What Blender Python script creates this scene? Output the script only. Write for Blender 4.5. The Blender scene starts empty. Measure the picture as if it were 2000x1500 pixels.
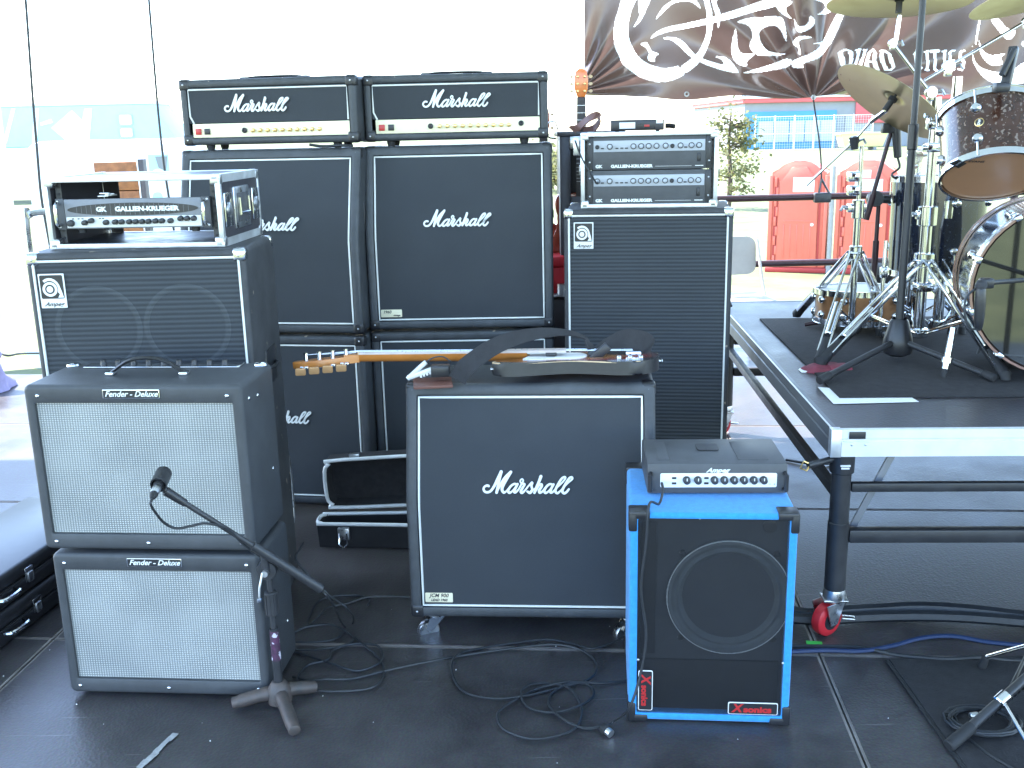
import bpy, bmesh, math, random
from mathutils import Vector, Matrix, noise as mnoise
random.seed(7)
S = bpy.context.scene
C = S.collection
R_ = math.radians
PI = math.pi

# ------------------------------------------------------------------ camera, sky, sun, exposure
CAM_H, CAM_F, CAM_P, CAM_ROLL = 1.577, 1979.0, R_(14.17), R_(1.28)
_f = Vector((0, math.cos(CAM_P), -math.sin(CAM_P))); _r0 = Vector((1, 0, 0)); _u0 = _r0.cross(_f)
_r = math.cos(CAM_ROLL) * _r0 - math.sin(CAM_ROLL) * _u0
_u = math.cos(CAM_ROLL) * _u0 + math.sin(CAM_ROLL) * _r0
cd = bpy.data.cameras.new('camera'); co = bpy.data.objects.new('camera', cd); C.objects.link(co)
cd.sensor_width = 36; cd.lens = 36 * CAM_F / 2000; cd.clip_start = 0.05; cd.clip_end = 3000
M = Matrix.Identity(4)
for i in range(3):
    M[i][0] = _r[i]; M[i][1] = _u[i]; M[i][2] = -_f[i]
M[2][3] = CAM_H
co.matrix_world = M
S.camera = co

SUN_DIR = Vector((-0.53, 0.28, 0.80)).normalized()      # towards the sun: behind the stage, to the left
w = bpy.data.worlds.new('World'); S.world = w; w.use_nodes = True
nt = w.node_tree; bg = nt.nodes['Background']
sk = nt.nodes.new('ShaderNodeTexSky'); sk.sky_type = 'NISHITA'; sk.sun_disc = False
sk.sun_elevation = math.asin(SUN_DIR.z); sk.sun_rotation = math.atan2(SUN_DIR.x, SUN_DIR.y)
sk.air_density = 1.0; sk.dust_density = 0.6; sk.ozone_density = 2.6
nt.links.new(sk.outputs[0], bg.inputs[0]); bg.inputs[1].default_value = 0.15
sl = bpy.data.lights.new('sun', 'SUN'); so = bpy.data.objects.new('sun', sl); C.objects.link(so)
sl.energy = 3.3; sl.angle = R_(0.5); sl.color = (1, 0.95, 0.87)
so.rotation_euler = SUN_DIR.to_track_quat('Z', 'Y').to_euler()
S.view_settings.view_transform = 'Standard'; S.view_settings.look = 'None'
S.view_settings.exposure = 3.0; S.view_settings.gamma = 1; S.view_settings.use_curve_mapping = False
try:
    S.cycles.max_bounces = 8; S.cycles.transparent_max_bounces = 12
except Exception: pass

def at(px, py, Y):
    d = _f + _r * ((px - 1000) / CAM_F) - _u * ((py - 750) / CAM_F)
    return Vector((0, 0, CAM_H)) + d * (Y / d.y)
def atz(px, py, z):
    d = _f + _r * ((px - 1000) / CAM_F) - _u * ((py - 750) / CAM_F)
    return Vector((0, 0, CAM_H)) + d * ((z - CAM_H) / d.z)

# ------------------------------------------------------------------ materials
def mat(name, col, rough=0.5, metal=0.0, var=0.0, vscale=8.0, bump=0.0, bscale=200.0, chips=None,
        spec=0.5, coat=0.0, sheen=0.0, trans=0.0, rvar=0.0, col2=None):
    m = bpy.data.materials.new(name); m.use_nodes = True
    n = m.node_tree.nodes; L = m.node_tree.links; b = n['Principled BSDF']
    b.inputs['Base Color'].default_value = (*col, 1); b.inputs['Roughness'].default_value = rough
    b.inputs['Metallic'].default_value = metal; b.inputs['Specular IOR Level'].default_value = spec
    b.inputs['Coat Weight'].default_value = coat; b.inputs['Sheen Weight'].default_value = sheen
    b.inputs['Coat Roughness'].default_value = 0.08
    tc = n.new('ShaderNodeTexCoord')
    out = None
    if var or chips or rvar or col2:
        nz = n.new('ShaderNodeTexNoise'); nz.inputs['Scale'].default_value = vscale; nz.inputs['Detail'].default_value = 6
        nz.inputs['Roughness'].default_value = 0.65
        L.new(tc.outputs['Object'], nz.inputs['Vector'])
        mr = n.new('ShaderNodeMapRange'); L.new(nz.outputs['Fac'], mr.inputs[0])
        mr.inputs[1].default_value = 0.3; mr.inputs[2].default_value = 0.7
        mx = n.new('ShaderNodeMix'); mx.data_type = 'RGBA'; L.new(mr.outputs[0], mx.inputs[0])
        k = 1 - var; q = 1 + var
        c2 = col2 or tuple(min(1, c * q) for c in col)
        mx.inputs[6].default_value = (*(c * k for c in col), 1); mx.inputs[7].default_value = (*c2, 1)
        out = mx.outputs[2]
        if rvar:
            mq = n.new('ShaderNodeMapRange'); L.new(nz.outputs['Fac'], mq.inputs[0])
            mq.inputs[1].default_value = 0.3; mq.inputs[2].default_value = 0.7
            mq.inputs[3].default_value = max(0.02, rough - rvar); mq.inputs[4].default_value = min(1, rough + rvar)
            L.new(mq.outputs[0], b.inputs['Roughness'])
    if chips:
        ccol, csc, cth = chips
        cz = n.new('ShaderNodeTexNoise'); cz.inputs['Scale'].default_value = csc; cz.inputs['Detail'].default_value = 3
        L.new(tc.outputs['Object'], cz.inputs['Vector'])
        cr = n.new('ShaderNodeMapRange'); L.new(cz.outputs['Fac'], cr.inputs[0])
        cr.inputs[1].default_value = cth; cr.inputs[2].default_value = cth + 0.02
        m2 = n.new('ShaderNodeMix'); m2.data_type = 'RGBA'; L.new(cr.outputs[0], m2.inputs[0])
        L.new(out, m2.inputs[6]); m2.inputs[7].default_value = (*ccol, 1); out = m2.outputs[2]
    if out: L.new(out, b.inputs['Base Color'])
    if bump:
        bz = n.new('ShaderNodeTexNoise'); bz.inputs['Scale'].default_value = bscale; bz.inputs['Detail'].default_value = 2
        L.new(tc.outputs['Object'], bz.inputs['Vector'])
        bp = n.new('ShaderNodeBump'); bp.inputs['Strength'].default_value = bump; bp.inputs['Distance'].default_value = 0.002
        L.new(bz.outputs['Fac'], bp.inputs['Height']); L.new(bp.outputs[0], b.inputs['Normal'])
    if trans:
        o = n['Material Output']; t = n.new('ShaderNodeBsdfTranslucent'); ms = n.new('ShaderNodeMixShader')
        t.inputs[0].default_value = (*col, 1); ms.inputs[0].default_value = trans
        if out: L.new(out, t.inputs[0])
        L.new(b.outputs[0], ms.inputs[1]); L.new(t.outputs[0], ms.inputs[2]); L.new(ms.outputs[0], o.inputs[0])
    return m

def stripes(name, col, col2, fx, fz, rough=0.8, bump=0.4, duty=0.5, xbump=True, spec=0.3, axisY=False):
    """woven or ribbed cloth: regular threads along x and z of the object"""
    m = bpy.data.materials.new(name); m.use_nodes = True
    n = m.node_tree.nodes; L = m.node_tree.links; b = n['Principled BSDF']
    b.inputs['Roughness'].default_value = rough; b.inputs['Specular IOR Level'].default_value = spec
    tc = n.new('ShaderNodeTexCoord'); sep = n.new('ShaderNodeSeparateXYZ'); L.new(tc.outputs['Object'], sep.inputs[0])
    def wave(sock, f):
        a = n.new('ShaderNodeMath'); a.operation = 'MULTIPLY'; a.inputs[1].default_value = f * 2 * PI; L.new(sock, a.inputs[0])
        s = n.new('ShaderNodeMath'); s.operation = 'SINE'; L.new(a.outputs[0], s.inputs[0])
        q = n.new('ShaderNodeMapRange'); L.new(s.outputs[0], q.inputs[0]); q.inputs[1].default_value = -1; q.inputs[2].default_value = 1
        return q.outputs[0]
    hs = []
    if fx: hs.append(wave(sep.outputs[0], fx))
    if fz: hs.append(wave(sep.outputs[2], fz))
    h = hs[0]
    if len(hs) > 1:
        a = n.new('ShaderNodeMath'); a.operation = 'MULTIPLY'; L.new(hs[0], a.inputs[0]); L.new(hs[1], a.inputs[1]); h = a.outputs[0]
    nz = n.new('ShaderNodeTexNoise'); nz.inputs['Scale'].default_value = 260; nz.inputs['Detail'].default_value = 4
    L.new(tc.outputs['Object'], nz.inputs['Vector'])
    nb = n.new('ShaderNodeTexNoise'); nb.inputs['Scale'].default_value = 5; L.new(tc.outputs['Object'], nb.inputs['Vector'])
    ad = n.new('ShaderNodeMath'); ad.operation = 'MULTIPLY_ADD'; L.new(nz.outputs['Fac'], ad.inputs[0]); ad.inputs[1].default_value = 0.7
    ad.inputs[2].default_value = -0.5
    a2 = n.new('ShaderNodeMath'); L.new(ad.outputs[0], a2.inputs[0]); L.new(nb.outputs['Fac'], a2.inputs[1])
    a3 = n.new('ShaderNodeMath'); a3.operation = 'MULTIPLY_ADD'; L.new(a2.outputs[0], a3.inputs[0]); a3.inputs[1].default_value = 0.5; L.new(h, a3.inputs[2])
    mr = n.new('ShaderNodeMapRange'); L.new(a3.outputs[0], mr.inputs[0]); mr.inputs[1].default_value = 0.1; mr.inputs[2].default_value = 1.1
    mx = n.new('ShaderNodeMix'); mx.data_type = 'RGBA'; L.new(mr.outputs[0], mx.inputs[0])
    mx.inputs[6].default_value = (*col, 1); mx.inputs[7].default_value = (*col2, 1)
    L.new(mx.outputs[2], b.inputs['Base Color'])
    bp = n.new('ShaderNodeBump'); bp.inputs['Strength'].default_value = bump; bp.inputs['Distance'].default_value = 0.002
    L.new(h, bp.inputs['Height']); L.new(bp.outputs[0], b.inputs['Normal'])
    return m

K = {}
K['tolex'] = mat('black vinyl tolex', (.050, .054, .060), .48, var=.25, vscale=14, bump=.35, bscale=420, chips=((.33, .27, .2), 34, .745))
K['tolex_worn'] = mat('worn black tolex', (.045, .046, .050), .55, var=.35, vscale=9, bump=.4, bscale=360, chips=((.3, .25, .19), 26, .70))
K['fender_tolex'] = mat('grey black textured vinyl', (.052, .055, .060), .5, var=.18, vscale=12, bump=.4, bscale=500)
K['plastic'] = mat('black plastic', (.022, .022, .025), .35, var=.2, vscale=20)
K['satin'] = mat('satin black metal', (.03, .03, .033), .42, var=.25, vscale=12, rvar=.1)
K['rubber'] = mat('black rubber', (.018, .018, .02), .7, var=.2, vscale=30)
K['cable'] = mat('cable rubber', (.022, .024, .028), .5, var=.2, vscale=30)
K['grille'] = stripes('black woven grille cloth', (.039, .0435, .050), (.064, .069, .078), 420, 420, .85, .35)
K['ribbed'] = stripes('ribbed black grille cloth', (.031, .035, .040), (.055, .061, .069), 0, 66, .7, .55)
K['ribbed_pale'] = stripes('ribbed black grille cloth rubbed pale', (.042, .047, .052), (.070, .077, .085), 0, 66, .7, .55)
K['silver'] = stripes('silver speckled grille cloth', (.17, .18, .178), (.60, .60, .565), 135, 165, .6, .5)
K['white'] = mat('white piping', (.78, .78, .74), .45, var=.06, vscale=40)
K['paint'] = mat('white print', (.8, .8, .78), .5)
K['gold'] = mat('pale gold panel', (.84, .76, .54), .42, .05, var=.06, vscale=10)
K['brass'] = mat('brass', (.72, .52, .22), .3, 1, var=.1)
K['chrome'] = mat('chrome', (.66, .67, .69), .10, 1, var=.05, vscale=30, rvar=.05)
K['steel'] = mat('worn steel', (.55, .56, .58), .32, 1, var=.2, vscale=25, rvar=.12)
K['alu'] = mat('aluminium edging', (.74, .75, .76), .4, .75, var=.12, vscale=18, rvar=.12)
K['alu_white'] = mat('pale mill aluminium', (.72, .73, .73), .5, .3, var=.12, vscale=6, rvar=.1)
K['red'] = mat('red plastic', (.55, .02, .03), .4, var=.1)
K['redlamp'] = mat('red rocker switch', (.5, .03, .03), .3, var=.1)
K['grey'] = mat('grey panel', (.20, .205, .22), .45, .1, var=.08, vscale=20)
K['ctrl'] = mat('light control strip', (.42, .44, .48), .45, .1, var=.05)
K['ctrlwhite'] = mat('pale control panel', (.72, .73, .72), .4, var=.03)
K['darkpanel'] = mat('dark grey panel', (.07, .072, .078), .5, var=.15, vscale=12)
K['laminate'] = mat('black case laminate', (.045, .042, .05), .4, var=.25, vscale=10, rvar=.12, bump=.1, bscale=200)
K['blue'] = mat('blue carpet', (.026, .265, .64), .9, var=.14, vscale=60, bump=.6, bscale=320, sheen=.25)
K['cone'] = mat('speaker paper cone', (.10, .11, .12), .7, var=.15, vscale=30)
K['baffle'] = mat('black baffle board', (.05, .053, .06), .75, var=.15)
K['wood'] = mat('maple neck', (.52, .185, .035), .35, var=.18, vscale=7, coat=.4)
K['rosewood'] = mat('fingerboard', (.60, .50, .46), .45, var=.12, vscale=20)
K['tan'] = mat('tan tuner button', (.50, .28, .13), .4, var=.15)
K['darkwood'] = mat('dark fingerboard', (.06, .05, .05), .5, var=.2)
K['ivory'] = mat('cream plastic', (.62, .44, .26), .4, var=.1)
K['strap'] = mat('black webbing', (.024, .023, .026), .8, var=.2, vscale=40, bump=.3, bscale=260)
K['leather'] = mat('brown leather', (.14, .055, .04), .55, var=.2)
K['mat'] = mat('black carpet mat', (.022, .021, .023), .95, var=.3, vscale=30, bump=.8, bscale=160)
K['mahog'] = mat('red mahogany lacquer', (.32, .05, .02), .25, var=.3, vscale=9, coat=.6)
K['orange'] = mat('orange lacquer', (.78, .20, .04), .25, var=.15, coat=.5)
K['paper'] = mat('white paper', (.82, .82, .82), .7, var=.03)
K['green'] = mat('green tape', (.06, .52, .08), .55, var=.1)
K['tape'] = mat('worn pale tape', (.32, .32, .31), .7, var=.3, vscale=40)
K['maroon'] = mat('maroon cloth', (.20, .035, .055), .8, var=.2, vscale=20)
K['bronze'] = mat('cymbal bronze', (.42, .345, .205), .34, .85, var=.12, vscale=9, rvar=.08)
K['shell'] = mat('dark brown drum lacquer', (.045, .017, .010), .22, var=.5, vscale=16, coat=.35, chips=((.20, .15, .125), 85, .60), bump=.12, bscale=90)
K['shell_black'] = mat('black drum lacquer', (.010, .014, .026), .1, var=.4, vscale=14, coat=.8, chips=((.07, .08, .09), 95, .66))
K['head'] = mat('tan drum head', (.40, .21, .115), .35, var=.06, vscale=5, spec=.4)
K['mirror'] = mat('glossy black bass drum head', (.012, .011, .010), .035, spec=1.0, coat=1.0)
K['hoopwood'] = mat('rose lacquered hoop', (.24, .13, .10), .2, var=.15, vscale=20, coat=.7)
K['bronzeshell'] = mat('copper snare shell', (.24, .115, .05), .3, .5, var=.2, vscale=18)
K['grass'] = mat('dry grass', (.095, .125, .05), .9, var=.4, vscale=1.1, col2=(.17, .19, .08), bump=.6, bscale=14)
K['potty'] = mat('red moulded plastic', (.68, .155, .105), .5, var=.07, vscale=3)
K['potty_dark'] = mat('red moulded plastic seam', (.40, .04, .035), .6)
K['concrete'] = mat('grey post', (.32, .32, .31), .7, var=.12)
K['leaf'] = mat('sunlit leaves', (.15, .155, .065), .6, var=.25, vscale=3, trans=.62)
K['bark'] = mat('bark', (.10, .07, .05), .9, var=.3)
K['bwall'] = mat('grey cladding', (.26, .27, .28), .7, var=.08, vscale=.5)
K['bblue'] = mat('blue cladding', (.07, .27, .50), .6, var=.08, vscale=.5)
K['bred'] = mat('red cladding', (.58, .12, .12), .6, var=.08, vscale=.5)
K['yellow'] = mat('pale yellow paint', (.66, .60, .26), .5, var=.1)
K['trailerwhite'] = mat('white trailer paint', (.78, .79, .80), .45, var=.04, vscale=2)
K['trailerblue'] = mat('pale blue trailer paint', (.42, .66, .74), .5, var=.05, vscale=2)
K['crate'] = mat('brown plank', (.25, .095, .03), .6, var=.4, vscale=9)
K['glass'] = mat('dark glass', (.30, .34, .36), .1, spec=.8)
K['lavender'] = mat('lavender cloth', (.30, .26, .42), .85, var=.15, vscale=20)
K['awning'] = mat('bluish canopy fabric', (.62, .70, .745), .7, var=.04, vscale=1, trans=.36)  # unseen roof, tinted bluish to cool the light that falls through it
K['beige'] = mat('beige steel chair', (.38, .35, .32), .45, var=.08)
K['burgundy'] = mat('burgundy pipe', (.04, .018, .022), .4, .2, var=.2)

# wooden-floor material: black phenolic ply, scuffed, with a wire-mesh like grain
def floor_mat():
    m = bpy.data.materials.new('black stage ply'); m.use_nodes = True
    n = m.node_tree.nodes; L = m.node_tree.links; b = n['Principled BSDF']
    tc = n.new('ShaderNodeTexCoord'); 
    geo = n.new('ShaderNodeNewGeometry')
    a = n.new('ShaderNodeTexNoise'); a.inputs['Scale'].default_value = 2.2; a.inputs['Detail'].default_value = 9; a.inputs['Roughness'].default_value = .7
    L.new(geo.outputs['Position'], a.inputs['Vector'])
    c = n.new('ShaderNodeTexNoise'); c.inputs['Scale'].default_value = 140; c.inputs['Detail'].default_value = 3
    L.new(geo.outputs['Position'], c.inputs['Vector'])
    ramp = n.new('ShaderNodeValToRGB'); L.new(a.outputs['Fac'], ramp.inputs[0])
    ramp.color_ramp.elements[0].position = .32; ramp.color_ramp.elements[0].color = (.026, .023, .024, 1)
    ramp.color_ramp.elements[1].position = .72; ramp.color_ramp.elements[1].color = (.085, .078, .078, 1)
    mx = n.new('ShaderNodeMix'); mx.data_type = 'RGBA'; mx.blend_type = 'OVERLAY'; mx.inputs[0].default_value = .6
    L.new(ramp.outputs[0], mx.inputs[6]); L.new(c.outputs['Color'], mx.inputs[7])
    # scratches
    mp = n.new('ShaderNodeMapping'); L.new(geo.outputs['Position'], mp.inputs[0]); mp.inputs['Rotation'].default_value = (0, 0, .5); mp.inputs['Scale'].default_value = (1.2, 30, 1)
    s = n.new('ShaderNodeTexNoise'); s.inputs['Scale'].default_value = 2.5; s.inputs['Detail'].default_value = 2; L.new(mp.outputs[0], s.inputs['Vector'])
    sr = n.new('ShaderNodeMapRange'); L.new(s.outputs['Fac'], sr.inputs[0]); sr.inputs[1].default_value = .70; sr.inputs[2].default_value = .73; sr.inputs[4].default_value = .7
    m3 = n.new('ShaderNodeMix'); m3.data_type = 'RGBA'; L.new(sr.outputs[0], m3.inputs[0]); L.new(mx.outputs[2], m3.inputs[6]); m3.inputs[7].default_value = (.14, .13, .13, 1)
    L.new(m3.outputs[2], b.inputs['Base Color'])
    rr = n.new('ShaderNodeMapRange'); L.new(a.outputs['Fac'], rr.inputs[0]); rr.inputs[1].default_value = .3; rr.inputs[2].default_value = .7; rr.inputs[3].default_value = .28; rr.inputs[4].default_value = .48
    L.new(rr.outputs[0], b.inputs['Roughness'])
    # hexagonal anti-slip relief
    v = n.new('ShaderNodeTexVoronoi'); v.inputs['Scale'].default_value = 110; L.new(geo.outputs['Position'], v.inputs['Vector'])
    bp = n.new('ShaderNodeBump'); bp.inputs['Strength'].default_value = .35; bp.inputs['Distance'].default_value = .0015
    L.new(v.outputs['Distance'], bp.inputs['Height']); L.new(bp.outputs[0], b.inputs['Normal'])
    return m
K['floor'] = floor_mat()

# ------------------------------------------------------------------ mesh helpers
def smooth_path(pts, n=8, closed=False):
    P = [Vector(p) for p in pts]
    if len(P) < 3: return P
    out = []; N = len(P)
    rng = range(N) if closed else range(N - 1)
    for i in rng:
        if closed: p0, p1, p2, p3 = P[i - 1], P[i], P[(i + 1) % N], P[(i + 2) % N]
        else:
            p1, p2 = P[i], P[i + 1]; p0 = P[i - 1] if i else p1 * 2 - p2; p3 = P[i + 2] if i + 2 < N else p2 * 2 - p1
        for k in range(n):
            t = k / n
            out.append(.5 * ((2 * p1) + (p2 - p0) * t + (2 * p0 - 5 * p1 + 4 * p2 - p3) * t * t + (3 * p1 - p0 - 3 * p2 + p3) * t ** 3))
    if not closed: out.append(P[-1])
    return out

class MB:
    def __init__(s): s.b = bmesh.new()
    def face(s, vs):
        try: return s.b.faces.new(vs)
        except ValueError: return None
    def box(s, lo, hi, bev=0.0, seg=2, M=None):
        x0, y0, z0 = lo; x1, y1, z1 = hi
        vs = [s.b.verts.new(p) for p in ((x0, y0, z0), (x1, y0, z0), (x1, y1, z0), (x0, y1, z0), (x0, y0, z1), (x1, y0, z1), (x1, y1, z1), (x0, y1, z1))]
        fs = [s.b.faces.new([vs[i] for i in q]) for q in ((3, 2, 1, 0), (4, 5, 6, 7), (0, 1, 5, 4), (1, 2, 6, 5), (2, 3, 7, 6), (3, 0, 4, 7))]
        nv = vs
        if bev:
            es = list({e for f in fs for e in f.edges})
            r = bmesh.ops.bevel(s.b, geom=es, offset=bev, segments=seg, profile=.5, affect='EDGES')
            nv = list({v for f in r['faces'] for v in f.verts} | {v for v in vs if v.is_valid})
        if M is not None:
            for v in nv: v.co = M @ v.co
        return s
    def cbox(s, c, d, bev=0.0, M=None, seg=2):
        c = Vector(c); h = Vector(d) / 2
        return s.box(c - h, c + h, bev, seg, M)
    def tube(s, pts, r, seg=8, closed=False, cap=True, sm=0, flat=None):
        P = smooth_path(pts, sm, closed) if sm else [Vector(p) for p in pts]
        N = len(P); rings = []
        up = None
        for i, p in enumerate(P):
            a = P[i - 1] if (i or closed) else p; b = P[(i + 1) % N] if (i < N - 1 or closed) else p
            t = (b - a)
            if t.length < 1e-9: t = Vector((0, 0, 1))
            t.normalize()
            if up is None:
                up = t.orthogonal().normalized() if flat is None else (Vector(flat) - t * t.dot(Vector(flat))).normalized()
            else:
                up = (up - t * t.dot(up)); up = up.normalized() if up.length > 1e-6 else t.orthogonal().normalized()
            sd = t.cross(up)
            rr = r[i * (len(r) - 1) // max(1, N - 1)] if isinstance(r, (list, tuple)) and flat is None else r
            if flat is not None:
                a_, b_ = r; ring = [s.b.verts.new(p + sd * (math.cos(k * 2 * PI / seg) * a_) + up * (math.sin(k * 2 * PI / seg) * b_)) for k in range(seg)]
            else:
                ring = [s.b.verts.new(p + sd * (math.cos(k * 2 * PI / seg) * rr) + up * (math.sin(k * 2 * PI / seg) * rr)) for k in range(seg)]
            rings.append(ring)
        M_ = N if closed else N - 1
        for i in range(M_):
            A, B = rings[i], rings[(i + 1) % N]
            for k in range(seg): s.face([A[k], A[(k + 1) % seg], B[(k + 1) % seg], B[k]])
        if cap and not closed:
            s.face(list(reversed(rings[0]))); s.face(rings[-1])
        return s
    def cyl(s, p0, p1, r0, r1=None, seg=16, bev=0):
        r1 = r0 if r1 is None else r1
        p0, p1 = Vector(p0), Vector(p1); t = (p1 - p0).normalized(); u = t.orthogonal().normalized(); v = t.cross(u)
        L = (p1 - p0).length
        prof = [(0, r0), (L, r1)] if not bev else [(0, r0 - bev), (bev, r0), (L - bev, r1), (L, r1 - bev)]
        rings = [[s.b.verts.new(p0 + t * h + (u * math.cos(k * 2 * PI / seg) + v * math.sin(k * 2 * PI / seg)) * r) for k in range(seg)] for h, r in prof]
        for A, B in zip(rings, rings[1:]):
            for k in range(seg): s.face([A[k], A[(k + 1) % seg], B[(k + 1) % seg], B[k]])
        s.face(list(reversed(rings[0]))); s.face(rings[-1])
        return s
    def lathe(s, prof, M=None, seg=32, cap=False):
        """prof: (radius, height) along local z"""
        M = M or Matrix.Identity(4); rings = []
        for r, h in prof:
            if r < 1e-6: rings.append([s.b.verts.new(M @ Vector((0, 0, h)))])
            else: rings.append([s.b.verts.new(M @ Vector((r * math.cos(k * 2 * PI / seg), r * math.sin(k * 2 * PI / seg), h))) for k in range(seg)])
        for A, B in zip(rings, rings[1:]):
            for k in range(seg):
                k2 = (k + 1) % seg
                if len(A) == 1 and len(B) == 1: continue
                if len(A) == 1: s.face([A[0], B[k2], B[k]])
                elif len(B) == 1: s.face([A[k], A[k2], B[0]])
                else: s.face([A[k], A[k2], B[k2], B[k]])
        return s
    def prism(s, poly, y0, y1, M=None, bev=0):
        """poly in x,z; extruded along y"""
        M = M or Matrix.Identity(4)
        A = [s.b.verts.new(M @ Vector((x, y0, z))) for x, z in poly]; B = [s.b.verts.new(M @ Vector((x, y1, z))) for x, z in poly]
        n = len(poly); fs = [s.face(A), s.face(list(reversed(B)))]
        for k in range(n): fs.append(s.face([A[k], B[k], B[(k + 1) % n], A[(k + 1) % n]]))
        if bev:
            es = [e for f in fs[:2] if f for e in f.edges]
            bmesh.ops.bevel(s.b, geom=es, offset=bev, segments=2, profile=.5, affect='EDGES')
        return s
    def ribbon(s, pts, w, y0, y1, M=None, sm=6, closed=False, ends=True):
        """stroke of width w (number or list) in the x,z plane with round ends and thickness y0..y1"""
        P = smooth_path([(p[0], 0, p[1]) for p in pts], sm, closed) if sm else [Vector((p[0], 0, p[1])) for p in pts]
        M = M or Matrix.Identity(4); N = len(P)
        L_, R__ = [], []
        for i, p in enumerate(P):
            a = P[i - 1] if (i or closed) else p; b = P[(i + 1) % N] if (i < N - 1 or closed) else p
            t = (b - a).normalized(); nn = Vector((-t.z, 0, t.x))
            if isinstance(w, (list, tuple)):
                q = i / max(1, N - 1) * (len(w) - 1); j = min(int(q), len(w) - 2); ww = w[j] + (w[j + 1] - w[j]) * (q - j)
            else: ww = w
            L_.append(p + nn * ww / 2); R__.append(p - nn * ww / 2)
        for i in range(N if closed else N - 1):
            j = (i + 1) % N
            q = [L_[i], L_[j], R__[j], R__[i]]
            f = [s.b.verts.new(M @ Vector((v.x, y0, v.z))) for v in q]; g = [s.b.verts.new(M @ Vector((v.x, y1, v.z))) for v in q]
            s.face(f); 
            for k in range(4): s.face([f[k], g[k], g[(k + 1) % 4], f[(k + 1) % 4]])
        if ends and not closed:
            for i in (0, N - 1):
                ww = (L_[i] - R__[i]).length / 2
                s.face([s.b.verts.new(M @ Vector((P[i].x + ww * math.cos(k * PI / 5), y0 - .0002, P[i].z + ww * math.sin(k * PI / 5)))) for k in range(10)])
        return s
    def frame(s, w, h, d, r, e, ins, rec):
        """box w x h x d (front at y=0, bottom z=0) with rounded edges and a recessed front opening"""
        il, ir, ib, it = ins; n = 5
        def loop(x0, x1, z0, z1, rad, y):
            o = []
            for cx, cz, a0 in ((x1 - rad, z1 - rad, 0), (x0 + rad, z1 - rad, 90), (x0 + rad, z0 + rad, 180), (x1 - rad, z0 + rad, 270)):
                for k in range(n + 1):
                    a = R_(a0 + 90 * k / n); o.append(s.b.verts.new((cx + rad * math.cos(a), y, cz + rad * math.sin(a))))
            return o
        X0, X1 = -w / 2, w / 2
        Ls = [loop(X0 + il, X1 - ir, ib, h - it, .006, rec), loop(X0 + il, X1 - ir, ib, h - it, .006, .002), loop(X0 + il - .003, X1 - ir + .003, ib - .003, h - it + .003, .008, 0)]
        for k in range(5):
            a = k / 4 * PI / 2; q = e * (1 - math.sin(a)); yy = e * (1 - math.cos(a))
            Ls.append(loop(X0 + q, X1 - q, q, h - q, max(r - q, .002), yy))
        for k in range(5):
            a = k / 4 * PI / 2; q = e * (1 - math.cos(a)); yy = d - e + e * math.sin(a)
            Ls.append(loop(X0 + q, X1 - q, q, h - q, max(r - q, .002), yy))
        for A, B in zip(Ls, Ls[1:]):
            m = len(A)
            for k in range(m): s.face([A[k], A[(k + 1) % m], B[(k + 1) % m], B[k]])
        s.face(Ls[-1])
        return s
    def slant(s, zf, h, sl, d):
        """lean the upper front back from the fold at zf (an angled cabinet)"""
        if sl:
            bmesh.ops.bisect_plane(s.b, geom=s.b.verts[:] + s.b.edges[:] + s.b.faces[:], plane_co=(0, 0, zf), plane_no=(0, 0, 1))
            for v in s.b.verts:
                if v.co.z > zf: v.co.y += sl * (v.co.z - zf) / (h - zf) * max(0, 1 - v.co.y / d)
        return s
    def xf(s, M):
        bmesh.ops.transform(s.b, matrix=M, verts=s.b.verts); return s
    def mesh(s, name, m, smooth=True):
        bmesh.ops.recalc_face_normals(s.b, faces=s.b.faces)
        me = bpy.data.meshes.new(name); s.b.to_mesh(me); s.b.free()
        for q in (m if isinstance(m, (list, tuple)) else [m]): me.materials.append(K[q] if isinstance(q, str) else q)
        if smooth:
            me.polygons.foreach_set('use_smooth', [True] * len(me.polygons))
            try: me.set_sharp_from_angle(angle=R_(38))
            except Exception: pass
        return me
    def build(s, name, m, parent=None, loc=None, rot=None, smooth=True, label=None):
        return inst(s.mesh(name, m, smooth), name, parent, loc, rot, label)

def inst(me, name, parent=None, loc=None, rot=None, label=None):
    o = bpy.data.objects.new(name, me); C.objects.link(o)
    if parent: o.parent = parent
    if loc is not None: o.location = loc
    if rot is not None: o.rotation_euler = rot
    if label: o['label'] = label
    return o
def thing(name, label, cat, loc=(0, 0, 0), yaw=0.0, group=None, rot=None):
    o = bpy.data.objects.new(name, None); C.objects.link(o); o.empty_display_size = .1
    o.location = loc; o.rotation_euler = rot if rot else (0, 0, R_(yaw)); o['label'] = label; o['category'] = cat
    if group: o['group'] = group
    return o
def tag(o, label, cat, group=None):
    o['label'] = label; o['category'] = cat
    if group: o['group'] = group
    return o
def copy_tree(o, parent=None):
    c = o.copy(); C.objects.link(c)
    if parent: c.parent = parent
    for ch in list(o.children): copy_tree(ch, c)
    return c
def text_mesh(body, size, extrude=.0008, shear=0.0, bold=0.0, sx=1.0, align='CENTER'):
    cu = bpy.data.curves.new('lettering', 'FONT'); cu.body = body; cu.size = size; cu.extrude = extrude; cu.shear = shear
    cu.offset = bold; cu.align_x = align; cu.align_y = 'CENTER'; cu.resolution_u = 3
    o = bpy.data.objects.new('lettering', cu); C.objects.link(o)
    bpy.context.view_layer.update()
    me = bpy.data.meshes.new_from_object(o); bpy.data.objects.remove(o)
    me.transform(Matrix.Rotation(PI / 2, 4, 'X') @ Matrix.Diagonal((sx, 1, 1, 1)))      # stands in x,z facing -y
    return me
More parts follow.
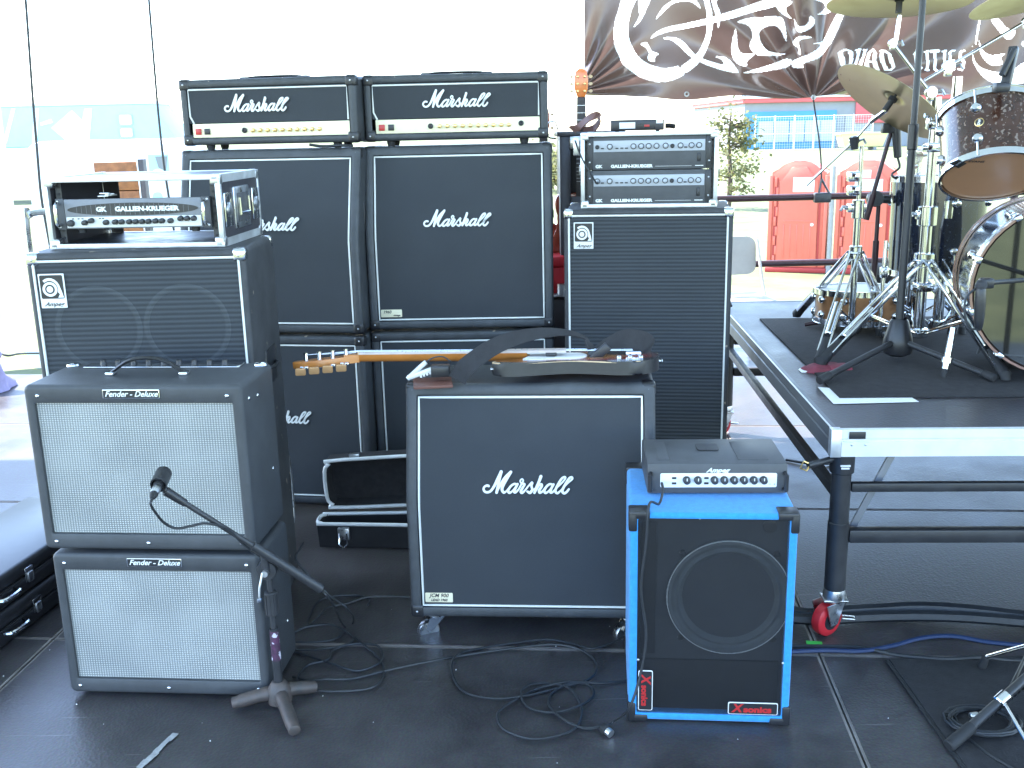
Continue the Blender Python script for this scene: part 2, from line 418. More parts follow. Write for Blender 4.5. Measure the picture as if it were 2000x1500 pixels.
def text(body, size, m, parent, loc, name='lettering', rot=None, **kw):
    me = text_mesh(body, size, **kw); me.materials.append(K[m]); return inst(me, name, parent, loc, rot)
def ellipse(cx, cz, rx, rz, n=28, a0=0, a1=360):
    return [(cx + rx * math.cos(R_(a0 + (a1 - a0) * k / n)), cz + rz * math.sin(R_(a0 + (a1 - a0) * k / n))) for k in range(n if a1 - a0 == 360 else n + 1)]
def rrect(x0, x1, z0, z1, r, n=4):
    o = []
    for cx, cz, a0 in ((x1 - r, z1 - r, 0), (x0 + r, z1 - r, 90), (x0 + r, z0 + r, 180), (x1 - r, z0 + r, 270)):
        for k in range(n + 1):
            a = R_(a0 + 90 * k / n); o.append((cx + r * math.cos(a), cz + r * math.sin(a)))
    return o
RX = lambda a: Matrix.Rotation(a, 4, 'X')
RY = lambda a: Matrix.Rotation(a, 4, 'Y')
RZ = lambda a: Matrix.Rotation(a, 4, 'Z')
TR = lambda *v: Matrix.Translation(Vector(v[0]) if len(v) == 1 else Vector(v))
def axis_to(p, d, up=(0, 0, 1)):
    """matrix whose z axis runs along d at point p"""
    d = Vector(d).normalized(); return TR(Vector(p)) @ d.to_track_quat('Z', 'Y').to_matrix().to_4x4()
def structure(o): o['kind'] = 'structure'; return o
# ================================================================== THE SETTING
GZ = -1.2
m = MB()
N = 60
vs = [[m.b.verts.new(((i / N - .5) * 900, (j / N - .5) * 900, GZ + (.0 if abs(i - N / 2) < 3 and abs(j - N / 2) < 3 else mnoise.noise(Vector((i * .7, j * .7, 0))) * .12))) for j in range(N + 1)] for i in range(N + 1)]
for i in range(N):
    for j in range(N): m.face([vs[i][j], vs[i + 1][j], vs[i + 1][j + 1], vs[i][j + 1]])
structure(m.build('grass_field', 'grass'))

# stage floor: 2.44 x 1.22 m panels with an aluminium rim, laid a little askew to the camera
fl = bpy.data.objects.new('stage_floor', None); C.objects.link(fl); fl['kind'] = 'structure'
fl.location = (.92, 2.79, 0); fl.rotation_euler = (0, 0, R_(-5))
PU, PV = 2.44, 1.22
K['plyedge'] = mat('worn panel edge', (.22, .19, .17), .6, var=.4, vscale=6)
m = MB(); g = .003; rim = .008
m.box((g, g, -.06), (PU - g, PV - g, -.0022))
m.box((g + rim, g + rim, -.0022), (PU - g - rim, PV - g - rim, 0))
for f in m.b.faces: f.material_index = 1 if max(v.co.z for v in f.verts) <= -.002 else 0
pm = m.mesh('floor_panel', ['floor', 'plyedge'], False)
for i in range(-2, 3):
    for j in range(-3, 4 if i >= -1 else 3):
        inst(pm, 'floor_panel', fl, (i * PU, j * PV, random.uniform(-.0012, .0012)))
m = MB()
for j in (-3, -1, 1, 3): m.box((-2 * PU + .02, j * PV - .03, -.22), (3 * PU - .02, j * PV + .03, -.061))
for i in range(-2, 4):
    for j in (-3, -1, 1, 3): m.cyl((i * PU + (.1 if i < 0 else -.1), j * PV + .06, GZ), (i * PU + (.1 if i < 0 else -.1), j * PV + .06, -.061), .03, seg=10)
m.build('floor_support', 'satin', fl)

# bluish white fabric canopy over the stage, out of the frame: it shades the gear
can = thing('stage_canopy', 'bluish white fabric stage canopy roof on steel posts above the gear', 'canopy', (0, 0, 0))
CZ = 4.2
m = MB()
for x0, x1, y0, y1 in ((-5.4, -.64, -1.6, 6.3), (-.64, 6.4, -1.6, 7.75)):  # unseen outline, rear edge cut short so sun reaches the banner's back
    m.box((x0, y0, CZ), (x1 - (.002 if x1 < 0 else 0), y1, CZ + .012))
m.build('roof_fabric', 'awning', can, smooth=False)
m = MB()
for a, b in (((-5.4, -1.6), (6.4, -1.6)), ((-5.4, -1.6), (-5.4, 6.3)), ((6.4, -1.6), (6.4, 7.75)), ((-.64, 7.75), (6.4, 7.75)), ((-5.4, 6.3), (-.64, 6.3)), ((-.64, 6.3), (-.64, 7.75))):
    m.cyl((*a, CZ - .07), (*b, CZ - .07), .05, seg=8)
m.build('roof_frame', 'steel', can)
for x, y in ((-5.4, -1.6), (6.4, -1.6), (-5.4, 6.3), (6.4, 7.75), (-5.4, 2.4), (6.4, 3.5)):
    MB().cyl((x, y, GZ), (x, y, CZ - .13), .05, seg=10).build('post', 'steel', can)

# guard rail along the back of the stage
gr = thing('guard_rail', 'dark steel two pipe guard rail along the back edge of the stage', 'railing', (0, 0, 0))
ya = 7.35
zA = at(1550, 386, ya).z; zB = at(1550, 514, ya).z
for z in (zA, zB): MB().cyl((1.0, ya, z), (6.3, ya - .12, z + .02), .024, seg=10).build('rail', 'burgundy', gr)
for x in (1.1, 3.6, 6.2): MB().cyl((x, ya + .0 - .12 * (x - 1) / 5.3, -.05), (x, ya - .12 * (x - 1) / 5.3, zA + .05), .026, seg=10).build('post', 'burgundy', gr)

# folding chair behind the riser
fc = thing('folding_chair', 'beige steel folding chair standing behind the drum riser', 'chair', (at(1440, 585, 6.75).x, 6.75, .0), 8)
m = MB().prism(rrect(-.2, .2, .56, .82, .06), .19, .205); 
for v in m.b.verts: v.co.y += .05 * (1 - (v.co.x / .2) ** 2) + (v.co.z - .56) * .1
m.build('backrest', 'beige', fc)
MB().box((-.2, -.2, .42), (.2, .18, .445), .01).build('seat', 'beige', fc)
for sx in (-1, 1):
    MB().tube([(sx * .215, -.25, 0), (sx * .215, .05, .42), (sx * .21, .22, .80)], .011, sm=4).build('leg', 'beige', fc)
    MB().tube([(sx * .205, .28, 0), (sx * .205, 0, .43)], .011).build('leg', 'beige', fc)
MB().cyl((-.21, .16, .2), (.21, .16, .2), .009, seg=8).build('stretcher', 'beige', fc)

# ------------------------------------------------------------------ portable toilets
def potty(label, p, yaw, signs):
    t = thing('portable_toilet', label, 'portable toilet', p, yaw, 'red portable toilets on the grass')
    t.scale = (1, 1, .955)
    def arch(hw0, hw1, z0, zs, zt, n=10):
        o = [(-hw0, z0)]; pts = [(-hw1, zs)]
        for k in range(n + 1):
            a = -1 + 2 * k / n; pts.append((a * hw1 * .95, zs + (zt - zs) * min(1, 1.5 * (1 - abs(a) ** 1.15))))
        pts.append((hw1, zs)); return [(hw0, z0), (hw1, zs)] + list(reversed(pts[1:-1])) + [(-hw1, zs), (-hw0, z0)]
    MB().prism(arch(.535, .505, .1, 1.93, 2.17), .03, 1.08, bev=.025).build('body', 'potty', t)
    MB().prism(arch(.37, .345, .16, 1.78, 2.06), 0, .028, bev=.008).build('door', 'potty', t)
    m = MB()
    zz = .16; k = 0
    while zz < 1.78:
        x = -.41 + (.03 if k % 2 else 0); m.box((x - .022, -.006, zz), (x + .022, .028, zz + .175), .004); zz += .19; k += 1
    m.build('hinge_strip', 'potty', t)
    m = MB()
    for x in (-.24, -.12, 0, .12, .24): m.box((x - .012, -.008, .3), (x + .012, -.001, .95), .003)
    m.box((-.25, -.008, 1.0), (.25, -.001, 1.03), .003)
    m.build('door_rib', 'potty', t)
    m = MB()
    m.box((-.43, .012, .12), (-.375, .029, 1.85)); m.box((.375, .012, .12), (.41, .029, 1.85)); m.build('door_gap', 'potty_dark', t)
    MB().box((-.56, -.02, 0), (.56, 1.1, .1), .02).build('skid', 'potty_dark', t)
    for x in (-.5, .5): MB().box((x - .035, .0, .12), (x + .035, .03, 1.9), .01).build('corner_post', 'potty', t)
    MB().lathe([(0, .0), (.03, .0), (.03, .02), (0, .03)], TR(.27, -.0, .95) @ RX(PI / 2), 12).build('latch', 'paint', t)
    for x0, x1, z0, z1 in signs: MB().box((x0, -.016, z0), (x1, -.0085, z1)).build('sign', 'paint', t)
    return t
A = Vector((4.878, 19.34, GZ)); ux = Vector((math.cos(R_(-20)), math.sin(R_(-20)), 0))
t1 = potty('red portable toilet with one white sign, left of the pair', A + ux * .57, -20, [(-.1, .28, 1.58, 1.86)])
t2 = potty('red portable toilet with two white signs, behind the drum stands', A + ux * 1.78, -20, [(-.22, .26, 1.6, 1.82), (-.2, .05, 1.84, 1.99)])
m = MB(); q = A + ux * 1.175; m.cyl((q.x, q.y, GZ), (q.x, q.y, GZ + 1.98), .045, seg=10)
tag(m.build('fence_post', 'concrete'), 'slim grey post between the two red portable toilets', 'post')

# ------------------------------------------------------------------ far building, fence and yellow skip on the right
Yb = 112
def wx(px, py, Y): return at(px, py, Y)
bl = thing('warehouse', 'long grey and blue industrial building with a red roof edge', 'building', (wx(1452, 290, Yb).x, Yb, GZ))
x1 = wx(1980, 290, Yb).x - bl.location.x; h = wx(1500, 201, Yb).z - GZ
MB().box((0, 0, 0), (x1, 30, h)).build('wall', 'bwall', bl, smooth=False)
MB().box((-.3, -.4, h), (x1 + .3, 30.3, h + .45), .05).build('roof_edge', 'bred', bl)
MB().box((-.5, -.6, h + .46), (x1 + .5, 30.5, h + .85), .05).build('roof_cap', 'trailerwhite', bl)
hb = wx(1500, 218, Yb).z - GZ; xb = wx(1632, 250, Yb).x - bl.location.x
m = MB(); m.box((-.05, -.15, 0), (xb, -.004, hb)); m.build('blue_band', 'bblue', bl, smooth=False)
K['pgrey'] = mat('pale grey door panel', (.44, .50, .52), .6, var=.05)
for k in range(5):
    xx = 1.5 + k * (xb - 1.5) / 5
    MB().box((xx, -.3, .7), (xx + (xb - 1.5) / 5 - .1, -.152, hb - 1.0), .03).build('door_panel', 'pgrey', bl)
xr0 = wx(1670, 220, Yb).x - bl.location.x; xr1 = wx(1748, 220, Yb).x - bl.location.x
MB().box((xr0, -.25, wx(1700, 240, Yb).z - GZ), (xr1, -.004, h - .05), .03).build('red_panel', 'bred', bl)
MB().box((xb + 1, -.12, 0), (xb + 4, -.004, 3.4), .02).build('roller_door', 'concrete', bl)
Yf = 104
fx0 = wx(1474, 290, Yf).x; fx1 = wx(1702, 290, Yf).x
fz0, fz1 = GZ, wx(1560, 227, Yf).z
fe = thing('wire_fence', 'tall pale wire mesh fence in front of the blue building', 'fence', (fx0, Yf, GZ)); FW = fx1 - fx0; FH = fz1 - GZ
n = 6
for k in range(n + 1): MB().cyl((FW * k / n, 0, 0), (FW * k / n, 0, FH + .1), .07, seg=8).build('post', 'alu_white', fe)
m = MB()
for z in (.1, FH * .5, FH): m.cyl((0, 0, z), (FW, 0, z), .03, seg=6)
m.build('fence_rail', 'alu_white', fe)
m = MB(); x = 0
while x < FW: m.box((x, .05, .1), (x + .015, .056, FH)); x += .25
z = .1
while z < FH: m.box((0, .06, z), (FW, .066, z + .015)); z += .25
o = m.build('wire_mesh', 'alu_white', fe, smooth=False); o['kind'] = 'stuff'
ys = thing('yellow_skip', 'yellow metal skip beside the wire fence', 'skip', (wx(1687, 290, 98).x, 98, GZ))
MB().prism([(-1.8, .35), (1.8, .35), (2.2, 1.55), (-2.2, 1.55)], 0, 1.8, bev=.04).build('body', 'yellow', ys)
MB().prism([(-2.28, 1.5), (2.28, 1.5), (2.28, 1.65), (-2.28, 1.65)], -.05, 1.85).build('rim', 'yellow', ys)
for x in (-1.1, 1.1): MB().box((x - .15, .1, 0), (x + .15, 1.7, .35), .03).build('skid', 'bwall', ys)

# trees: tapered trunk, limbs and a crown of many leaf-sized faces
def tree(name, label, p, H, W, n, seed, kind='leaf', leaf=.1, group='trees on the grass behind the stage'):
    rd = random.Random(seed); t = thing(name, label, 'tree', p, 0, group)
    m = MB(); m.tube([(0, 0, 0), (.05, .02, H * .3), (-.04, .03, H * .62), (0, 0, H * .92)], [W * .05, W * .042, W * .03, W * .01], 8)
    tips = []
    for k in range(26):
        z0 = H * rd.uniform(.12, .85); a = rd.uniform(0, 2 * PI); L = W * .5 * rd.uniform(.55, 1.05) * (1.02 - .75 * max(0, z0 / H - .25))
        e = Vector((math.cos(a) * L, math.sin(a) * L, z0 + rd.uniform(.05, .35) * L)); m.tube([(0, 0, z0), tuple(e * .5 + Vector((0, 0, z0 * .5 + .03))), tuple(e)], [W * .014, W * .009, W * .004], 5)
        tips.append((e, L)); tips.append((e * .62 + Vector((0, 0, z0 * .38)), L * .8))
    tips.append((Vector((0, 0, H * .93)), W * .2))
    m.build('trunk', 'bark', t)
    vs, fs = [], []
    for k in range(n):
        c, L = rd.choice(tips); s = W * .11
        p0 = c + Vector((rd.gauss(0, s), rd.gauss(0, s), rd.gauss(0, s * .8)))
        if p0.z < H * .06: continue
        a = Vector((rd.uniform(-1, 1), rd.uniform(-1, 1), rd.uniform(-.6, .6))).normalized() * leaf * rd.uniform(.6, 1.3)
        b = a.orthogonal().normalized() * a.length * .55
        b = Matrix.Rotation(rd.uniform(0, PI), 3, a) @ b
        i = len(vs); vs += [p0 - a, p0 + b, p0 + a, p0 - b]; fs.append((i, i + 1, i + 2, i + 3))
    me = bpy.data.meshes.new('crown'); me.from_pydata([tuple(v) for v in vs], [], fs); me.materials.append(K[kind])
    inst(me, 'crown', t); return t
p = wx(1425, 322, 34); tree('leafy_tree', 'bushy bright green tree left of the blue building', (p.x, 34, GZ), wx(1425, 196, 34).z - GZ, 1.8, 1200, 3, leaf=.085)
p = wx(1110, 322, 46); tree('leafy_tree', 'pale green tree behind the standing orange headstock', (p.x, 46, GZ), wx(1100, 300, 46).z - GZ, 4.0, 2600, 8, leaf=.1)

# ------------------------------------------------------------------ left background: long trailer, cargo trailer, tent, crates
Yt = 46
tx0, tx1 = wx(-260, 285, Yt).x, wx(352, 285, Yt).x
lt = thing('semi_trailer', 'long pale blue and white semi trailer parked far left', 'trailer', (tx0, Yt, GZ)); TW = tx1 - tx0
zt, zm = wx(150, 206, Yt).z - GZ, wx(150, 286, Yt).z - GZ
MB().prism([(0, zm + .01), (TW, zm + .01), (TW - 1.05, zt), (0, zt)], 0, 2.5, bev=.05).build('body', 'trailerblue', lt)
MB().prism([(0, 1.05), (TW + .1, 1.05), (TW + .1, zm), (0, zm)], -.03, 2.53, bev=.04).build('lower_body', 'trailerwhite', lt)
MB().box((-.02, -.04, zt), (TW - 1.0, 2.54, zt + .14), .03).build('roof', 'trailerwhite', lt)
sc = TW / 612.0
def tpx(px, py): q = wx(px, py, Yt - .02); return (q.x - tx0, q.z - GZ)
for k, poly in enumerate(([(5, 280), (22, 212), (30, 212), (13, 280)], [(62, 285), (66, 212), (76, 212), (72, 285)], [(100, 250), (140, 215), (178, 250), (140, 284)], [(150, 284), (165, 212), (180, 212), (174, 284)], [(78, 240), (100, 232), (104, 240), (80, 246)])):
    MB().prism([tpx(*q) for q in reversed(poly)], -.012 - .004 * k, -.001).build('white_stripe', 'trailerwhite', lt, smooth=False)
for a, b in (((233, 222), (258, 246)), ((235, 248), (260, 270))):
    q0, q1 = tpx(a[0], b[1]), tpx(b[0], a[1]); f = MB().prism(rrect(q0[0], q1[0], q0[1], q1[1], .1), -.05, -.001).build('window', 'glass', lt)
    MB().prism(rrect(q0[0] + .05, q1[0] - .05, q0[1] + .05, q1[1] - .05, .08), -.06, -.051).build('pane', 'trailerwhite', f)
for k in range(4):
    MB().lathe([(.0, -.12), (.3, -.12), (.48, -.1), (.5, 0), (.48, .1), (0, .12)], TR(1.5 + k * 1.1 + (TW * .45 if k > 1 else 0), .2, .5) @ RX(PI / 2), 20).build('wheel', 'rubber', lt)

Yc = 17
cx0, cx1 = wx(60, 400, Yc).x, wx(342, 400, Yc).x
ct = thing('cargo_trailer', 'white rounded cargo trailer parked on the grass at left', 'trailer', (cx0, Yc, GZ)); CW = cx1 - cx0
MB().prism(rrect(0, CW, .45, wx(150, 275, Yc).z - GZ, .28), 0, 2.0, bev=.05).build('body', 'trailerwhite', ct)
MB().box((-.03, -.03, .40), (CW + .03, 2.02, .45), .01).build('chassis', 'alu', ct)
MB().prism(rrect(.12, CW * .4, .6, 1.9, .08), -.02, -.002).build('door', 'trailerwhite', ct)
for x in (CW * .52, CW * .52 + .72): MB().lathe([(0, -.1), (.2, -.1), (.31, -.08), (.32, 0), (.31, .08), (0, .1)], TR(x, .1, .32) @ RX(PI / 2), 20).build('wheel', 'rubber', ct)
MB().tube([(CW, 1, .42), (CW + .5, 1, .42)], .04).build('drawbar', 'alu', ct)

Yw = 14.5
a, b = wx(190, 385, Yw), wx(285, 385, Yw)
wc = thing('wooden_crate', 'tall brown plank crate in front of the white cargo trailer', 'crate', (a.x, Yw, GZ), 3); W_ = b.x - a.x; Hc = wx(190, 316, Yw).z - GZ
for k in range(6):
    MB().box((0, 0, .05 + k * (Hc - .05) / 6), (W_ * .86, .5, .05 + (k + 1) * (Hc - .05) / 6 - .012), .006).build('plank', 'crate', wc)
MB().box((W_ * .87, -.01, 0), (W_ * .895, .51, Hc + .03)).build('batten', 'trailerwhite', wc)
MB().box((W_ * .9, .0, 0), (W_, .5, Hc + .02), .005).build('side_panel', 'darkwood', wc)
Yi = 13
a, b = wx(288, 340, Yi), wx(348, 340, Yi)
ib = thing('notice_board', 'white notice board with a blue printed picture at left', 'notice board', (a.x, Yi, GZ)); W_ = b.x - a.x; Hc = wx(300, 296, Yi).z - GZ
MB().box((0, 0, .2), (W_, .03, Hc), .006).build('board', 'trailerwhite', ib)
MB().prism([(.03, Hc - .34), (.28, Hc - .34), (.28, Hc - .04), (.03, Hc - .04)], -.006, -.001).build('picture', 'trailerblue', ib)
MB().prism([(.15, Hc - .2), (.24, Hc - .24), (.275, Hc - .06), (.12, Hc - .06)], -.010, -.0065).build('picture', 'bwall', ib)
MB().prism(ellipse(.14, Hc - .26, .07, .05), -.010, -.0065).build('picture', 'paper', ib)
MB().prism(rrect(.04, .16, Hc - .85, Hc - .5, .05), -.006, -.001).build('picture', 'trailerblue', ib)
for x in (.05, W_ - .05): MB().box((x - .02, .031, 0), (x + .02, .06, Hc - .1)).build('leg', 'alu', ib)

# white tent side with a gathered leg
Yn = 12.4
tw = thing('tent_wall', 'white tent side wall with a gathered corner leg at far left', 'tent', (wx(10, 600, Yn).x, Yn, GZ))
m = MB(); a = wx(10, 600, Yn); cols = 26; rows = 16; vs = []
for i in range(rows + 1):
    z = 3.4 * i / rows; row = []
    right = .26 - .30 * max(0, 1 - z / 1.4) ** 1.3 * -.35 + .02; left = -3.2
    lz = z if z > .0 else 0
    for j in range(cols + 1):
        u = j / cols; x = left + (right - left) * u
        zz = z if u > .93 else max(z, .42)
        row.append(m.b.verts.new((x, .06 * math.sin(u * 30) * (1 - z / 5), zz)))
    vs.append(row)
for i in range(rows):
    for j in range(cols): m.face([vs[i][j], vs[i][j + 1], vs[i + 1][j + 1], vs[i + 1][j]])
bmesh.ops.remove_doubles(m.b, verts=m.b.verts, dist=1e-5)
m.build('fabric', 'trailerwhite', tw)
MB().cyl((.22, .08, 0), (.22, .08, 3.5), .025, seg=8).build('pole', 'alu', tw)
MB().cyl((-3, .08, 3.45), (.22, .08, 3.45), .02, seg=8).build('pole', 'alu', tw)

# tie-down ropes of the canopy at the back left
def rope(label, pts, Y, r=.012):
    P = [at(x, y, Y) for x, y in pts]
    tag(MB().tube(P, r, 6, sm=6).build('tie_rope', 'cable'), label, 'rope', 'ropes hanging down from the canopy')
rope('dark rope hanging at far left, left of the white trailer', [(40, -110), (50, 0), (58, 110), (65, 206), (72, 290), (80, 380), (92, 450), (120, 600)], 7.6, .0095)
rope('dark rope hanging over the notice board, left of the amplifier stacks', [(282, -110), (294, 40), (303, 150), (310, 230), (320, 320), (332, 400), (350, 520)], 7.6, .0085)

# ------------------------------------------------------------------ banner
YB = 7.22
bn = thing('banner', 'dark brown vinyl banner with white emblem and gothic lettering hung behind the drums', 'banner', (0, YB, 0))
grom = [at(1587, 196, YB), at(1145, 160, YB), at(1340, 190, YB), at(1450, 192, YB)]
gx, gz = grom[0].x, grom[0].z; lx, lz = at(1128, 180, YB).x, at(1128, 180, YB).z
def disp(x, z):
    dx, dz = x - gx, z - gz; r = math.hypot(dx, dz) + 1e-4; a = math.atan2(dz, dx)
    y = .062 * math.sin(a * 12 + 1.1 * math.sin(a * 3)) * math.exp(-((r - .40) / .48) ** 2) * min(1, r / .15)
    dx, dz = x - lx, z - lz; r2 = math.hypot(dx, dz) + 1e-4; a2 = math.atan2(dz, dx)
    y += .035 * math.sin(a2 * 16) * math.exp(-((r2 - .18) / .26) ** 2) * min(1, r2 / .1)
    y += .022 * math.sin((x - .5 * z) * 9 + 1.5 * math.sin(z * 2.2)) * min(1, max(0, (x - gx) * 1.2 + .2)) + .012 * mnoise.noise(Vector((x * 2, z * 2, 0)))
    return y
bx0, bx1 = at(1141, 20, YB).x, at(2150, 20, YB).x; bzb = at(1500, 191, YB).z; bzt = at(1500, -150, YB).z
K['vinyl'] = mat('dark brown banner vinyl', (.105, .066, .056), .27, var=.08, vscale=2, spec=.9, coat=.35, trans=.30)
K['vinylwhite'] = mat('white banner print', (.88, .88, .87), .35, spec=.5, trans=.62)
Z1 = lambda L: [(1130 + x / 3.636, y / 3.636) for x, y in L]
Z3 = lambda L: [(1600 + x / 5, y / 5) for x, y in L]
emblem = [
 [(420, -300), (330, -100), (285, 60), (256, 160), (250, 270), (275, 380), (330, 470), (420, 540), (520, 575), (600, 582), (680, 565), (745, 530), (722, 505), (705, 470), (640, 484), (560, 478), (470, 440), (400, 370), (360, 280), (355, 180), (375, 80), (410, 0), (480, -120), (520, -280)],
 [(870, -60), (890, 20), (908, 110), (912, 200), (895, 290), (850, 370), (790, 425), (735, 465), (720, 495), (740, 516), (775, 510), (850, 450), (905, 370), (940, 270), (950, 160), (935, 60), (905, -60)],
 [(510, 275), (555, 225), (640, 190), (760, 165), (920, 128), (1100, 75), (1330, -5), (1480, -60), (1500, -30), (1385, 50), (1250, 80), (1100, 130), (950, 165), (800, 195), (640, 225), (560, 252)],
 [(595, 272), (670, 262), (740, 290), (800, 355), (850, 400), (940, 435), (1030, 455), (1022, 420), (975, 400), (1040, 400), (1100, 440), (1140, 515), (1040, 505), (930, 470), (840, 430), (780, 390), (720, 330), (660, 285)],
 [(440, 315), (485, 303), (520, 360), (568, 380), (545, 405), (540, 440), (505, 435), (490, 410), (500, 380), (480, 340)],
 [(430, -40), (520, -40), (480, 70), (440, 150), (390, 192), (430, 120), (428, 65)],
 [(550, 135), (600, 50), (680, -2), (760, -20), (830, 0), (862, 62), (790, 12), (680, 22), (610, 80)],
 [(935, -20), (985, -20), (975, 30), (1000, 100), (990, 200), (965, 100)],
 [(1120, 160), (1200, 130), (1300, 118), (1420, 125), (1450, 180), (1468, 300), (1440, 240), (1400, 185), (1330, 190), (1285, 240), (1290, 310), (1340, 365), (1480, 378), (1400, 395), (1290, 400), (1230, 370), (1205, 320), (1225, 260), (1215, 200), (1180, 175)],
 [(1105, 210), (1130, 330), (1170, 380), (1245, 385), (1210, 430), (1205, 465), (1140, 450), (1100, 390), (1090, 300)],
 [(1175, 515), (1300, 480), (1490, 415), (1510, 465), (1400, 495), (1250, 515)],
 [(1950, 10), (1900, 110), (1850, 230), (1790, 330), (1700, 410), (1610, 450), (1590, 480), (1535, 480), (1520, 430), (1600, 400), (1660, 370), (1700, 322), (1660, 312), (1720, 295), (1780, 210), (1840, 110), (1870, 70), (1835, 50), (1900, 30)],
 [(1505, 300), (1570, 260), (1610, 248), (1660, 270), (1600, 275), (1580, 300), (1595, 380), (1540, 388), (1555, 350), (1520, 330)],
 [(1545, 130), (1560, 200), (1600, 225), (1650, 200), (1670, 150), (1645, 110), (1635, 160), (1610, 180), (1575, 175)],
 [(1420, -40), (1530, 10), (1470, 55), (1480, 100), (1520, 130), (1460, 120), (1410, 80), (1390, 30)],
 [(1620, -30), (1740, -30), (1800, 40), (1780, 90), (1680, 112), (1730, 75), (1735, 35), (1680, 5)]]
emb2 = [[(1478, 410), (1490, 540), (1560, 640), (1680, 690), (1800, 700), (1900, 680), (2010, 610), (2010, 790), (1900, 830), (1780, 830), (1660, 780), (1560, 690), (1490, 580)],
 [(1545, 400), (1600, 500), (1700, 540), (1830, 520), (1790, 560), (1810, 620), (1720, 640), (1640, 600), (1570, 520)],
 [(1570, 90), (1530, 250), (1508, 420), (1522, 420), (1548, 260), (1587, 95)],
 [(1620, 110), (1740, 180), (1820, 260), (1900, 290), (1930, 300), (1900, 370), (1840, 380), (1760, 310), (1680, 220)],
 [(1980, 430), (2080, 380), (2200, 500), (2150, 700), (2050, 640), (2090, 520)]]
# gothic letters: strokes on a 6 x 10 grid, built as pointed bars
def bar(x0, z0, x1, z1, w_):
    dx, dz = x1 - x0, z1 - z0; L = math.hypot(dx, dz); tx, tz = dx / L, dz / L; nx_, nz_ = -tz * w_ / 2, tx * w_ / 2
    return [(x0 + nx_, z0 + nz_), (x1 + nx_, z1 + nz_), (x1 + tx * w_ * .55, z1 + tz * w_ * .55), (x1 - nx_, z1 - nz_), (x0 - nx_, z0 - nz_), (x0 - tx * w_ * .55, z0 - tz * w_ * .55)]
V, T_ = 1.35, .8
gl = {'Q': [bar(.8, 2, .8, 8.5, V), bar(3.4, 2, 3.4, 8.5, V), bar(1, 9, 2.4, 9.9, T_), bar(2.2, 9.9, 3.4, 9, T_), bar(.8, 1.6, 2, .6, T_), bar(2, .6, 3.6, 1.6, T_), bar(2.6, 1.8, 4.0, -.4, T_)],
 'U': [bar(.8, 1.6, .8, 9.2, V), bar(3.4, .8, 3.4, 9.2, V), bar(.9, 1.4, 2.1, .4, T_), bar(2.1, .4, 3.4, 1.6, T_), bar(0, 9.3, 1.5, 9.6, T_), bar(2.6, 9.3, 4.1, 9.6, T_)],
 'A': [bar(.8, .8, .8, 8.4, V), bar(3.4, .8, 3.4, 8.4, V), bar(.7, 8.6, 2.1, 9.9, T_), bar(2.1, 9.9, 3.5, 8.6, T_), bar(1, 4.6, 3.2, 4.6, T_)],
 'D': [bar(.9, 1, .9, 9, V), bar(3.5, 2, 3.5, 8, V), bar(.3, 9.4, 2.2, 9.4, T_), bar(2.2, 9.4, 3.6, 8.2, T_), bar(.4, .7, 2.2, .5, T_), bar(2.2, .5, 3.6, 1.8, T_)],
 'C': [bar(.9, 2, .9, 8, V), bar(.9, 8.2, 2.2, 9.6, T_), bar(2.1, 9.5, 3.4, 8.2, V), bar(.9, 1.7, 2.2, .5, T_), bar(2.2, .5, 3.6, 2, T_)],
 'I': [bar(1.2, .8, 1.2, 9, V), bar(.2, 9, 2.2, 9.3, T_), bar(.3, .9, 2.1, .7, T_)],
 'T': [bar(1.8, 1, 1.8, 8.8, V), bar(0, 9, 3.8, 9.3, V), bar(1.6, .9, 3, .5, T_)],
 'E': [bar(.9, 1.5, .9, 8.5, V), bar(1, 9, 3.2, 9.4, T_), bar(1, 5, 2.8, 5, T_), bar(1, .9, 3.3, 1, V * .8)],
 'S': [bar(.9, 6, .9, 8.6, V), bar(3, 1.6, 3, 4.4, V), bar(1, 9, 3, 9.3, T_), bar(.9, 5.8, 3, 4.4, V), bar(.4, 1.2, 2.8, .7, T_)]}
polys = []
for word, x0, x1, y0 in (('QUAD', 1636, 1752, 140), ('CITIES', 1784, 1888, 141)):
    adv = {'I': 2.9}; tot = sum(adv.get(c, 5.0) for c in word); s = (x1 - x0) / tot; cx = x0
    for c in word:
        for b_ in gl[c]: polys.append([(cx + x * s, y0 - z * 4.35 - (cx - 1636) * .004) for x, z in b_])
        cx += adv.get(c, 5.0) * s
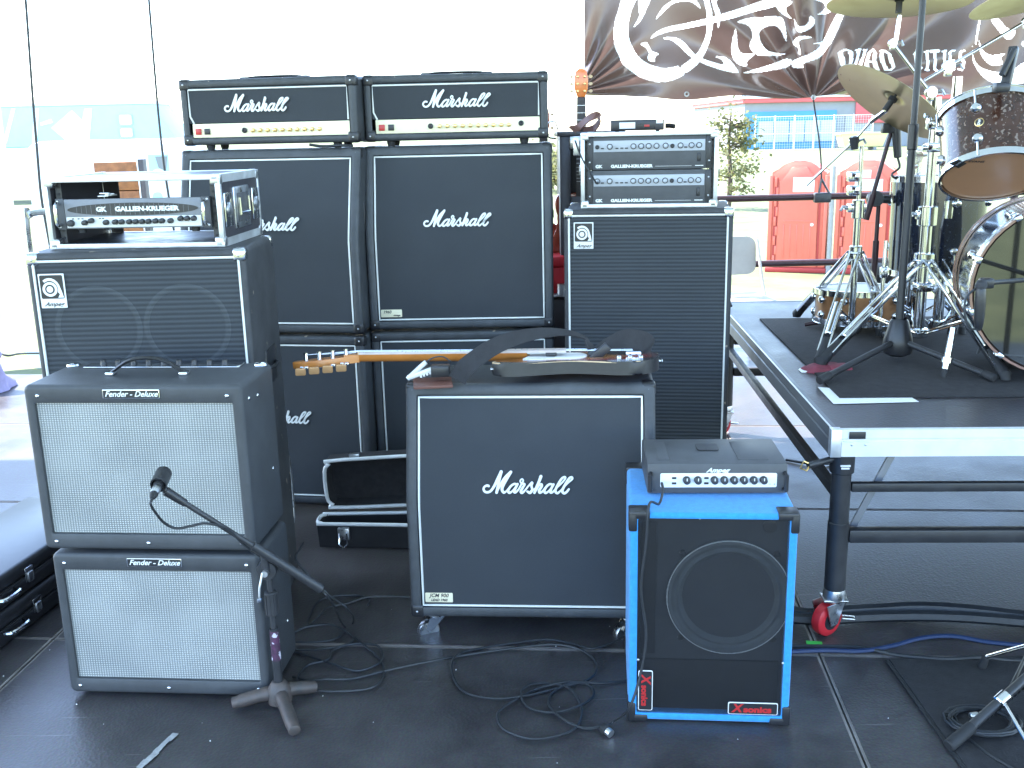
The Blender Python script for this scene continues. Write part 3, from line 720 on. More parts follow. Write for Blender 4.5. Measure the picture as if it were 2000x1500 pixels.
# the printed shapes are cut out of the cloth itself, so that daylight shines through white and brown alike
import numpy as np
nx, nz = 720, 210
xs = np.linspace(bx0, bx1, nx + 1); us = np.linspace(0, 1, nz + 1)
zb = np.array([bzb + .012 * math.sin((x - gx) * 9) + max(0, .04 - abs(x - bx0) * .12) - .012 * (x - gx) for x in xs])
XX = np.repeat(xs[:, None], nz + 1, 1); ZZ = zb[:, None] + (bzt - zb[:, None]) * us[None, :]
YY = np.array([[disp(XX[a, b], ZZ[a, b]) for b in range(nz + 1)] for a in range(nx + 1)])
cxg = (XX[:-1, :-1] + XX[1:, 1:]) / 2; czg = (ZZ[:-1, :-1] + ZZ[1:, 1:]) / 2
def covered(polylist, sm):
    out = np.zeros(cxg.shape, bool)
    for poly in polylist:
        P = [Vector((p.x, 0, p.z)) for p in (at(px, py, YB) for px, py in poly)]
        if sm: P = smooth_path(P, sm, True)
        px_ = [p.x for p in P]; pz_ = [p.z for p in P]
        box_ = (cxg >= min(px_)) & (cxg <= max(px_)) & (czg >= min(pz_)) & (czg <= max(pz_))
        if not box_.any(): continue
        qx, qz = cxg[box_], czg[box_]; ins = np.zeros(qx.shape, bool)
        for a in range(len(P)):
            x1_, z1_, x2_, z2_ = px_[a - 1], pz_[a - 1], px_[a], pz_[a]
            if z1_ == z2_: continue
            ins ^= ((z1_ > qz) != (z2_ > qz)) & (qx < (x2_ - x1_) * (qz - z1_) / (z2_ - z1_) + x1_)
        sub_ = out[box_]; sub_ |= ins; out[box_] = sub_
    return out
e1 = covered([Z1(p) for p in emblem], 3); e2 = covered([Z3(p) for p in emb2], 3) & ~e1; e3 = covered(polys, 0) & ~e1 & ~e2
def cloth_part(mask, name, m_):
    idx = {}; V_, F_ = [], []
    def vid(a, b):
        if (a, b) not in idx: idx[(a, b)] = len(V_); V_.append((XX[a, b], YY[a, b], ZZ[a, b]))
        return idx[(a, b)]
    for a, b in zip(*np.nonzero(mask)): F_.append((vid(a, b), vid(a + 1, b), vid(a + 1, b + 1), vid(a, b + 1)))
    me = bpy.data.meshes.new(name); me.from_pydata(V_, [], F_); me.materials.append(K[m_]); me.polygons.foreach_set('use_smooth', [True] * len(F_))
    return inst(me, name, bn)
cloth_part(~(e1 | e2 | e3), 'sheet', 'vinyl'); cloth_part(e1, 'emblem', 'vinylwhite'); cloth_part(e2, 'emblem', 'vinylwhite'); cloth_part(e3, 'lettering', 'vinylwhite')
for q in grom:
    MB().lathe([(.009, 0), (.016, -.004), (.018, .004), (.016, .008)], TR(q.x, disp(q.x, q.z) - .01, q.z + .02) @ RX(PI / 2), 12).build('grommet', 'alu_white', bn)
e = Vector((at(1603, 384, ya - .02).x, ya - .03, zA)); q = Vector((gx, YB - .01, gz + .02))
td = thing('tie_down', 'thin black tie-down cord from the banner grommet to the rail', 'cord', tuple(e))
MB().tube([q - e, (q - e) * .5 + Vector((.02, 0, 0)), Vector((-.01, -.02, .13))], .006, 6, sm=5).build('cord', 'cable', td)
MB().tube([(-.01, -.02, .13), (-.03, -.035, .02), (.0, -.04, -.03), (.045, -.035, .03), (-.01, -.02, .13)], .008, 6).build('hook', 'plastic', td)
MB().box((-.06, -.05, -.035), (.06, .0, .035), .01).build('clamp', 'satin', td)
# ================================================================== AMPLIFIERS
# white script lettering, traced as strokes (units: 2000 px wide drawing -> metres)
SCR = [([(205, 505), (170, 495), (120, 520), (100, 570), (130, 620), (190, 630), (255, 595), (320, 500), (385, 370), (460, 215)], [46, 44, 40, 40, 42, 44, 46, 50, 56, 58]),
 ([(458, 215), (430, 330), (400, 470), (365, 635)], [58, 50, 46, 52]),
 ([(372, 610), (440, 480), (540, 330), (655, 220)], [44, 46, 50, 54]),
 ([(650, 225), (560, 370), (490, 500), (475, 580), (510, 635), (560, 610), (600, 560)], [54, 60, 60, 52, 46, 34, 30]),
 ([(775, 470), (720, 462), (650, 510), (600, 590), (620, 640), (680, 610), (740, 540), (785, 465)], [36, 40, 44, 46, 44, 36, 34, 36]),
 ([(790, 462), (745, 550), (720, 620), (750, 630), (810, 570), (860, 480)], [44, 46, 44, 38, 34, 34]),
 ([(865, 450), (842, 400), (878, 362), (905, 395), (882, 440), (870, 455), (930, 465), (890, 540), (855, 610), (880, 640), (940, 590), (1000, 510)], [26, 28, 30, 28, 28, 34, 42, 46, 48, 46, 34, 32]),
 ([(1000, 510), (1085, 430), (1070, 500), (1085, 580), (1040, 640), (985, 610)], [30, 46, 42, 46, 46, 38]),
 ([(1050, 610), (1110, 575), (1160, 540)], [34, 30, 30]),
 ([(1262, 305), (1220, 420), (1170, 530), (1130, 635)], [56, 52, 50, 48]),
 ([(1165, 590), (1215, 500), (1270, 465), (1275, 510), (1225, 590), (1240, 635), (1300, 600), (1340, 540)], [34, 36, 44, 46, 50, 46, 36, 32]),
 ([(1500, 475), (1440, 462), (1375, 510), (1330, 590), (1350, 640), (1410, 610), (1470, 540), (1510, 470)], [36, 40, 44, 46, 44, 36, 34, 36]),
 ([(1515, 465), (1470, 550), (1450, 620), (1480, 632), (1540, 580), (1600, 500)], [44, 46, 44, 38, 34, 32]),
 ([(1560, 550), (1680, 440), (1750, 350), (1740, 318), (1680, 350), (1610, 460), (1550, 590), (1590, 645), (1650, 600)], [28, 30, 34, 38, 42, 46, 48, 44, 32]),
 ([(1650, 600), (1800, 440), (1890, 360), (1880, 322), (1830, 345), (1760, 450), (1690, 590), (1725, 645), (1780, 615), (1822, 560)], [28, 30, 34, 38, 42, 46, 48, 46, 42, 38])]
def script_mesh(wd):
    s = wd / 1830.0; m = MB()
    for i, (pts, ww) in enumerate(SCR):
        m.ribbon([((x - 1000) * s, (425 - y) * s) for x, y in pts], [q * s * 1.08 for q in ww], -.0075 - .00012 * i, -.003, sm=4)
    return m.mesh('logo', 'paint', False)
LOGO = script_mesh(.279)

def knob_mesh(r, h, m, seg=14, skirt=0):
    b = MB(); b.lathe([(r * 1.0 + skirt, 0), (r + skirt, -h * .25), (r * .95, -h * .3), (r * .88, -h * .95), (r * .75, -h), (0, -h)], RX(-PI / 2) @ Matrix.Diagonal((1, 1, 1, 1)), seg)
    for v in b.b.verts: pass
    return b.mesh('knob', m)
# knobs stick out towards -y
def yk(me):   # make sure the mesh points to -y
    ys = [v.co.y for v in me.vertices]
    if max(ys) > -min(ys): me.transform(Matrix.Diagonal((1, -1, 1, 1))); me.flip_normals()
    return me
KN_GOLD = yk(knob_mesh(.0085, .014, 'brass')); KN_BLACK = yk(knob_mesh(.0085, .015, 'plastic')); KN_GREY = yk(knob_mesh(.0085, .016, 'ctrl'))
KN_BIG = yk(knob_mesh(.0105, .016, 'satin'))
def pointer(me): return me

def screw_mesh(r=.006, m='chrome'):
    return MB().lathe([(r, 0), (r * .9, -r * .35), (r * .5, -r * .62), (0, -r * .7)], RX(-PI / 2), 10).mesh('screw', m)
SCREW = yk(screw_mesh()); SCREW_S = yk(screw_mesh(.004, 'steel'))

def corner_mesh(sz, m='plastic', t=.0025):
    """three-sided corner protector; the outer corner sits at the origin, legs along +x +y +z"""
    b = MB(); 
    b.box((-t, -t, -t), (sz, sz, sz), sz * .28, 3)
    return b.mesh('corner_protector', m)
CORN = corner_mesh(.046)
def corners(root, w, h, d, me, sl=0, front_only=False, back=True, sel=None):
    for sx in (-1, 1):
        for z in (0, 1):
            for y in ((0,) if not back else (0, 1)):
                o = inst(me, 'corner_protector', root, (sx * w / 2, (sl if z else 0) if not y else d, h if z else 0))
                o.scale = (-sx, 1 if not y else -1, -1 if z else 1)
                if not y:
                    inst(SCREW_S, 'screw', o, (.02, -.0026, .02), None)

def plate(name, parent, x0, x1, z0, z1, y, t, m, r=.003, label=None):
    return MB().prism(rrect(x0, x1, z0, z1, r, 3), y - t, y, bev=min(t * .3, .001)).build(name, m, parent, label=label)

def caster(root, loc, yaw=0.0, wheel='steel', R=.036):
    c = MB().box((-.03, -.03, -.006), (.03, .03, 0), .001).cyl((0, 0, -.02), (0, 0, -.005), .022, seg=14).build('caster', 'steel', root, loc, (0, 0, yaw))
    f = MB()
    for sx in (-1, 1): f.prism([(-.026, -.018), (.026, -.018), (.040, -.05), (.028, -.066), (.014, -.06)], sx * .017 - .0015, sx * .017 + .0015)
    f.build('fork', 'chrome', c)
    MB().lathe([(0, -.013), (R * .55, -.013), (R * .9, -.014), (R, -.008), (R, .008), (R * .9, .014), (0, .013)], TR(.027, 0, -.066 + (R - R)) @ RX(PI / 2), 20).build('wheel', wheel, c)
    return c

def guitar_cab(name, label, loc, yaw, slant=.1, h=.745, logo_z=.45, badge=None, casters=False, group=None):
    w, d = .77, .365; zf = h * .515 if slant else 0
    t = thing(name, label, 'speaker cabinet', loc, yaw, group)
    MB().frame(w, h, d, .022, .013, (.034, .034, .034, .034), .011).slant(zf, h, slant, d).build('cabinet', 'tolex', t)
    b = MB().box((-w / 2 + .036, .0055, .036), (w / 2 - .036, .02, h - .036)); b.slant(zf, h, slant, d).build('grille_cloth', 'grille', t)
    p = [(x, .004, z) for x, z in ((-w / 2 + .041, .041), (w / 2 - .041, .041), (w / 2 - .041, h - .041), (-w / 2 + .041, h - .041))]
    fine = []
    for i in range(4):
        a, q = Vector(p[i]), Vector(p[(i + 1) % 4])
        for k in range(16): fine.append(a.lerp(q, k / 16))
    m = MB().tube(fine, .0036, 6, closed=True)
    if slant:
        for v in m.b.verts:
            if v.co.z > zf: v.co.y += slant * (v.co.z - zf) / (h - zf) * (1 - v.co.y / d)
    m.build('piping', 'white', t)
    yl = slant * max(0, logo_z - zf) / (h - zf) if slant else 0
    inst(LOGO, 'logo', t, (-.005, yl + .006, logo_z), (-math.atan2(slant, h - zf) if slant else 0, 0, 0))
    corners(t, w, h, d, CORN, slant)
    if badge:
        pl = plate('badge', t, -w / 2 + .048, -w / 2 + .136, .052, .084, .004, .003, 'gold')
        for s_, sz, zz, xx in badge: text(s_, sz, 'darkwood', pl, (-w / 2 + .092 + xx, .0005, zz), shear=.25, bold=.0003)
    for sx in (-1, 1):
        hd = MB().box((sx * w / 2 - .006, d * .42 - .05, h * .55), (sx * w / 2 + .003, d * .42 + .10, h * .55 + .12), .004).build('side_handle', 'plastic', t)
        MB().box((sx * (w / 2 + .002) - .004, d * .42 - .02, h * .55 + .03), (sx * (w / 2 + .002) + .004, d * .42 + .07, h * .55 + .06), .003).build('grip', 'rubber', hd)
    if casters:
        for sx in (-1, 1):
            for y in (.055, d - .05): caster(t, (sx * (w / 2 - .07), y, 0), PI + (.5 if y < .1 else -.4))
    else:
        for sx in (-1, 1):
            for y in (.05, d - .05): MB().lathe([(.016, 0), (.018, -.009), (.012, -.0095), (0, -.0095)], TR(sx * (w / 2 - .06), y, 0), 12).build('foot', 'rubber', t)
    return t

def guitar_head(label, loc, yaw, logo_x=.0, jack_right=False, group=None):
    w, h, d = .75, .260, .215
    t = thing('amplifier_head', label, 'amplifier', loc, yaw, group)
    MB().frame(w, h, d, .024, .014, (.03, .03, .028, .03), .012).build('cabinet', 'tolex', t)
    MB().box((-w / 2 + .032, .006, .088), (w / 2 - .032, .02, h - .032)).build('grille_cloth', 'grille', t)
    p = [(-w / 2 + .052, .005, .086), (-w / 2 + .038, .004, .115), (-w / 2 + .038, .004, h - .04), (w / 2 - .038, .004, h - .04), (w / 2 - .038, .004, .09)]
    MB().tube(p, .0036, 6).build('piping', 'white', t)
    pn = plate('control_panel', t, -w / 2 + .045, w / 2 - .034, .030, .085, .007, .005, 'gold')
    inst(LOGO, 'logo', t, (logo_x, .006, .164))
    MB().box((-.345 + .028, -.004, .042), (-.345 + .052, .003, .066), .002).build('rocker_switch', 'redlamp', t)
    MB().box((-.345 + .066, -.004, .042), (-.345 + .090, .003, .066), .002).build('rocker_switch', 'plastic', t)
    MB().lathe([(.011, 0), (.011, -.005), (.006, -.007), (.0055, -.002), (0, -.002)], TR(-.105, .002, .056) @ RX(PI / 2) @ Matrix.Diagonal((1, 1, -1, 1)), 14).build('jack_socket', 'plastic', t)
    for k in range(10): inst(KN_GOLD, 'knob', t, (-.068 + k * .0315, .002, .055))
    if jack_right: MB().lathe([(.011, 0), (.011, -.005), (.006, -.007), (0, -.002)], TR(.265, .002, .06) @ RX(PI / 2) @ Matrix.Diagonal((1, 1, -1, 1)), 14).build('jack_socket', 'plastic', t)
    text('AMP', .016, 'brass', pn, (-.205, .0018, .062), bold=.0004, sx=1.6, shear=.2) if False else None
    corners(t, w, h, d, CORN)
    MB().tube([(-.12, d / 2, h + .002), (-.10, d / 2, h + .008), (0, d / 2, h + .010), (.10, d / 2, h + .008), (.12, d / 2, h + .002)], (.016, .005), 8, sm=4, flat=(0, 0, 1)).build('handle', 'strap', t)
    for sx in (-1, 1): MB().box((sx * .125 - .022, d / 2 - .02, h), (sx * .125 + .022, d / 2 + .02, h + .010), .004).build('handle_cap', 'plastic', t)
    for sx in (-1, 1):
        for y in (.04, d - .04): MB().lathe([(.018, 0), (.018, -.008), (.014, -.022), (0, -.022)], TR(sx * (w / 2 - .1), y, .001), 12).build('foot', 'rubber', t)
    return t

HC = .745
LU = (-.987, 4.162); RU = (-.204, 4.169)
lowl = guitar_cab('speaker_cabinet', 'black straight cabinet at the bottom of the left stack, half hidden by the amplifiers', (*LU, .012), -9.2, 0, HC, .40, group='black guitar cabinets with white script lettering')
lowr = guitar_cab('speaker_cabinet', 'black straight cabinet at the bottom of the right stack, behind the guitar case lid', (*RU, .012), -1.9, 0, HC, .40, group='black guitar cabinets with white script lettering')
upl = guitar_cab('speaker_cabinet', 'black angled cabinet second from top in the left stack, its lettering half hidden', (*LU, .012 + HC + .012), -9.2, .1, HC, .455, group='black guitar cabinets with white script lettering')
upr = guitar_cab('speaker_cabinet', 'black angled cabinet in the right stack with a small gold badge at its lower left', (*RU, .012 + HC + .012), -1.9, .1, HC, .455, badge=(('1960', .017, .074, -.018), ('vintage', .010, .060, .022)), group='black guitar cabinets with white script lettering')
cm = guitar_cab('speaker_cabinet', 'black angled cabinet on casters in front, with a guitar lying on top', (.046, 2.925, .072), -4.3, .1, .742, .448, badge=(('JCM 900', .017, .0755, 0), ('LEAD 1960', .011, .060, 0)), casters=True, group='black guitar cabinets with white script lettering')
ZH = .012 + HC + .012 + HC + .022
hl = guitar_head('black amplifier head with gold panel on top of the left stack', (LU[0] + .02, LU[1] + .10, ZH), -9.2, -.045, group='amplifier heads with gold panels')
hr = guitar_head('black amplifier head with gold panel on top of the right stack', (RU[0], RU[1] + .10, ZH), -1.9, .005, True, group='amplifier heads with gold panels')
# straps and a cable left under and behind the heads
q = Vector((LU[0] + .19, LU[1] + .05, ZH - .006))
MB_ = MB().tube([q, q + Vector((.05, .02, -.008)), q + Vector((.12, .0, -.006)), q + Vector((.17, .03, -.008))], .006, 6, sm=5)
tag(MB_.build('loose_cable', 'cable'), 'short black cable end under the left amplifier head', 'cable')

# ------------------------------------------------------------------ bass cabinets with the badge of a white swirl
def badge_part(parent, x0, z1, w_, y):
    """white plate with a black field and a white swirl letter, small script line below"""
    h_ = w_ * 1.34; z0 = z1 - h_; cx = x0 + w_ / 2; s = w_
    pl = plate('badge', parent, x0, x0 + w_, z0, z1, y, .003, 'paint', .002)
    yy = y - .003
    MB().prism(rrect(x0 + .055 * s, x0 + .945 * s, z1 - .97 * s, z1 - .05 * s, .06 * s), yy - .0006, yy).build('badge_field', 'plastic', pl, smooth=False)
    bx, bz = x0 + .42 * s, z1 - .60 * s
    # swoosh: outer arch running down into the tail at right
    outer = [(bx + .40 * s * math.cos(R_(a)), bz + .44 * s * math.sin(R_(a))) for a in (128, 110, 92, 75, 58, 40, 22, 8)]
    outer += [(x0 + .86 * s, bz - .08 * s), (x0 + .90 * s, bz - .26 * s), (x0 + .92 * s, z1 - .93 * s), (x0 + .70 * s, z1 - .93 * s), (x0 + .78 * s, bz - .20 * s)]
    outer += [(bx + .315 * s * math.cos(R_(a)), bz + .335 * s * math.sin(R_(a))) for a in (-20, 0, 20, 40, 60, 80, 100, 128)]
    m = MB(); m.prism(outer, yy - .0014, yy - .0007)
    m.prism(ellipse(bx, bz, .285 * s, .285 * s), yy - .0014, yy - .0007); m.build('badge_swirl', 'paint', pl, smooth=False)
    MB().prism(ellipse(bx, bz, .185 * s, .185 * s), yy - .0020, yy - .0015).build('badge_ring', 'plastic', pl, smooth=False)
    MB().prism(ellipse(bx, bz, .125 * s, .125 * s), yy - .0026, yy - .0021).build('badge_eye', 'paint', pl, smooth=False)
    text('Ampeg', w_ * .22, 'plastic', pl, (cx, yy - .0005, z0 + .15 * s), shear=.5, bold=.0003, extrude=.0004, sx=1.15)

CORN_ST = corner_mesh(.040, 'chrome', .002)
def bass_cab(label, loc, yaw, h, bx, bz, d=.40, rot=None, speakers=False):
    w = .66
    t = thing('bass_cabinet', label, 'speaker cabinet', loc, yaw, 'tall bass cabinets with ribbed grilles')
    MB().frame(w, h, d, .018, .014, (.018, .018, .02, .022), .010).build('cabinet', 'tolex_worn', t)
    MB().box((-w / 2 + .019, .006, .021), (w / 2 - .019, .02, h - .023)).build('grille_cloth', 'ribbed', t)
    if speakers:
        for k, (cx, cz) in enumerate(((-.135, h - .235), (.135, h - .235))):
            m = MB().lathe([(.116, .0), (.120, -.0012), (.129, -.0012), (.133, 0)], TR(cx, .0058, cz) @ RX(PI / 2) @ Matrix.Diagonal((1, 1, -1, 1)), 48)
            for v in m.b.verts: v.co.y = min(v.co.y, .0058) if v.co.y > .0 else v.co.y
            m.build('speaker_outline', 'ribbed_pale', t)
    p = rrect(-w / 2 + .021, w / 2 - .021, .023, h - .025, .014, 4)
    MB().tube([(x, .003, z) for x, z in p], .0042, 6, closed=True).build('piping', 'white', t)
    badge_part(t, bx, bz + h - (1.222 if bx < -.295 else h), .078, .003)
    corners(t, w, h, d, CORN_ST)
    for sx in (-1, 1):
        hd = MB().box((sx * w / 2 - .004, .16, h * .62), (sx * w / 2 + .003, .30, h * .62 + .12), .003).build('side_handle', 'plastic', t)
        MB().tube([(sx * (w / 2 + .003), .18, h * .62 + .06), (sx * (w / 2 + .016), .2, h * .62 + .06), (sx * (w / 2 + .016), .26, h * .62 + .06), (sx * (w / 2 + .003), .28, h * .62 + .06)], .006, 8).build('grip', 'rubber', hd)
    # towel-bar handle low on the back edge
    bar_ = MB().tube([(w / 2 - .03, d, .18), (w / 2 - .02, d + .05, .2), (w / 2 - .02, d + .05, .42), (w / 2 - .03, d, .44)], .011, 8, sm=4).build('tilt_bar', 'steel', t)
    for sx in (-1, 1): MB().lathe([(.03, -.015), (.045, -.015), (.048, 0), (.045, .015), (.03, .015)], TR(sx * (w / 2 - .05), d + .02, .05) @ RY(PI / 2), 16).build('wheel', 'rubber', t)
    return t
AL = bass_cab('tall black bass cabinet at left behind the two silver grilled amplifiers', (-1.126, 3.055, .005), .7, 1.238, -.298, 1.160, speakers=True)
AR = bass_cab('tall black bass cabinet at right, under the rack of two amplifiers', (.545, 3.999, .005), -8.1, 1.255, -.290, 1.205)

# ------------------------------------------------------------------ silver-grilled combo amplifier and its extension cabinet
def silver_amp(name, label, loc, yaw, combo):
    w, h, d = (.605, .474, .265) if combo else (.597, .437, .265)
    t = thing(name, label, 'amplifier' if combo else 'speaker cabinet', loc, yaw, 'amplifiers with silver grilles')
    MB().frame(w, h, d, .018, .012, (.027, .027, .046, .050), .014).build('cabinet', 'fender_tolex', t)
    MB().box((-w / 2 + .0275, .0115, .0465), (w / 2 - .0275, .03, h - .0505)).build('grille_cloth', 'silver', t)
    pl = plate('nameplate', t, -.079, .079, h - .037, h - .012, .0, .0025, 'chrome', .002)
    MB().prism(rrect(-.0765, .0765, h - .0345, h - .0145, .002), -.0030, -.0026).build('nameplate_field', 'plastic', pl, smooth=False)
    text('Fender - Deluxe', .0215, 'white', pl, (0, -.0032, h - .0245), shear=.38, bold=.0004, extrude=.0003, sx=1.02)
    for x, z in ((-.262, h - .03), (.262, h - .03), (-.265, .024), (0, .022), (.265, .024)): inst(SCREW, 'screw', t, (x, .0, z))
    for y, z in ((.05, h - .05), (.12, h - .06), (.2, h - .3)): inst(SCREW, 'screw', t, (w / 2, y, z), (0, 0, PI / 2))
    for sx in (-1, 1):
        for y in (.05, d - .05): MB().lathe([(.014, 0), (.017, -.011), (0, -.0115)], TR(sx * (w / 2 - .07), y, .001), 12).build('foot', 'chrome', t)
    if combo:
        hz = h
        MB().tube([(-.105, .11, hz + .006), (-.09, .11, hz + .018), (-.05, .11, hz + .042), (0, .11, hz + .050), (.05, .11, hz + .042), (.09, .11, hz + .018), (.105, .11, hz + .006)], (.011, .005), 10, sm=4, flat=(0, 0, 1)).build('handle', 'plastic', t)
        for sx in (-1, 1): MB().box((sx * .105 - .012, .095, hz - .001), (sx * .105 + .012, .125, hz + .012), .004).build('handle_cap', 'chrome', t)
        p = plate('control_panel', t, -.23, .23, -.025, .025, 0, .003, 'chrome'); p.location = (0, d - .045, hz + .001); p.rotation_euler = (R_(-90), 0, 0)
        for k in range(9): 
            o = inst(KN_BLACK, 'knob', p, (-.18 + k * .045, -.003, 0))
        for sx in (-1, 1): MB().lathe([(.02, 0), (.018, .006), (.01, .009), (0, .0095)], TR(sx * (w / 2 - .024), d - .03, hz - .001), 12).build('corner_cap', 'chrome', t)
    return t
FL = silver_amp('extension_cabinet', 'silver grilled cabinet on the floor, lower one of the front left pair', (-1.007, 2.622, .0125), -4.7, False)
FU = silver_amp('combo_amplifier', 'silver grilled combo amplifier with top handle, on its matching cabinet', (-1.016, 2.620, .0125 + .437 + .0125), -4.9, True)

# ------------------------------------------------------------------ road cases with rack gear
def road_case(name, label, loc, yaw, w, h, d, open_back=True, group=None):
    t = thing(name, label, 'rack case', loc, yaw, group)
    k = .011
    MB().box((-w / 2, .004, 0), (w / 2, d, k)).build('bottom_panel', 'laminate', t); MB().box((-w / 2, .004, h - k), (w / 2, d, h)).build('top_panel', 'laminate', t)
    for sx in (-1, 1): MB().box((min(sx * w / 2, sx * (w / 2 - k)), .0045, k + .0005), (max(sx * w / 2, sx * (w / 2 - k)), d - .0005, h - k - .0005)).build('side_panel', 'laminate', t)
    e = .022; q = .0025; m = MB()
    # aluminium angle along all edges, a fat valance round the front and back openings
    for y0, y1 in ((-.004, .016), (d - .012, d + .004)):
        m.box((-w / 2 - q, y0, h - .013), (w / 2 + q, y1, h + q), .002); m.box((-w / 2 - q, y0, -q), (w / 2 + q, y1, .013), .002)
        for sx in (-1, 1): m.box((min(sx * (w / 2 + q), sx * (w / 2 - .013)), y0 + .0007, .0131), (max(sx * (w / 2 + q), sx * (w / 2 - .013)), y1 - .0007, h - .0131), .002)
    for sx in (-1, 1):
        for z in (0, 1):
            zz = h if z else 0; s = -1 if z else 1
            m.box((min(sx * w / 2, sx * (w / 2 + q)), .0165, min(zz, zz + s * e)), (max(sx * w / 2, sx * (w / 2 + q)), d - .0125, max(zz, zz + s * e)))
            m.box((min(sx * (w / 2 + q), sx * (w / 2 - e)), .0165, min(zz, zz - s * q)), (max(sx * (w / 2 + q), sx * (w / 2 - e)), d - .0125, max(zz, zz - s * q)))
    m.build('edge_trim', 'alu', t)
    ball = corner_mesh(.030, 'steel', .004)
    for sx in (-1, 1):
        for z in (0, 1):
            for y in (0, 1):
                o = inst(ball, 'ball_corner', t, (sx * w / 2, d if y else .0, h if z else 0)); o.scale = (-sx, -1 if y else 1, -1 if z else 1)
    for sx in (-1, 1):
        X = sx * (w / 2)
        dish = MB().box((min(X - sx * .004, X + sx * .005), d * .5 - .075, h / 2 - .065), (max(X - sx * .004, X + sx * .005), d * .5 + .075, h / 2 + .065), .004).build('handle_dish', 'steel', t)
        MB().box((min(X + sx * .0052, X + sx * .007), d * .5 - .052, h / 2 - .045), (max(X + sx * .0052, X + sx * .007), d * .5 + .052, h / 2 + .045), .001).build('dish_recess', 'darkpanel', dish)
        MB().tube([(X + sx * .008, d * .5 - .045, h / 2 + .03), (X + sx * .010, d * .5 - .045, h / 2 - .02), (X + sx * .010, d * .5 + .045, h / 2 - .02), (X + sx * .008, d * .5 + .045, h / 2 + .03)], .006, 8).build('handle', 'chrome', dish)
        for y in (.055, d - .055):
            la = MB().box((min(X, X + sx * .006), y - .032, h / 2 - .052), (max(X, X + sx * .006), y + .032, h / 2 + .052), .003).build('latch', 'chrome', t)
            MB().lathe([(.020, 0), (.020, .004), (.012, .007), (0, .007)], TR(X + sx * .006, y, h / 2) @ RY(sx * PI / 2), 14).build('latch_dial', 'steel', la)
            MB().box((min(X + sx * .0062, X + sx * .012), y - .006, h / 2 - .022), (max(X + sx * .0062, X + sx * .012), y + .006, h / 2 + .022), .002).build('latch_key', 'steel', la)
        m = MB(); xr = sx * .2325
        m.box((min(xr, xr + sx * .018) , .030, k + .002), (max(xr, xr + sx * .018), .034, h - k - .002)); m.box((sx * .2505 - .0015, .0301, k + .002), (sx * .2505 + .0015, .06, h - k - .002))
        r = m.build('rack_rail', 'satin', t)
        z = .03; m = MB()
        while z < h - .025: m.cyl((xr + sx * .009, .0285, z), (xr + sx * .009, .0305, z), .0042, seg=8); z += .0222
        m.build('rail_hole', 'rubber', r)
    return t

# left rack: open case with one bass amplifier in it
RLp = (-1.140, 3.125, .005 + 1.238 + .004)
rl = road_case('rack_case', 'open silver edged rack case on the left bass cabinet', RLp, -3.6, .545, .212, .385)
g1 = thing('bass_amplifier', 'grey bass amplifier with a dark oval plate inside the left rack case', 'amplifier', (RLp[0] - .006, RLp[1] + .012, RLp[2] + .052), -3.6)
MB().box((-.215, .012, .008), (.215, .22, .082), .003).build('chassis', 'satin', g1)
fp = MB().box((-.215, .0, .006), (.215, .0115, .096), .003).build('front_panel', 'grey', g1)
MB().prism(ellipse(0, .064, .205, .019, 40), -.0022, -.0004).build('oval_plate', 'plastic', g1)
m = MB()
for k in range(24):
    x = -.175 + k * .0152; hh = .019 * math.sqrt(max(0, 1 - (x / .205) ** 2)) - .0015
    if abs(x) < .135 and abs(x) > .0: pass
    m.box((x - .0004, -.0027, .064 - hh), (x + .0004, -.0023, .064 + hh))
m.build('plate_line', 'grey', g1)
text('GALLIEN-KRUEGER', .019, 'white', g1, (.045, -.0032, .064), bold=.0010, extrude=.0003, sx=1.22)
text('GK', .019, 'white', g1, (-.098, -.0032, .064), bold=.0010, extrude=.0003, sx=1.15)
text('1001 RB', .007, 'white', g1, (.178, -.0032, .064), bold=.0003, extrude=.0003, sx=1.2) if False else None
plate('control_strip', g1, -.211, .211, .010, .042, .0, .0018, 'ctrlwhite', .001)
for k, (x, z) in enumerate(((-.196, .024), (-.152, .025), (-.131, .031), (-.085, .025), (-.056, .026), (-.036, .026), (-.012, .026), (.008, .026), (.028, .026), (.048, .026), (.070, .027), (.090, .027), (.117, .027), (.149, .033), (.169, .033), (.190, .033))):
    inst(KN_BIG if k == 0 else KN_BLACK, 'knob', g1, (x, -.0018, z))
for x in (-.19, -.172, -.16, -.105, -.095): MB().box((x - .003, -.0035, .0355), (x + .003, -.0019, .0385)).build('push_switch', 'plastic', g1)
for sx in (-1, 1):
    MB().box((min(sx * .2155, sx * .241), .0005, .004), (max(sx * .2155, sx * .241), .0135, .098), .001).build('rack_ear', 'darkpanel', g1)
    MB().tube([(sx * .229, .0, .020), (sx * .229, -.026, .022), (sx * .229, -.026, .080), (sx * .229, .0, .082)], .0052, 8, sm=3).build('rack_handle', 'chrome', g1)
    for z in (.012, .09): inst(SCREW_S, 'screw', g1, (sx * .234, .0, z))
for x in (-.18, .18): MB().cyl((x, .03, -.008), (x, .03, .008), .012, seg=12).build('foot', 'rubber', g1)
# half panel closing the left part of the case's back
MB().box((-.26, .375, .012), (-.208, .381, .2)).build('back_panel', 'laminate', rl)
tp = thing('metal_clip', 'small crumpled silver clip on the amplifier in the left rack', 'clip', (RLp[0] - .085, RLp[1] + .045, RLp[2] + .149), 15)
m = MB()
for k in range(5): m.cbox((random.uniform(-.02, .02), random.uniform(-.01, .01), .006 + k * .002), (.03, .012, .004), .001, M=RZ(k * .7) )
m.build('spring', 'alu', tp)

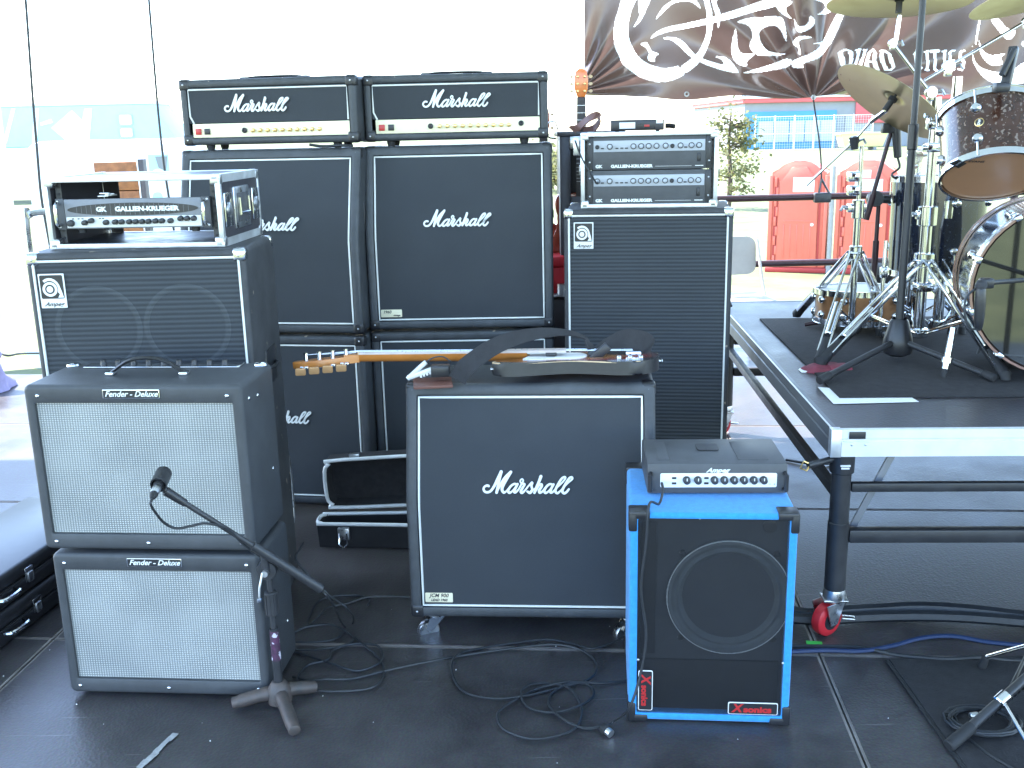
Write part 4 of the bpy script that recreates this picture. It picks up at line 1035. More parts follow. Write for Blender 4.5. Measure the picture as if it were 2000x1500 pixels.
# right rack: two amplifiers one above the other
RRp = (.552, 4.035, .005 + 1.255 + .004)
rr = road_case('rack_case', 'silver edged rack case holding two grey amplifiers on the right bass cabinet', RRp, -8.5, .526, .286, .40)
def rack_amp(label, z, dark):
    g = thing('bass_amplifier', label, 'amplifier', (0, 0, 0), 0, 'grey amplifiers in the right rack')
    g.matrix_world = TR(*RRp) @ RZ(R_(-8.5)) @ TR(0, .012, z)
    MB().box((-.212, .0125, .002), (.212, .32, .128), .002).build('chassis', 'satin', g)
    MB().box((-.2185, .0, 0), (.2185, .012, .130), .002).build('front_panel', 'darkpanel', g)
    plate('control_strip', g, -.215, .215, .069, .112, .0, .0022, 'ctrl', .001)
    for k, x in enumerate((-.201, -.152, -.06, -.030, -.001, .029, .064, .090, .121, .163, .192)):
        if k == 7 or (k == 0 and dark): MB().lathe([(.0085, 0), (.0085, -.004), (.005, -.005), (0, -.003)], TR(x, -.002, .088) @ RX(PI / 2) @ Matrix.Diagonal((1, 1, -1, 1)), 14).build('jack_socket', 'plastic', g)
        else:
            o = inst(KN_GREY, 'knob', g, (x, -.0022, .089)); MB().lathe([(.0089, 0), (.0115, 0), (.0115, -.0012), (.0089, -.0012)], TR(0, -.0002, 0) @ RX(PI / 2) @ Matrix.Diagonal((1, 1, -1, 1)), 16).build('knob_ring', 'plastic', o)
    for x in (-.181, -.124, -.105, -.087, .141): MB().box((x - .006, -.0045, .080), (x + .006, -.0023, .085), .0008).build('push_switch', 'plastic', g)
    MB().box((.185, -.0035, .028), (.199, -.0002, .060), .002).build('rocker_switch', 'plastic', g)
    text('GALLIEN-KRUEGER', .0155, 'white', g, (-.067, -.0008, .013), bold=.0009, extrude=.0003, sx=1.22)
    text('GK', .0155, 'white', g, (-.195, -.0008, .013), bold=.0009, extrude=.0003, sx=1.2)
    MB().box((.025, -.0006, .0112), (.165, -.0001, .0122)).build('white_rule', 'white', g, smooth=False); MB().box((.178, -.0006, .0105), (.21, -.0001, .0135)).build('white_rule', 'white', g, smooth=False)
    for sx in (-1, 1):
        MB().box((min(sx * .2187, sx * .2405), .001, .001), (max(sx * .2187, sx * .2405), .012, .129), .001).build('rack_ear', 'satin', g)
        for zz in (.03, .1): inst(SCREW_S, 'screw', g, (sx * .231, .001, zz))
rack_amp('grey amplifier in the upper slot of the right rack case', .145, True)
rack_amp('grey amplifier in the lower slot of the right rack case, a cable plugged in', .0125, False)
a = Vector((RRp[0] - .197, RRp[1] - .0, RRp[2] + .10)); b = Vector((RRp[0] - .262, RRp[1] + .03, RRp[2] + .20))
tag(MB().tube([a + Vector((0, .012, .0)), a + Vector((-.01, -.02, .0)), a + Vector((-.04, -.025, .05)), b, b + Vector((-.02, .05, .06))], .0035, 6, sm=5).build('patch_cable', 'cable'), 'thin black patch cable into the lower rack amplifier at right', 'cable')
lid = MB().box((-.30, .05, .20), (-.27, .16, .275), .006).build('lid_catch', 'steel', rr)

# wireless receiver and small box on the right rack
wr = thing('wireless_receiver', 'black half rack receiver with a white label lying on the right rack case', 'receiver', (RRp[0] - .035, RRp[1] + .09, RRp[2] + .289), -8)
MB().box((-.105, 0, .004), (.105, .15, .046), .004).build('housing', 'plastic', wr)
MB().box((-.07, -.002, .012), (-.008, -.0005, .036), .0006).build('label', 'paper', wr)
MB().box((.028, -.002, .018), (.048, -.0005, .026), .0006).build('display', 'redlamp', wr)
MB().box((.07, -.003, .006), (.104, -.0005, .040), .001).build('battery_door', 'satin', wr); MB().box((.074, -.004, .03), (.100, -.0031, .046), .0006).build('label', 'paper', wr)
for k in range(3): inst(KN_BLACK, 'knob', wr, (.0 + k * .008, -.0005, .03)).scale = (.3, .3, .3)
for x in (-.08, .08): MB().cyl((x, .02, 0), (x, .02, .004), .008, seg=10).build('foot', 'rubber', wr)
MB().tube([(.11, .1, .02), (.13, .1, .02), (.148, .09, .016)], .010, 8).build('antenna', 'rubber', wr)

# ------------------------------------------------------------------ blue carpeted bass cabinet
BW, BH, BD = .429, .603, .40
bc = thing('bass_cabinet', 'blue carpeted bass cabinet with one big speaker behind a black metal grille', 'speaker cabinet', (.511, 2.437, .004), -5.3)
MB().frame(BW, BH, BD, .012, .010, (.021, .021, .022, .016), .028).build('cabinet', 'blue', bc)
bf = MB(); bf.box((-BW / 2 + .022, .0275, .023), (BW / 2 - .022, .034, BH - .017)).build('baffle', 'baffle', bc)
scx, scz = .046, .360
sp = MB().lathe([(.163, 0), (.163, -.010), (.157, -.013), (.150, -.012), (.147, -.008), (.140, -.006), (.132, -.012), (.124, -.006), (.118, .004), (.062, .040), (.060, .040), (.055, .028), (.035, .018), (0, .014)], TR(scx, .0272, scz) @ RX(-PI / 2), 56).build('speaker', 'cone', bc)
MB().lathe([(.1600, -.0120), (.1606, -.0142), (.1618, -.0140), (.1626, -.0105)], TR(scx, .0272, scz) @ RX(-PI / 2), 64).build('speaker_rim', 'alu_white', sp)
for k in range(4):
    a = R_(45 + 90 * k)
    q = MB().lathe([(.009, 0), (.009, -.006), (.005, -.010), (0, -.010)], TR(scx + .172 * math.cos(a), .0272, scz + .172 * math.sin(a)) @ RX(-PI / 2), 12).build('speaker_clamp', 'plastic', bc)
MB().lathe([(.018, 0), (.018, -.005), (.012, -.007), (0, -.004)], TR(.146, .0272, .560) @ RX(-PI / 2), 20).build('attenuator_knob', 'satin', bc)
MB().box((-BW / 2 + .03, .018, .03), (BW / 2 - .03, .0272, .175), .003).build('port_panel', 'rubber', bc)
MB().box((-BW / 2 + .03, .02, .19), (-BW / 2 + .07, .0272, .57), .003).build('port_panel', 'rubber', bc)
# perforated steel grille: real metal with see-through holes
def perf():
    m = bpy.data.materials.new('black perforated steel'); m.use_nodes = True; n = m.node_tree.nodes; L = m.node_tree.links; b = n['Principled BSDF']
    b.inputs['Base Color'].default_value = (.022, .023, .026, 1); b.inputs['Roughness'].default_value = .45; b.inputs['Specular IOR Level'].default_value = .3
    tc = n.new('ShaderNodeTexCoord'); sep = n.new('ShaderNodeSeparateXYZ'); L.new(tc.outputs['Object'], sep.inputs[0])
    def w_(sx, sz):
        a = n.new('ShaderNodeMath'); a.operation = 'MULTIPLY'; a.inputs[1].default_value = sx; L.new(sep.outputs[0], a.inputs[0])
        c = n.new('ShaderNodeMath'); c.operation = 'MULTIPLY_ADD'; c.inputs[1].default_value = sz; L.new(sep.outputs[2], c.inputs[0]); L.new(a.outputs[0], c.inputs[2])
        s = n.new('ShaderNodeMath'); s.operation = 'SINE'; L.new(c.outputs[0], s.inputs[0]); return s.outputs[0]
    k = 2 * PI / .0042
    a = n.new('ShaderNodeMath'); a.operation = 'MULTIPLY'; L.new(w_(k, k), a.inputs[0]); L.new(w_(k, -k), a.inputs[1])
    q = n.new('ShaderNodeMapRange'); L.new(a.outputs[0], q.inputs[0]); q.inputs[1].default_value = .14; q.inputs[2].default_value = .22; q.inputs[3].default_value = .0
    L.new(q.outputs[0], b.inputs['Alpha'])
    return m
K['perf'] = perf()
MB().box((-BW / 2 + .0225, .004, .0235), (BW / 2 - .0225, .0052, BH - .0175)).build('grille', 'perf', bc, smooth=False)
CORN_B = corner_mesh(.050, 'plastic', .003)
for sx in (-1, 1):
    for z in (0, 1):
        for y in (0, 1):
            h_ = MB(); s = .052
            # L-shaped faces of the corner: top/bottom, side and front legs
            h_.box((-.003, -.003, -.003), (s, s, .018), .005); h_.box((-.0031, -.0029, .002), (.017, s * .9, s), .005); h_.box((-.0029, -.0031, .001), (.0195, .012, s * 1.02), .005)
            o = h_.build('corner_protector', 'plastic', bc, (sx * BW / 2, BD if y else 0, BH if z else 0)); o.scale = (-sx, -1 if y else 1, -1 if z else 1)
for (x0, x1, z0, z1, rot_) in ((.052, .184, .026, .062, 0), (-.189, -.150, .030, .150, 1)):
    pl = plate('nameplate', bc, x0, x1, z0, z1, .0035, .003, 'paint', .005)
    MB().prism(rrect(x0 + .0022, x1 - .0022, z0 + .0022, z1 - .0022, .004), .0000, .0004).build('nameplate_field', 'plastic', pl, smooth=False)
    L_ = max(x1 - x0, z1 - z0)
    if not rot_:
        text('X', .034, 'redlamp', pl, ((x0 + x1) / 2 - .043, -.0003, (z0 + z1) / 2), bold=.0012, extrude=.0003, shear=.2)
        text('sonics', .024, 'redlamp', pl, ((x0 + x1) / 2 + .012, -.0003, (z0 + z1) / 2 - .003), bold=.0012, extrude=.0003, sx=1.24)
    else:
        text('X', .034, 'redlamp', pl, ((x0 + x1) / 2, -.0003, (z0 + z1) / 2 + .036), bold=.0012, extrude=.0003, shear=.2, rot=(0, PI / 2, 0))
        text('sonics', .024, 'redlamp', pl, ((x0 + x1) / 2 - .003, -.0003, (z0 + z1) / 2 - .015), bold=.0010, extrude=.0003, sx=1.05, rot=(0, PI / 2, 0))
for x, z in ((-.035, .588), (.192, .18), (-.19, .18)): inst(SCREW_S, 'screw', bc, (x, .004, z))

# small bass head on it
ah = thing('bass_amplifier', 'small black bass head with a white control panel on the blue cabinet', 'amplifier', (.545, 2.572, .004 + BH + .004), -3.4)
AW, AH, AD = .372, .084, .225
MB().box((-AW / 2, 0, 0), (AW / 2, AD, AH), .004).build('housing', 'darkpanel', ah)
for x0, x1 in ((-.155, -.125), (.06, .14)):
    m = MB(); m.box((x0, .03, AH), (x1, AD - .03, AH + .0015), .0006); m.build('top_ridge', 'darkpanel', ah)
MB().prism(rrect(-.03, .03, -.03, .03, .008), 0, .0016).build('top_emblem', 'satin', ah, (-.01, .14, AH + .0016), (R_(90), 0, 0))
plate('control_panel', ah, -.152, .158, .018, .058, -.0003, .002, 'paint', .004)
for k, x in enumerate((-.082, -.052, -.008, .018, .044, .070, .096, .122)):
    o = inst(KN_BIG, 'knob', ah, (x, -.0023, .040)); MB().box((-.001, -.0166, .001), (.001, -.0158, .009)).build('pointer', 'paint', o)
for x in (-.115, -.029):
    for z in (.030, .045): MB().box((x - .006, -.0045, z - .003), (x + .006, -.0024, z + .003), .001).build('push_switch', 'plastic', ah)
for x in (.140, .152): MB().lathe([(.002, 0), (.002, -.001), (0, -.001)], TR(x, -.0024, .027) @ RX(PI / 2) @ Matrix.Diagonal((1, 1, -1, 1)), 8).build('lamp', 'steel', ah)
text('Ampeg', .017, 'white', ah, (.0, -.0012, .0655), shear=.45, bold=.0006, extrude=.0006, sx=1.2)
for sx in (-1, 1):
    MB().tube([(sx * (AW / 2 - .008), -.001, .012), (sx * (AW / 2 - .006), -.018, .014), (sx * (AW / 2 - .006), -.018, .056), (sx * (AW / 2 - .008), -.001, .058)], .006, 8).build('front_handle', 'plastic', ah)
for x in (-.15, .15):
    for y in (.03, AD - .03): MB().cyl((x, y, -.006), (x, y, .001), .011, seg=10).build('foot', 'rubber', ah)
P0 = Vector((.541 - .145, 2.572 - .003, .607 + .038))
tag(MB().tube([P0 + Vector((0, .0, 0)), P0 + Vector((-.004, -.045, -.004)), P0 + Vector((-.018, -.075, -.03)), at(1268, 985, 2.41), at(1262, 1060, 2.40), at(1252, 1150, 2.40), at(1262, 1240, 2.40), at(1250, 1320, 2.39), at(1228, 1385, 2.37), atz(1200, 1408, .012), atz(1186, 1420, .009)], .0036, 6, sm=8).build('instrument_cable', 'cable'), 'black cable hanging from the small bass head down over the blue cabinet', 'cable')
# ================================================================== GUITAR ON THE FRONT CABINET
CZT = .072 + .742      # top of the front cabinet
gt = thing('bass_guitar', 'sunburst bass guitar with a maple neck lying on the front cabinet', 'guitar', (.145, 3.14, CZT + .004), -2.5)
gt.scale = (.955, .955, .955); gt.rotation_euler = (R_(-5), 0, R_(-2.5)); gt.location.z += .013
# local x along the guitar (head at -x), y across, z up
body = [(.335, .0), (.325, .07), (.29, .125), (.23, .15), (.165, .14), (.10, .112), (.04, .10), (-.02, .115), (-.09, .145), (-.155, .15), (-.195, .125), (-.185, .095), (-.13, .075), (-.095, .05), (-.085, .032), (-.085, -.032), (-.10, -.055), (-.15, -.085), (-.205, -.12), (-.20, -.15), (-.15, -.165), (-.08, -.15), (-.01, -.125), (.05, -.115), (.12, -.135), (.19, -.16), (.255, -.155), (.305, -.115), (.33, -.06)]
bp = [(p.x, p.z) for p in smooth_path([(x, 0, y) for x, y in body], 4, True)]
def burst():
    m = bpy.data.materials.new('sunburst lacquer'); m.use_nodes = True; n = m.node_tree.nodes; L = m.node_tree.links; b = n['Principled BSDF']
    tc = n.new('ShaderNodeTexCoord'); mp = n.new('ShaderNodeMapping'); L.new(tc.outputs['Object'], mp.inputs[0]); mp.inputs['Location'].default_value = (-.25, 0, 0); mp.inputs['Scale'].default_value = (3.6, 6.6, 0)
    ln = n.new('ShaderNodeVectorMath'); ln.operation = 'LENGTH'; L.new(mp.outputs[0], ln.inputs[0])
    r = n.new('ShaderNodeValToRGB'); L.new(ln.outputs['Value'], r.inputs[0]); e = r.color_ramp.elements
    e[0].position = .45; e[0].color = (.55, .22, .05, 1); e[1].position = .98; e[1].color = (.012, .006, .005, 1); q = r.color_ramp.elements.new(.75); q.color = (.33, .03, .015, 1)
    L.new(r.outputs[0], b.inputs['Base Color']); b.inputs['Roughness'].default_value = .2; b.inputs['Coat Weight'].default_value = .8; b.inputs['Coat Roughness'].default_value = .05
    return m
K['burst'] = burst()
gm = RX(PI / 2) @ Matrix.Diagonal((1, -1, 1, 1))
MB().prism([(x, -y) for x, y in bp], 0, .044, bev=.008).xf(Matrix(((1, 0, 0, 0), (0, 0, -1, 0), (0, 1, 0, 0), (0, 0, 0, 1)))).build('body', ['burst', 'plastic'], gt)
for f_ in gt.children[0].data.polygons: f_.material_index = 1 if abs(f_.normal.z) < .6 else 0
m = MB(); m.tube([(x * .985, y * .975, .0405) for x, y in bp], .0035, 6, closed=True); m.build('binding', 'ivory', gt)
pg = [(.02, .06), (.08, .05), (.10, -.02), (.07, -.075), (.0, -.085), (-.06, -.10), (-.11, -.09), (-.10, -.04), (-.09, .035), (-.14, .07), (-.10, .09), (-.04, .085)]
MB().prism([(x, -y) for x, y in [(p.x, p.z) for p in smooth_path([(x, 0, y) for x, y in pg], 4, True)]], .0442, .0465).xf(Matrix(((1, 0, 0, 0), (0, 0, -1, 0), (0, 1, 0, 0), (0, 0, 0, 1)))).build('pickguard', 'paper', gt)
for x in (-.02, .12): MB().box((x - .018, -.045, .0466), (x + .018, .045, .058), .004).build('pickup', 'plastic', gt)
MB().box((.225, -.04, .0442), (.275, .04, .060), .003).build('bridge', 'chrome', gt)
for k in range(3): MB().cyl((.20 + .035 * k, -.085, .044), (.20 + .035 * k, -.085, .053), .008, .007, 14, .001).build('control_knob', 'chrome', gt)
NX0, NX1 = -.66, -.01
m = MB(); sec = []
for x, hw, th in ((NX1 - .09, .030, .032), (-.12, .030, .031), (-.3, .027, .029), (-.5, .023, .027), (NX0, .0205, .026)):
    zt = .058; sec.append([m.b.verts.new((x, hw * math.cos(R_(a)), zt + th * math.sin(R_(a)))) for a in (0, -25, -50, -75, -105, -130, -155, -180)])
for A, B in zip(sec, sec[1:]):
    for k in range(8): m.face([A[k], A[(k + 1) % 8], B[(k + 1) % 8], B[k]])
m.face(sec[0]); m.face(sec[-1]); m.build('neck', 'wood', gt)
fb = MB().prism([(NX0, -.0205), (.03, -.031), (.03, .031), (NX0, .0205)], .0583, .0655).xf(Matrix(((1, 0, 0, 0), (0, 0, -1, 0), (0, 1, 0, 0), (0, 0, 0, 1)))).build('fingerboard', 'rosewood', gt)
m = MB()
for k in range(20):
    x = .225 - .865 * 2 ** (-k / 12.0) ; 
    if x < .02: m.cyl((x, -.024, .0655), (x, .024, .0655), .0014, seg=6)
m.build('fret', 'steel', fb)
MB().box((NX0 - .004, -.021, .0585), (NX0, .021, .0675)).build('nut', 'ivory', gt)
hs = [(NX0 - .003, -.021), (NX0 - .05, -.028), (NX0 - .09, -.044), (NX0 - .15, -.046), (NX0 - .20, -.040), (NX0 - .225, -.018), (NX0 - .215, .008), (NX0 - .17, .022), (NX0 - .09, .024), (NX0 - .045, .026), (NX0 - .003, .021)]
hz0, tilt = .044, R_(-6)
hd = MB().prism([(x, -y) for x, y in hs], -.008, .016, bev=.003).xf(TR(NX0, 0, .040) @ RY(R_(-5)) @ TR(-NX0, 0, 0) @ Matrix(((1, 0, 0, 0), (0, 0, -1, 0), (0, 1, 0, 0), (0, 0, 0, 1)))).build('headstock', 'wood', gt)
MB().prism([(NX0 - .05, -.022), (NX0, -.02), (NX0, .02), (NX0 - .05, .024)], .032, .0585).xf(Matrix(((1, 0, 0, 0), (0, 0, -1, 0), (0, 1, 0, 0), (0, 0, 0, 1)))).build('neck_transition', 'wood', gt)
for k in range(4):
    x = NX0 - .045 - k * .045; zc = .058 - .0875 * (.045 + k * .045) 
    zc = .040 + math.sin(R_(5)) * (x - NX0) * 1.0 + .016
    p_ = MB().cyl((x, -.012, zc), (x, -.012, zc + .022), .0075, .006, 12).cyl((x, -.012, zc + .022), (x, -.012, zc + .026), .009, seg=12).build('tuning_post', 'chrome', gt)
    tn = MB().cyl((x, -.03, zc - .020), (x, -.075, zc - .024), .0045, seg=8).box((x - .014, -.044, zc - .026), (x + .014, -.004, zc - .0165), .002).build('tuning_machine', 'chrome', gt)
    MB().prism(rrect(-.017, .017, -.013, .013, .005), -.0035, .0035, bev=.0015).xf(TR(x - .002, -.088, zc - .028) @ RZ(.25) @ RX(.5)).build('tuning_peg', 'tan', gt)
m = MB()
for k in range(4):
    y = -.0135 + k * .009
    m.tube([(.25, y * 1.9, .0615), (NX0, y, .0685), (NX0 - .05 - .045 * k, -.006, .058)], .0011, 5)
m.build('string', 'steel', gt)
for x, y in ((.336, 0), (-.2, -.14)): MB().lathe([(.005, 0), (.004, .008), (.007, .010), (.007, .013), (0, .014)], TR(x, y, .022) @ (RY(PI / 2) if x > 0 else RY(-PI / 2)), 12).build('strap_button', 'chrome', gt)

# strap: two loops of black webbing rising over the guitar
YS = 3.06
st = [at(1270, 735, 3.20), at(1268, 700, 3.18), at(1262, 675, 3.17), at(1225, 668, 3.16), at(1195, 680, 3.16), at(1165, 690, 3.15), at(1150, 672, 3.16), at(1142, 660, 3.17), at(1110, 650, 3.14), at(1060, 650, 3.08), at(1005, 661, 3.04), at(960, 680, 3.01), at(925, 704, 2.99), at(905, 722, 2.985), at(893, 742, 2.99)]
# a flat band with its width set along the way
def band(pts, widths, ups, name, m_, parent=None, th=.0022):
    P = smooth_path(pts, 6); U = smooth_path(ups, 6); Wd = smooth_path([(q, 0, 0) for q in widths], 6); m = MB(); prev = None; n = len(P)
    for i in range(n):
        t = (P[min(i + 1, n - 1)] - P[max(i - 1, 0)]).normalized(); u = U[i] - t * t.dot(U[i]); u.normalize(); s = t.cross(u) * th; h_ = u * Wd[i].x / 2
        ring = [m.b.verts.new(P[i] - h_ - s), m.b.verts.new(P[i] + h_ - s), m.b.verts.new(P[i] + h_ + s), m.b.verts.new(P[i] - h_ + s)]
        if prev:
            for k in range(4): m.face([prev[k], prev[(k + 1) % 4], ring[(k + 1) % 4], ring[k]])
        else: m.face(ring)
        prev = ring
    m.face(prev); return m.build(name, m_, parent)
sx_ = thing('guitar_strap', 'wide black webbing strap looping over the guitar on the front cabinet', 'strap', tuple(at(1050, 720, 3.05)))
ups = [(0, .2, 1), (0, .2, 1), (.1, .3, 1), (.1, .4, 1), (.2, .6, .8), (.2, .8, .6), (.2, .9, .3), (.1, 1, .25), (-.1, .8, .7), (-.3, .45, .9), (-.5, .3, .85), (-.65, .2, .7), (-.8, .15, .55), (-.85, .1, .45), (-.9, .1, .35)]
loc_ = sx_.location
wd = [.07, .075, .08, .082, .08, .06, .035, .02, .022, .034, .045, .052, .055, .056, .056]
band([p - loc_ for p in st], wd, ups, 'webbing', 'strap', sx_)
bk = at(1172, 690, 3.10) - loc_
MB().box(bk + Vector((-.035, -.01, -.014)), bk + Vector((.035, .006, .016)), .004, M=TR(*bk) @ RY(R_(-42)) @ TR(*(-bk))).build('slider', 'plastic', sx_)
MB().tube([at(1281, 690, 3.2) - loc_, at(1284, 700, 3.2) - loc_, at(1279, 715, 3.2) - loc_], .006, 8).build('strap_lock', 'chrome', sx_)

# hinged silver clip with black body at the left end of the cabinet top
cl = thing('hinged_clip', 'V-shaped silver clip with a black block, left of the guitar body', 'clip', tuple(at(798, 740, 3.05)))
cl.location.z = CZT + .002; q0 = cl.location
def rel(px, py, Y=3.05): return at(px, py, Y) - q0
m = MB(); a, b = rel(796, 740), rel(832, 707); m.tube([a, b], (.0075, .0055), 8, flat=(0, 1, 0)); m.build('arm', 'alu_white', cl)
m = MB(); a, b = rel(797, 738), rel(843, 722); m.tube([a, b], (.0085, .006), 8, flat=(0, 1, 0))
for k in range(4): c_ = a.lerp(b, .55 + k * .13) - Vector((0, 0, .008)); m.cbox(c_, (.006, .012, .008))
m.build('arm', 'alu_white', cl)
a = rel(860, 724); MB().box(a + Vector((-.028, -.02, -.016)), a + Vector((.03, .02, .018)), .004).build('block', 'plastic', cl)
MB().tube([rel(832, 707), rel(848, 698), rel(866, 697), rel(880, 706)], .0022, 6, sm=5).build('wire', 'cable', cl)
# dark folded cloth under the clip
a = at(845, 742, 3.03); a.z = CZT
tag(MB().prism(rrect(-.06, .06, .001, .010, .004), -.05, .06, bev=.002).build('folded_cloth', 'leather', None, tuple(a), (0, 0, .1)), 'small brown folded cloth under the silver clip', 'cloth')

# ================================================================== OPEN GUITAR CASE
gc = thing('guitar_case', 'open black hard guitar case with white rims on the floor, behind the front cabinet', 'instrument case', (-.775, 3.66, .004), -3)
def case_outline(L, D, r): return rrect(0, L, 0, D, r, 6)
m = MB()
O_ = [(0, .08), (.02, .03), (.08, .0), (.9, .0), (1.0, .05), (1.02, .18), (1.0, .30), (.9, .34), (.08, .34), (.02, .31), (0, .26)]
O2 = [(p.x, p.z) for p in smooth_path([(x, 0, y) for x, y in O_], 3, True)]
cx_, cy_ = .5, .17
def rimshape(s): return [(cx_ + (x - cx_) * (1 - (1 - s) * .16), .085 + ((y - cy_) * s) * (.32 + .5 * x * x)) for x, y in O2]
A0 = [m.b.verts.new((x, y, .0)) for x, y in rimshape(.95)]; A1 = [m.b.verts.new((x, y, .100)) for x, y in rimshape(1)]; A2 = [m.b.verts.new((x, y, .100)) for x, y in rimshape(.95)]; A3 = [m.b.verts.new((x, y, .02)) for x, y in rimshape(.92)]
n_ = len(A0)
for P, Q in ((A0, A1), (A1, A2), (A2, A3)):
    for k in range(n_): m.face([P[k], P[(k + 1) % n_], Q[(k + 1) % n_], Q[k]])
m.face(A0); m.face(A3); m.build('base', 'plastic', gc)
MB().tube([(x, y, .097) for x, y in rimshape(1.0)], .0075, 8, closed=True).build('rim', 'alu_white', gc)
lidM = TR(.02, .160, .113) @ RX(R_(97))       # the lid stands open on its back edge: outline y -> up
m = MB(); s_ = .62
def lidshape(s): return [(cx_ + (x - cx_) * (1 - (1 - s) * .30), (.17 + (y - .17) * s) * .62 + x * .05) for x, y in O2]
B0 = [m.b.verts.new((x, y, -.075)) for x, y in lidshape(.94)]; B1 = [m.b.verts.new((x, y, 0)) for x, y in lidshape(1)]; B2 = [m.b.verts.new((x, y, .0)) for x, y in lidshape(.93)]; B3 = [m.b.verts.new((x, y, -.062)) for x, y in lidshape(.90)]
for P, Q in ((B0, B1), (B1, B2), (B2, B3)):
    for k in range(n_): m.face([P[k], P[(k + 1) % n_], Q[(k + 1) % n_], Q[k]])
m.face(B0); m.face(B3); m.xf(lidM); m.build('lid', 'mat', gc)
MB().tube([lidM @ Vector((x, y, .002)) for x, y in lidshape(1)], .0075, 8, closed=True).build('lid_rim', 'alu_white', gc)
la = MB().box((.09, -.006, .045), (.135, .012, .092), .002).build('latch', 'steel', gc)
MB().tube([(.098, -.010, .075), (.096, -.014, .032), (.112, -.016, .016), (.128, -.014, .032), (.126, -.010, .075)], .0035, 6).build('latch_bail', 'chrome', la)
a = lidM @ Vector((.12, .225, -.02)); MB().cbox(a, (.04, .02, .012), .002).build('catch', 'steel', gc)

# ================================================================== MICROPHONE ON ITS STAND
bs = atz(548, 1378, 0)
ms = thing('microphone_stand', 'low black microphone stand with cast three-legged base, before the silver grilles', 'microphone stand', (bs.x, bs.y, .004))
b0 = ms.location
for ex, ey in ((455, 1385), (577, 1440), (617, 1352)):
    e = atz(ex, ey, .004) - b0; e.z = .012; d = e.normalized()
    MB().tube([Vector((0, 0, .040)), e * .4 + Vector((0, 0, .030)), e * .9 + Vector((0, 0, .010)), e + Vector((0, 0, .006))], [.021, .019, .017, .012], 10, sm=4).build('leg', K.setdefault('castiron', mat('rusty cast iron', (.085, .082, .084), .5, .3, var=.3, vscale=25, col2=(.13, .095, .08))), ms)
MB().lathe([(.034, .012), (.034, .05), (.022, .07), (.016, .075), (0, .075)], None, 18).build('hub', 'castiron', ms)
zt = at(528, 1118, bs.y).z
MB().cyl((0, 0, .06), (0, 0, zt * .58), .0125, seg=14).build('lower_tube', 'satin', ms)
MB().cyl((0, 0, zt * .5), (0, 0, zt - .02), .0085, seg=12).build('upper_tube', 'satin', ms)
cz_ = at(535, 1180, bs.y).z
m = MB(); m.cyl((0, 0, cz_ - .035), (0, 0, cz_ + .035), .019, .018, 16, .003)
for k in range(10): m.box((-.0015, .0175, cz_ - .03), (.0015, .0205, cz_ + .028), M=RZ(k * 2 * PI / 10))
m.build('grip', 'satin', ms)
st_ = at(540, 1262, bs.y).z
m = MB(); m.cyl((0, 0, st_ - .045), (0, 0, st_ + .045), .0129, seg=14); m.build('sticker', K.setdefault('sticker', mat('torn pink and white sticker', (.03, .03, .035), .5, var=.2, vscale=60, chips=((.55, .5, .56), 55, .55), col2=(.12, .03, .09))), ms)
piv = Vector((.0, -.028, zt + .012))
MB().lathe([(.026, -.012), (.028, -.008), (.028, .008), (.026, .012), (0, .012)], TR(piv + Vector((0, .012, 0))) @ RX(PI / 2), 20).build('clutch', 'satin', ms)
MB().tube([piv + Vector((-.005, -.02, .005)), piv + Vector((-.014, -.03, -.035)), piv + Vector((-.016, -.032, -.062))], .0035, 8).cyl(piv + Vector((0, 0, 0)), piv + Vector((0, -.02, 0)), .009, seg=12).build('clutch_lever', 'steel', ms)
MB().lathe([(0, -.009), (.007, -.006), (.008, 0), (.007, .006), (0, .009)], TR(piv + Vector((-.016, -.032, -.068))), 12).build('lever_knob', 'chrome', ms)
bA = at(330, 963, bs.y - .115) - b0; bB = at(628, 1150, bs.y + .015) - b0; dr = (bB - bA).normalized()
MB().cyl(bA, bB - dr * .12, .0075, seg=12).build('boom', 'satin', ms)
MB().cyl(bB - dr * .17, bB, .0125, .0145, 14, .002).build('counterweight', 'satin', ms)
pm_ = bA.lerp(bB, .60); MB().cyl(pm_ - dr * .035, pm_ + dr * .035, .0135, seg=14).cyl(pm_, piv, .010, seg=12).build('boom_holder', 'satin', ms)
MB().cyl(bA - dr * .01, bA + dr * .05, .0125, .010, 14).build('clip_thread', 'plastic', ms)
# the microphone: head towards the grille, tail to lower left
mh, mt_ = at(322, 920, bs.y - .075), at(307, 952, bs.y - .150); md = (mh - mt_).normalized()
mic = thing('microphone', 'black dynamic microphone pointed at the silver grille', 'microphone', tuple(mt_))
L_ = (mh - mt_).length
Mx = axis_to((0, 0, 0), md)
MB().lathe([(0, 0), (.0105, .0), (.0125, .012), (.0165, L_ * .62), (.0185, L_ * .66), (.0185, L_ * .70), (.017, L_ * .72)], Mx, 22).build('handle', 'satin', mic)
MB().lathe([(.017, L_ * .72), (.020, L_ * .75), (.0205, L_ * .88), (.016, L_ * .98), (.008, L_ * 1.02), (0, L_ * 1.03)], Mx, 22).build('grille', K.setdefault('micmesh', mat('dark wire mesh', (.05, .05, .055), .45, .7, bump=.9, bscale=700)), mic)
MB().lathe([(.0095, -.030), (.0105, -.028), (.0115, -.003), (.0095, 0), (0, 0)], Mx, 16).build('connector', 'steel', mic)
MB().lathe([(.004, -.050), (.007, -.046), (.0108, -.030), (0, -.030)], Mx, 14).build('cable_boot', 'rubber', mic)
cm_ = mt_.lerp(mh, .42) - b0
MB().lathe([(.0175, -.022), (.021, -.022), (.021, .022), (.0175, .022), (.0175, -.022)], axis_to(cm_, md), 18).cyl(cm_ - Vector((0, 0, .012)), bA - dr * .005, .009, seg=10).build('microphone_clip', 'plastic', ms)
tail = mt_ - md * .050
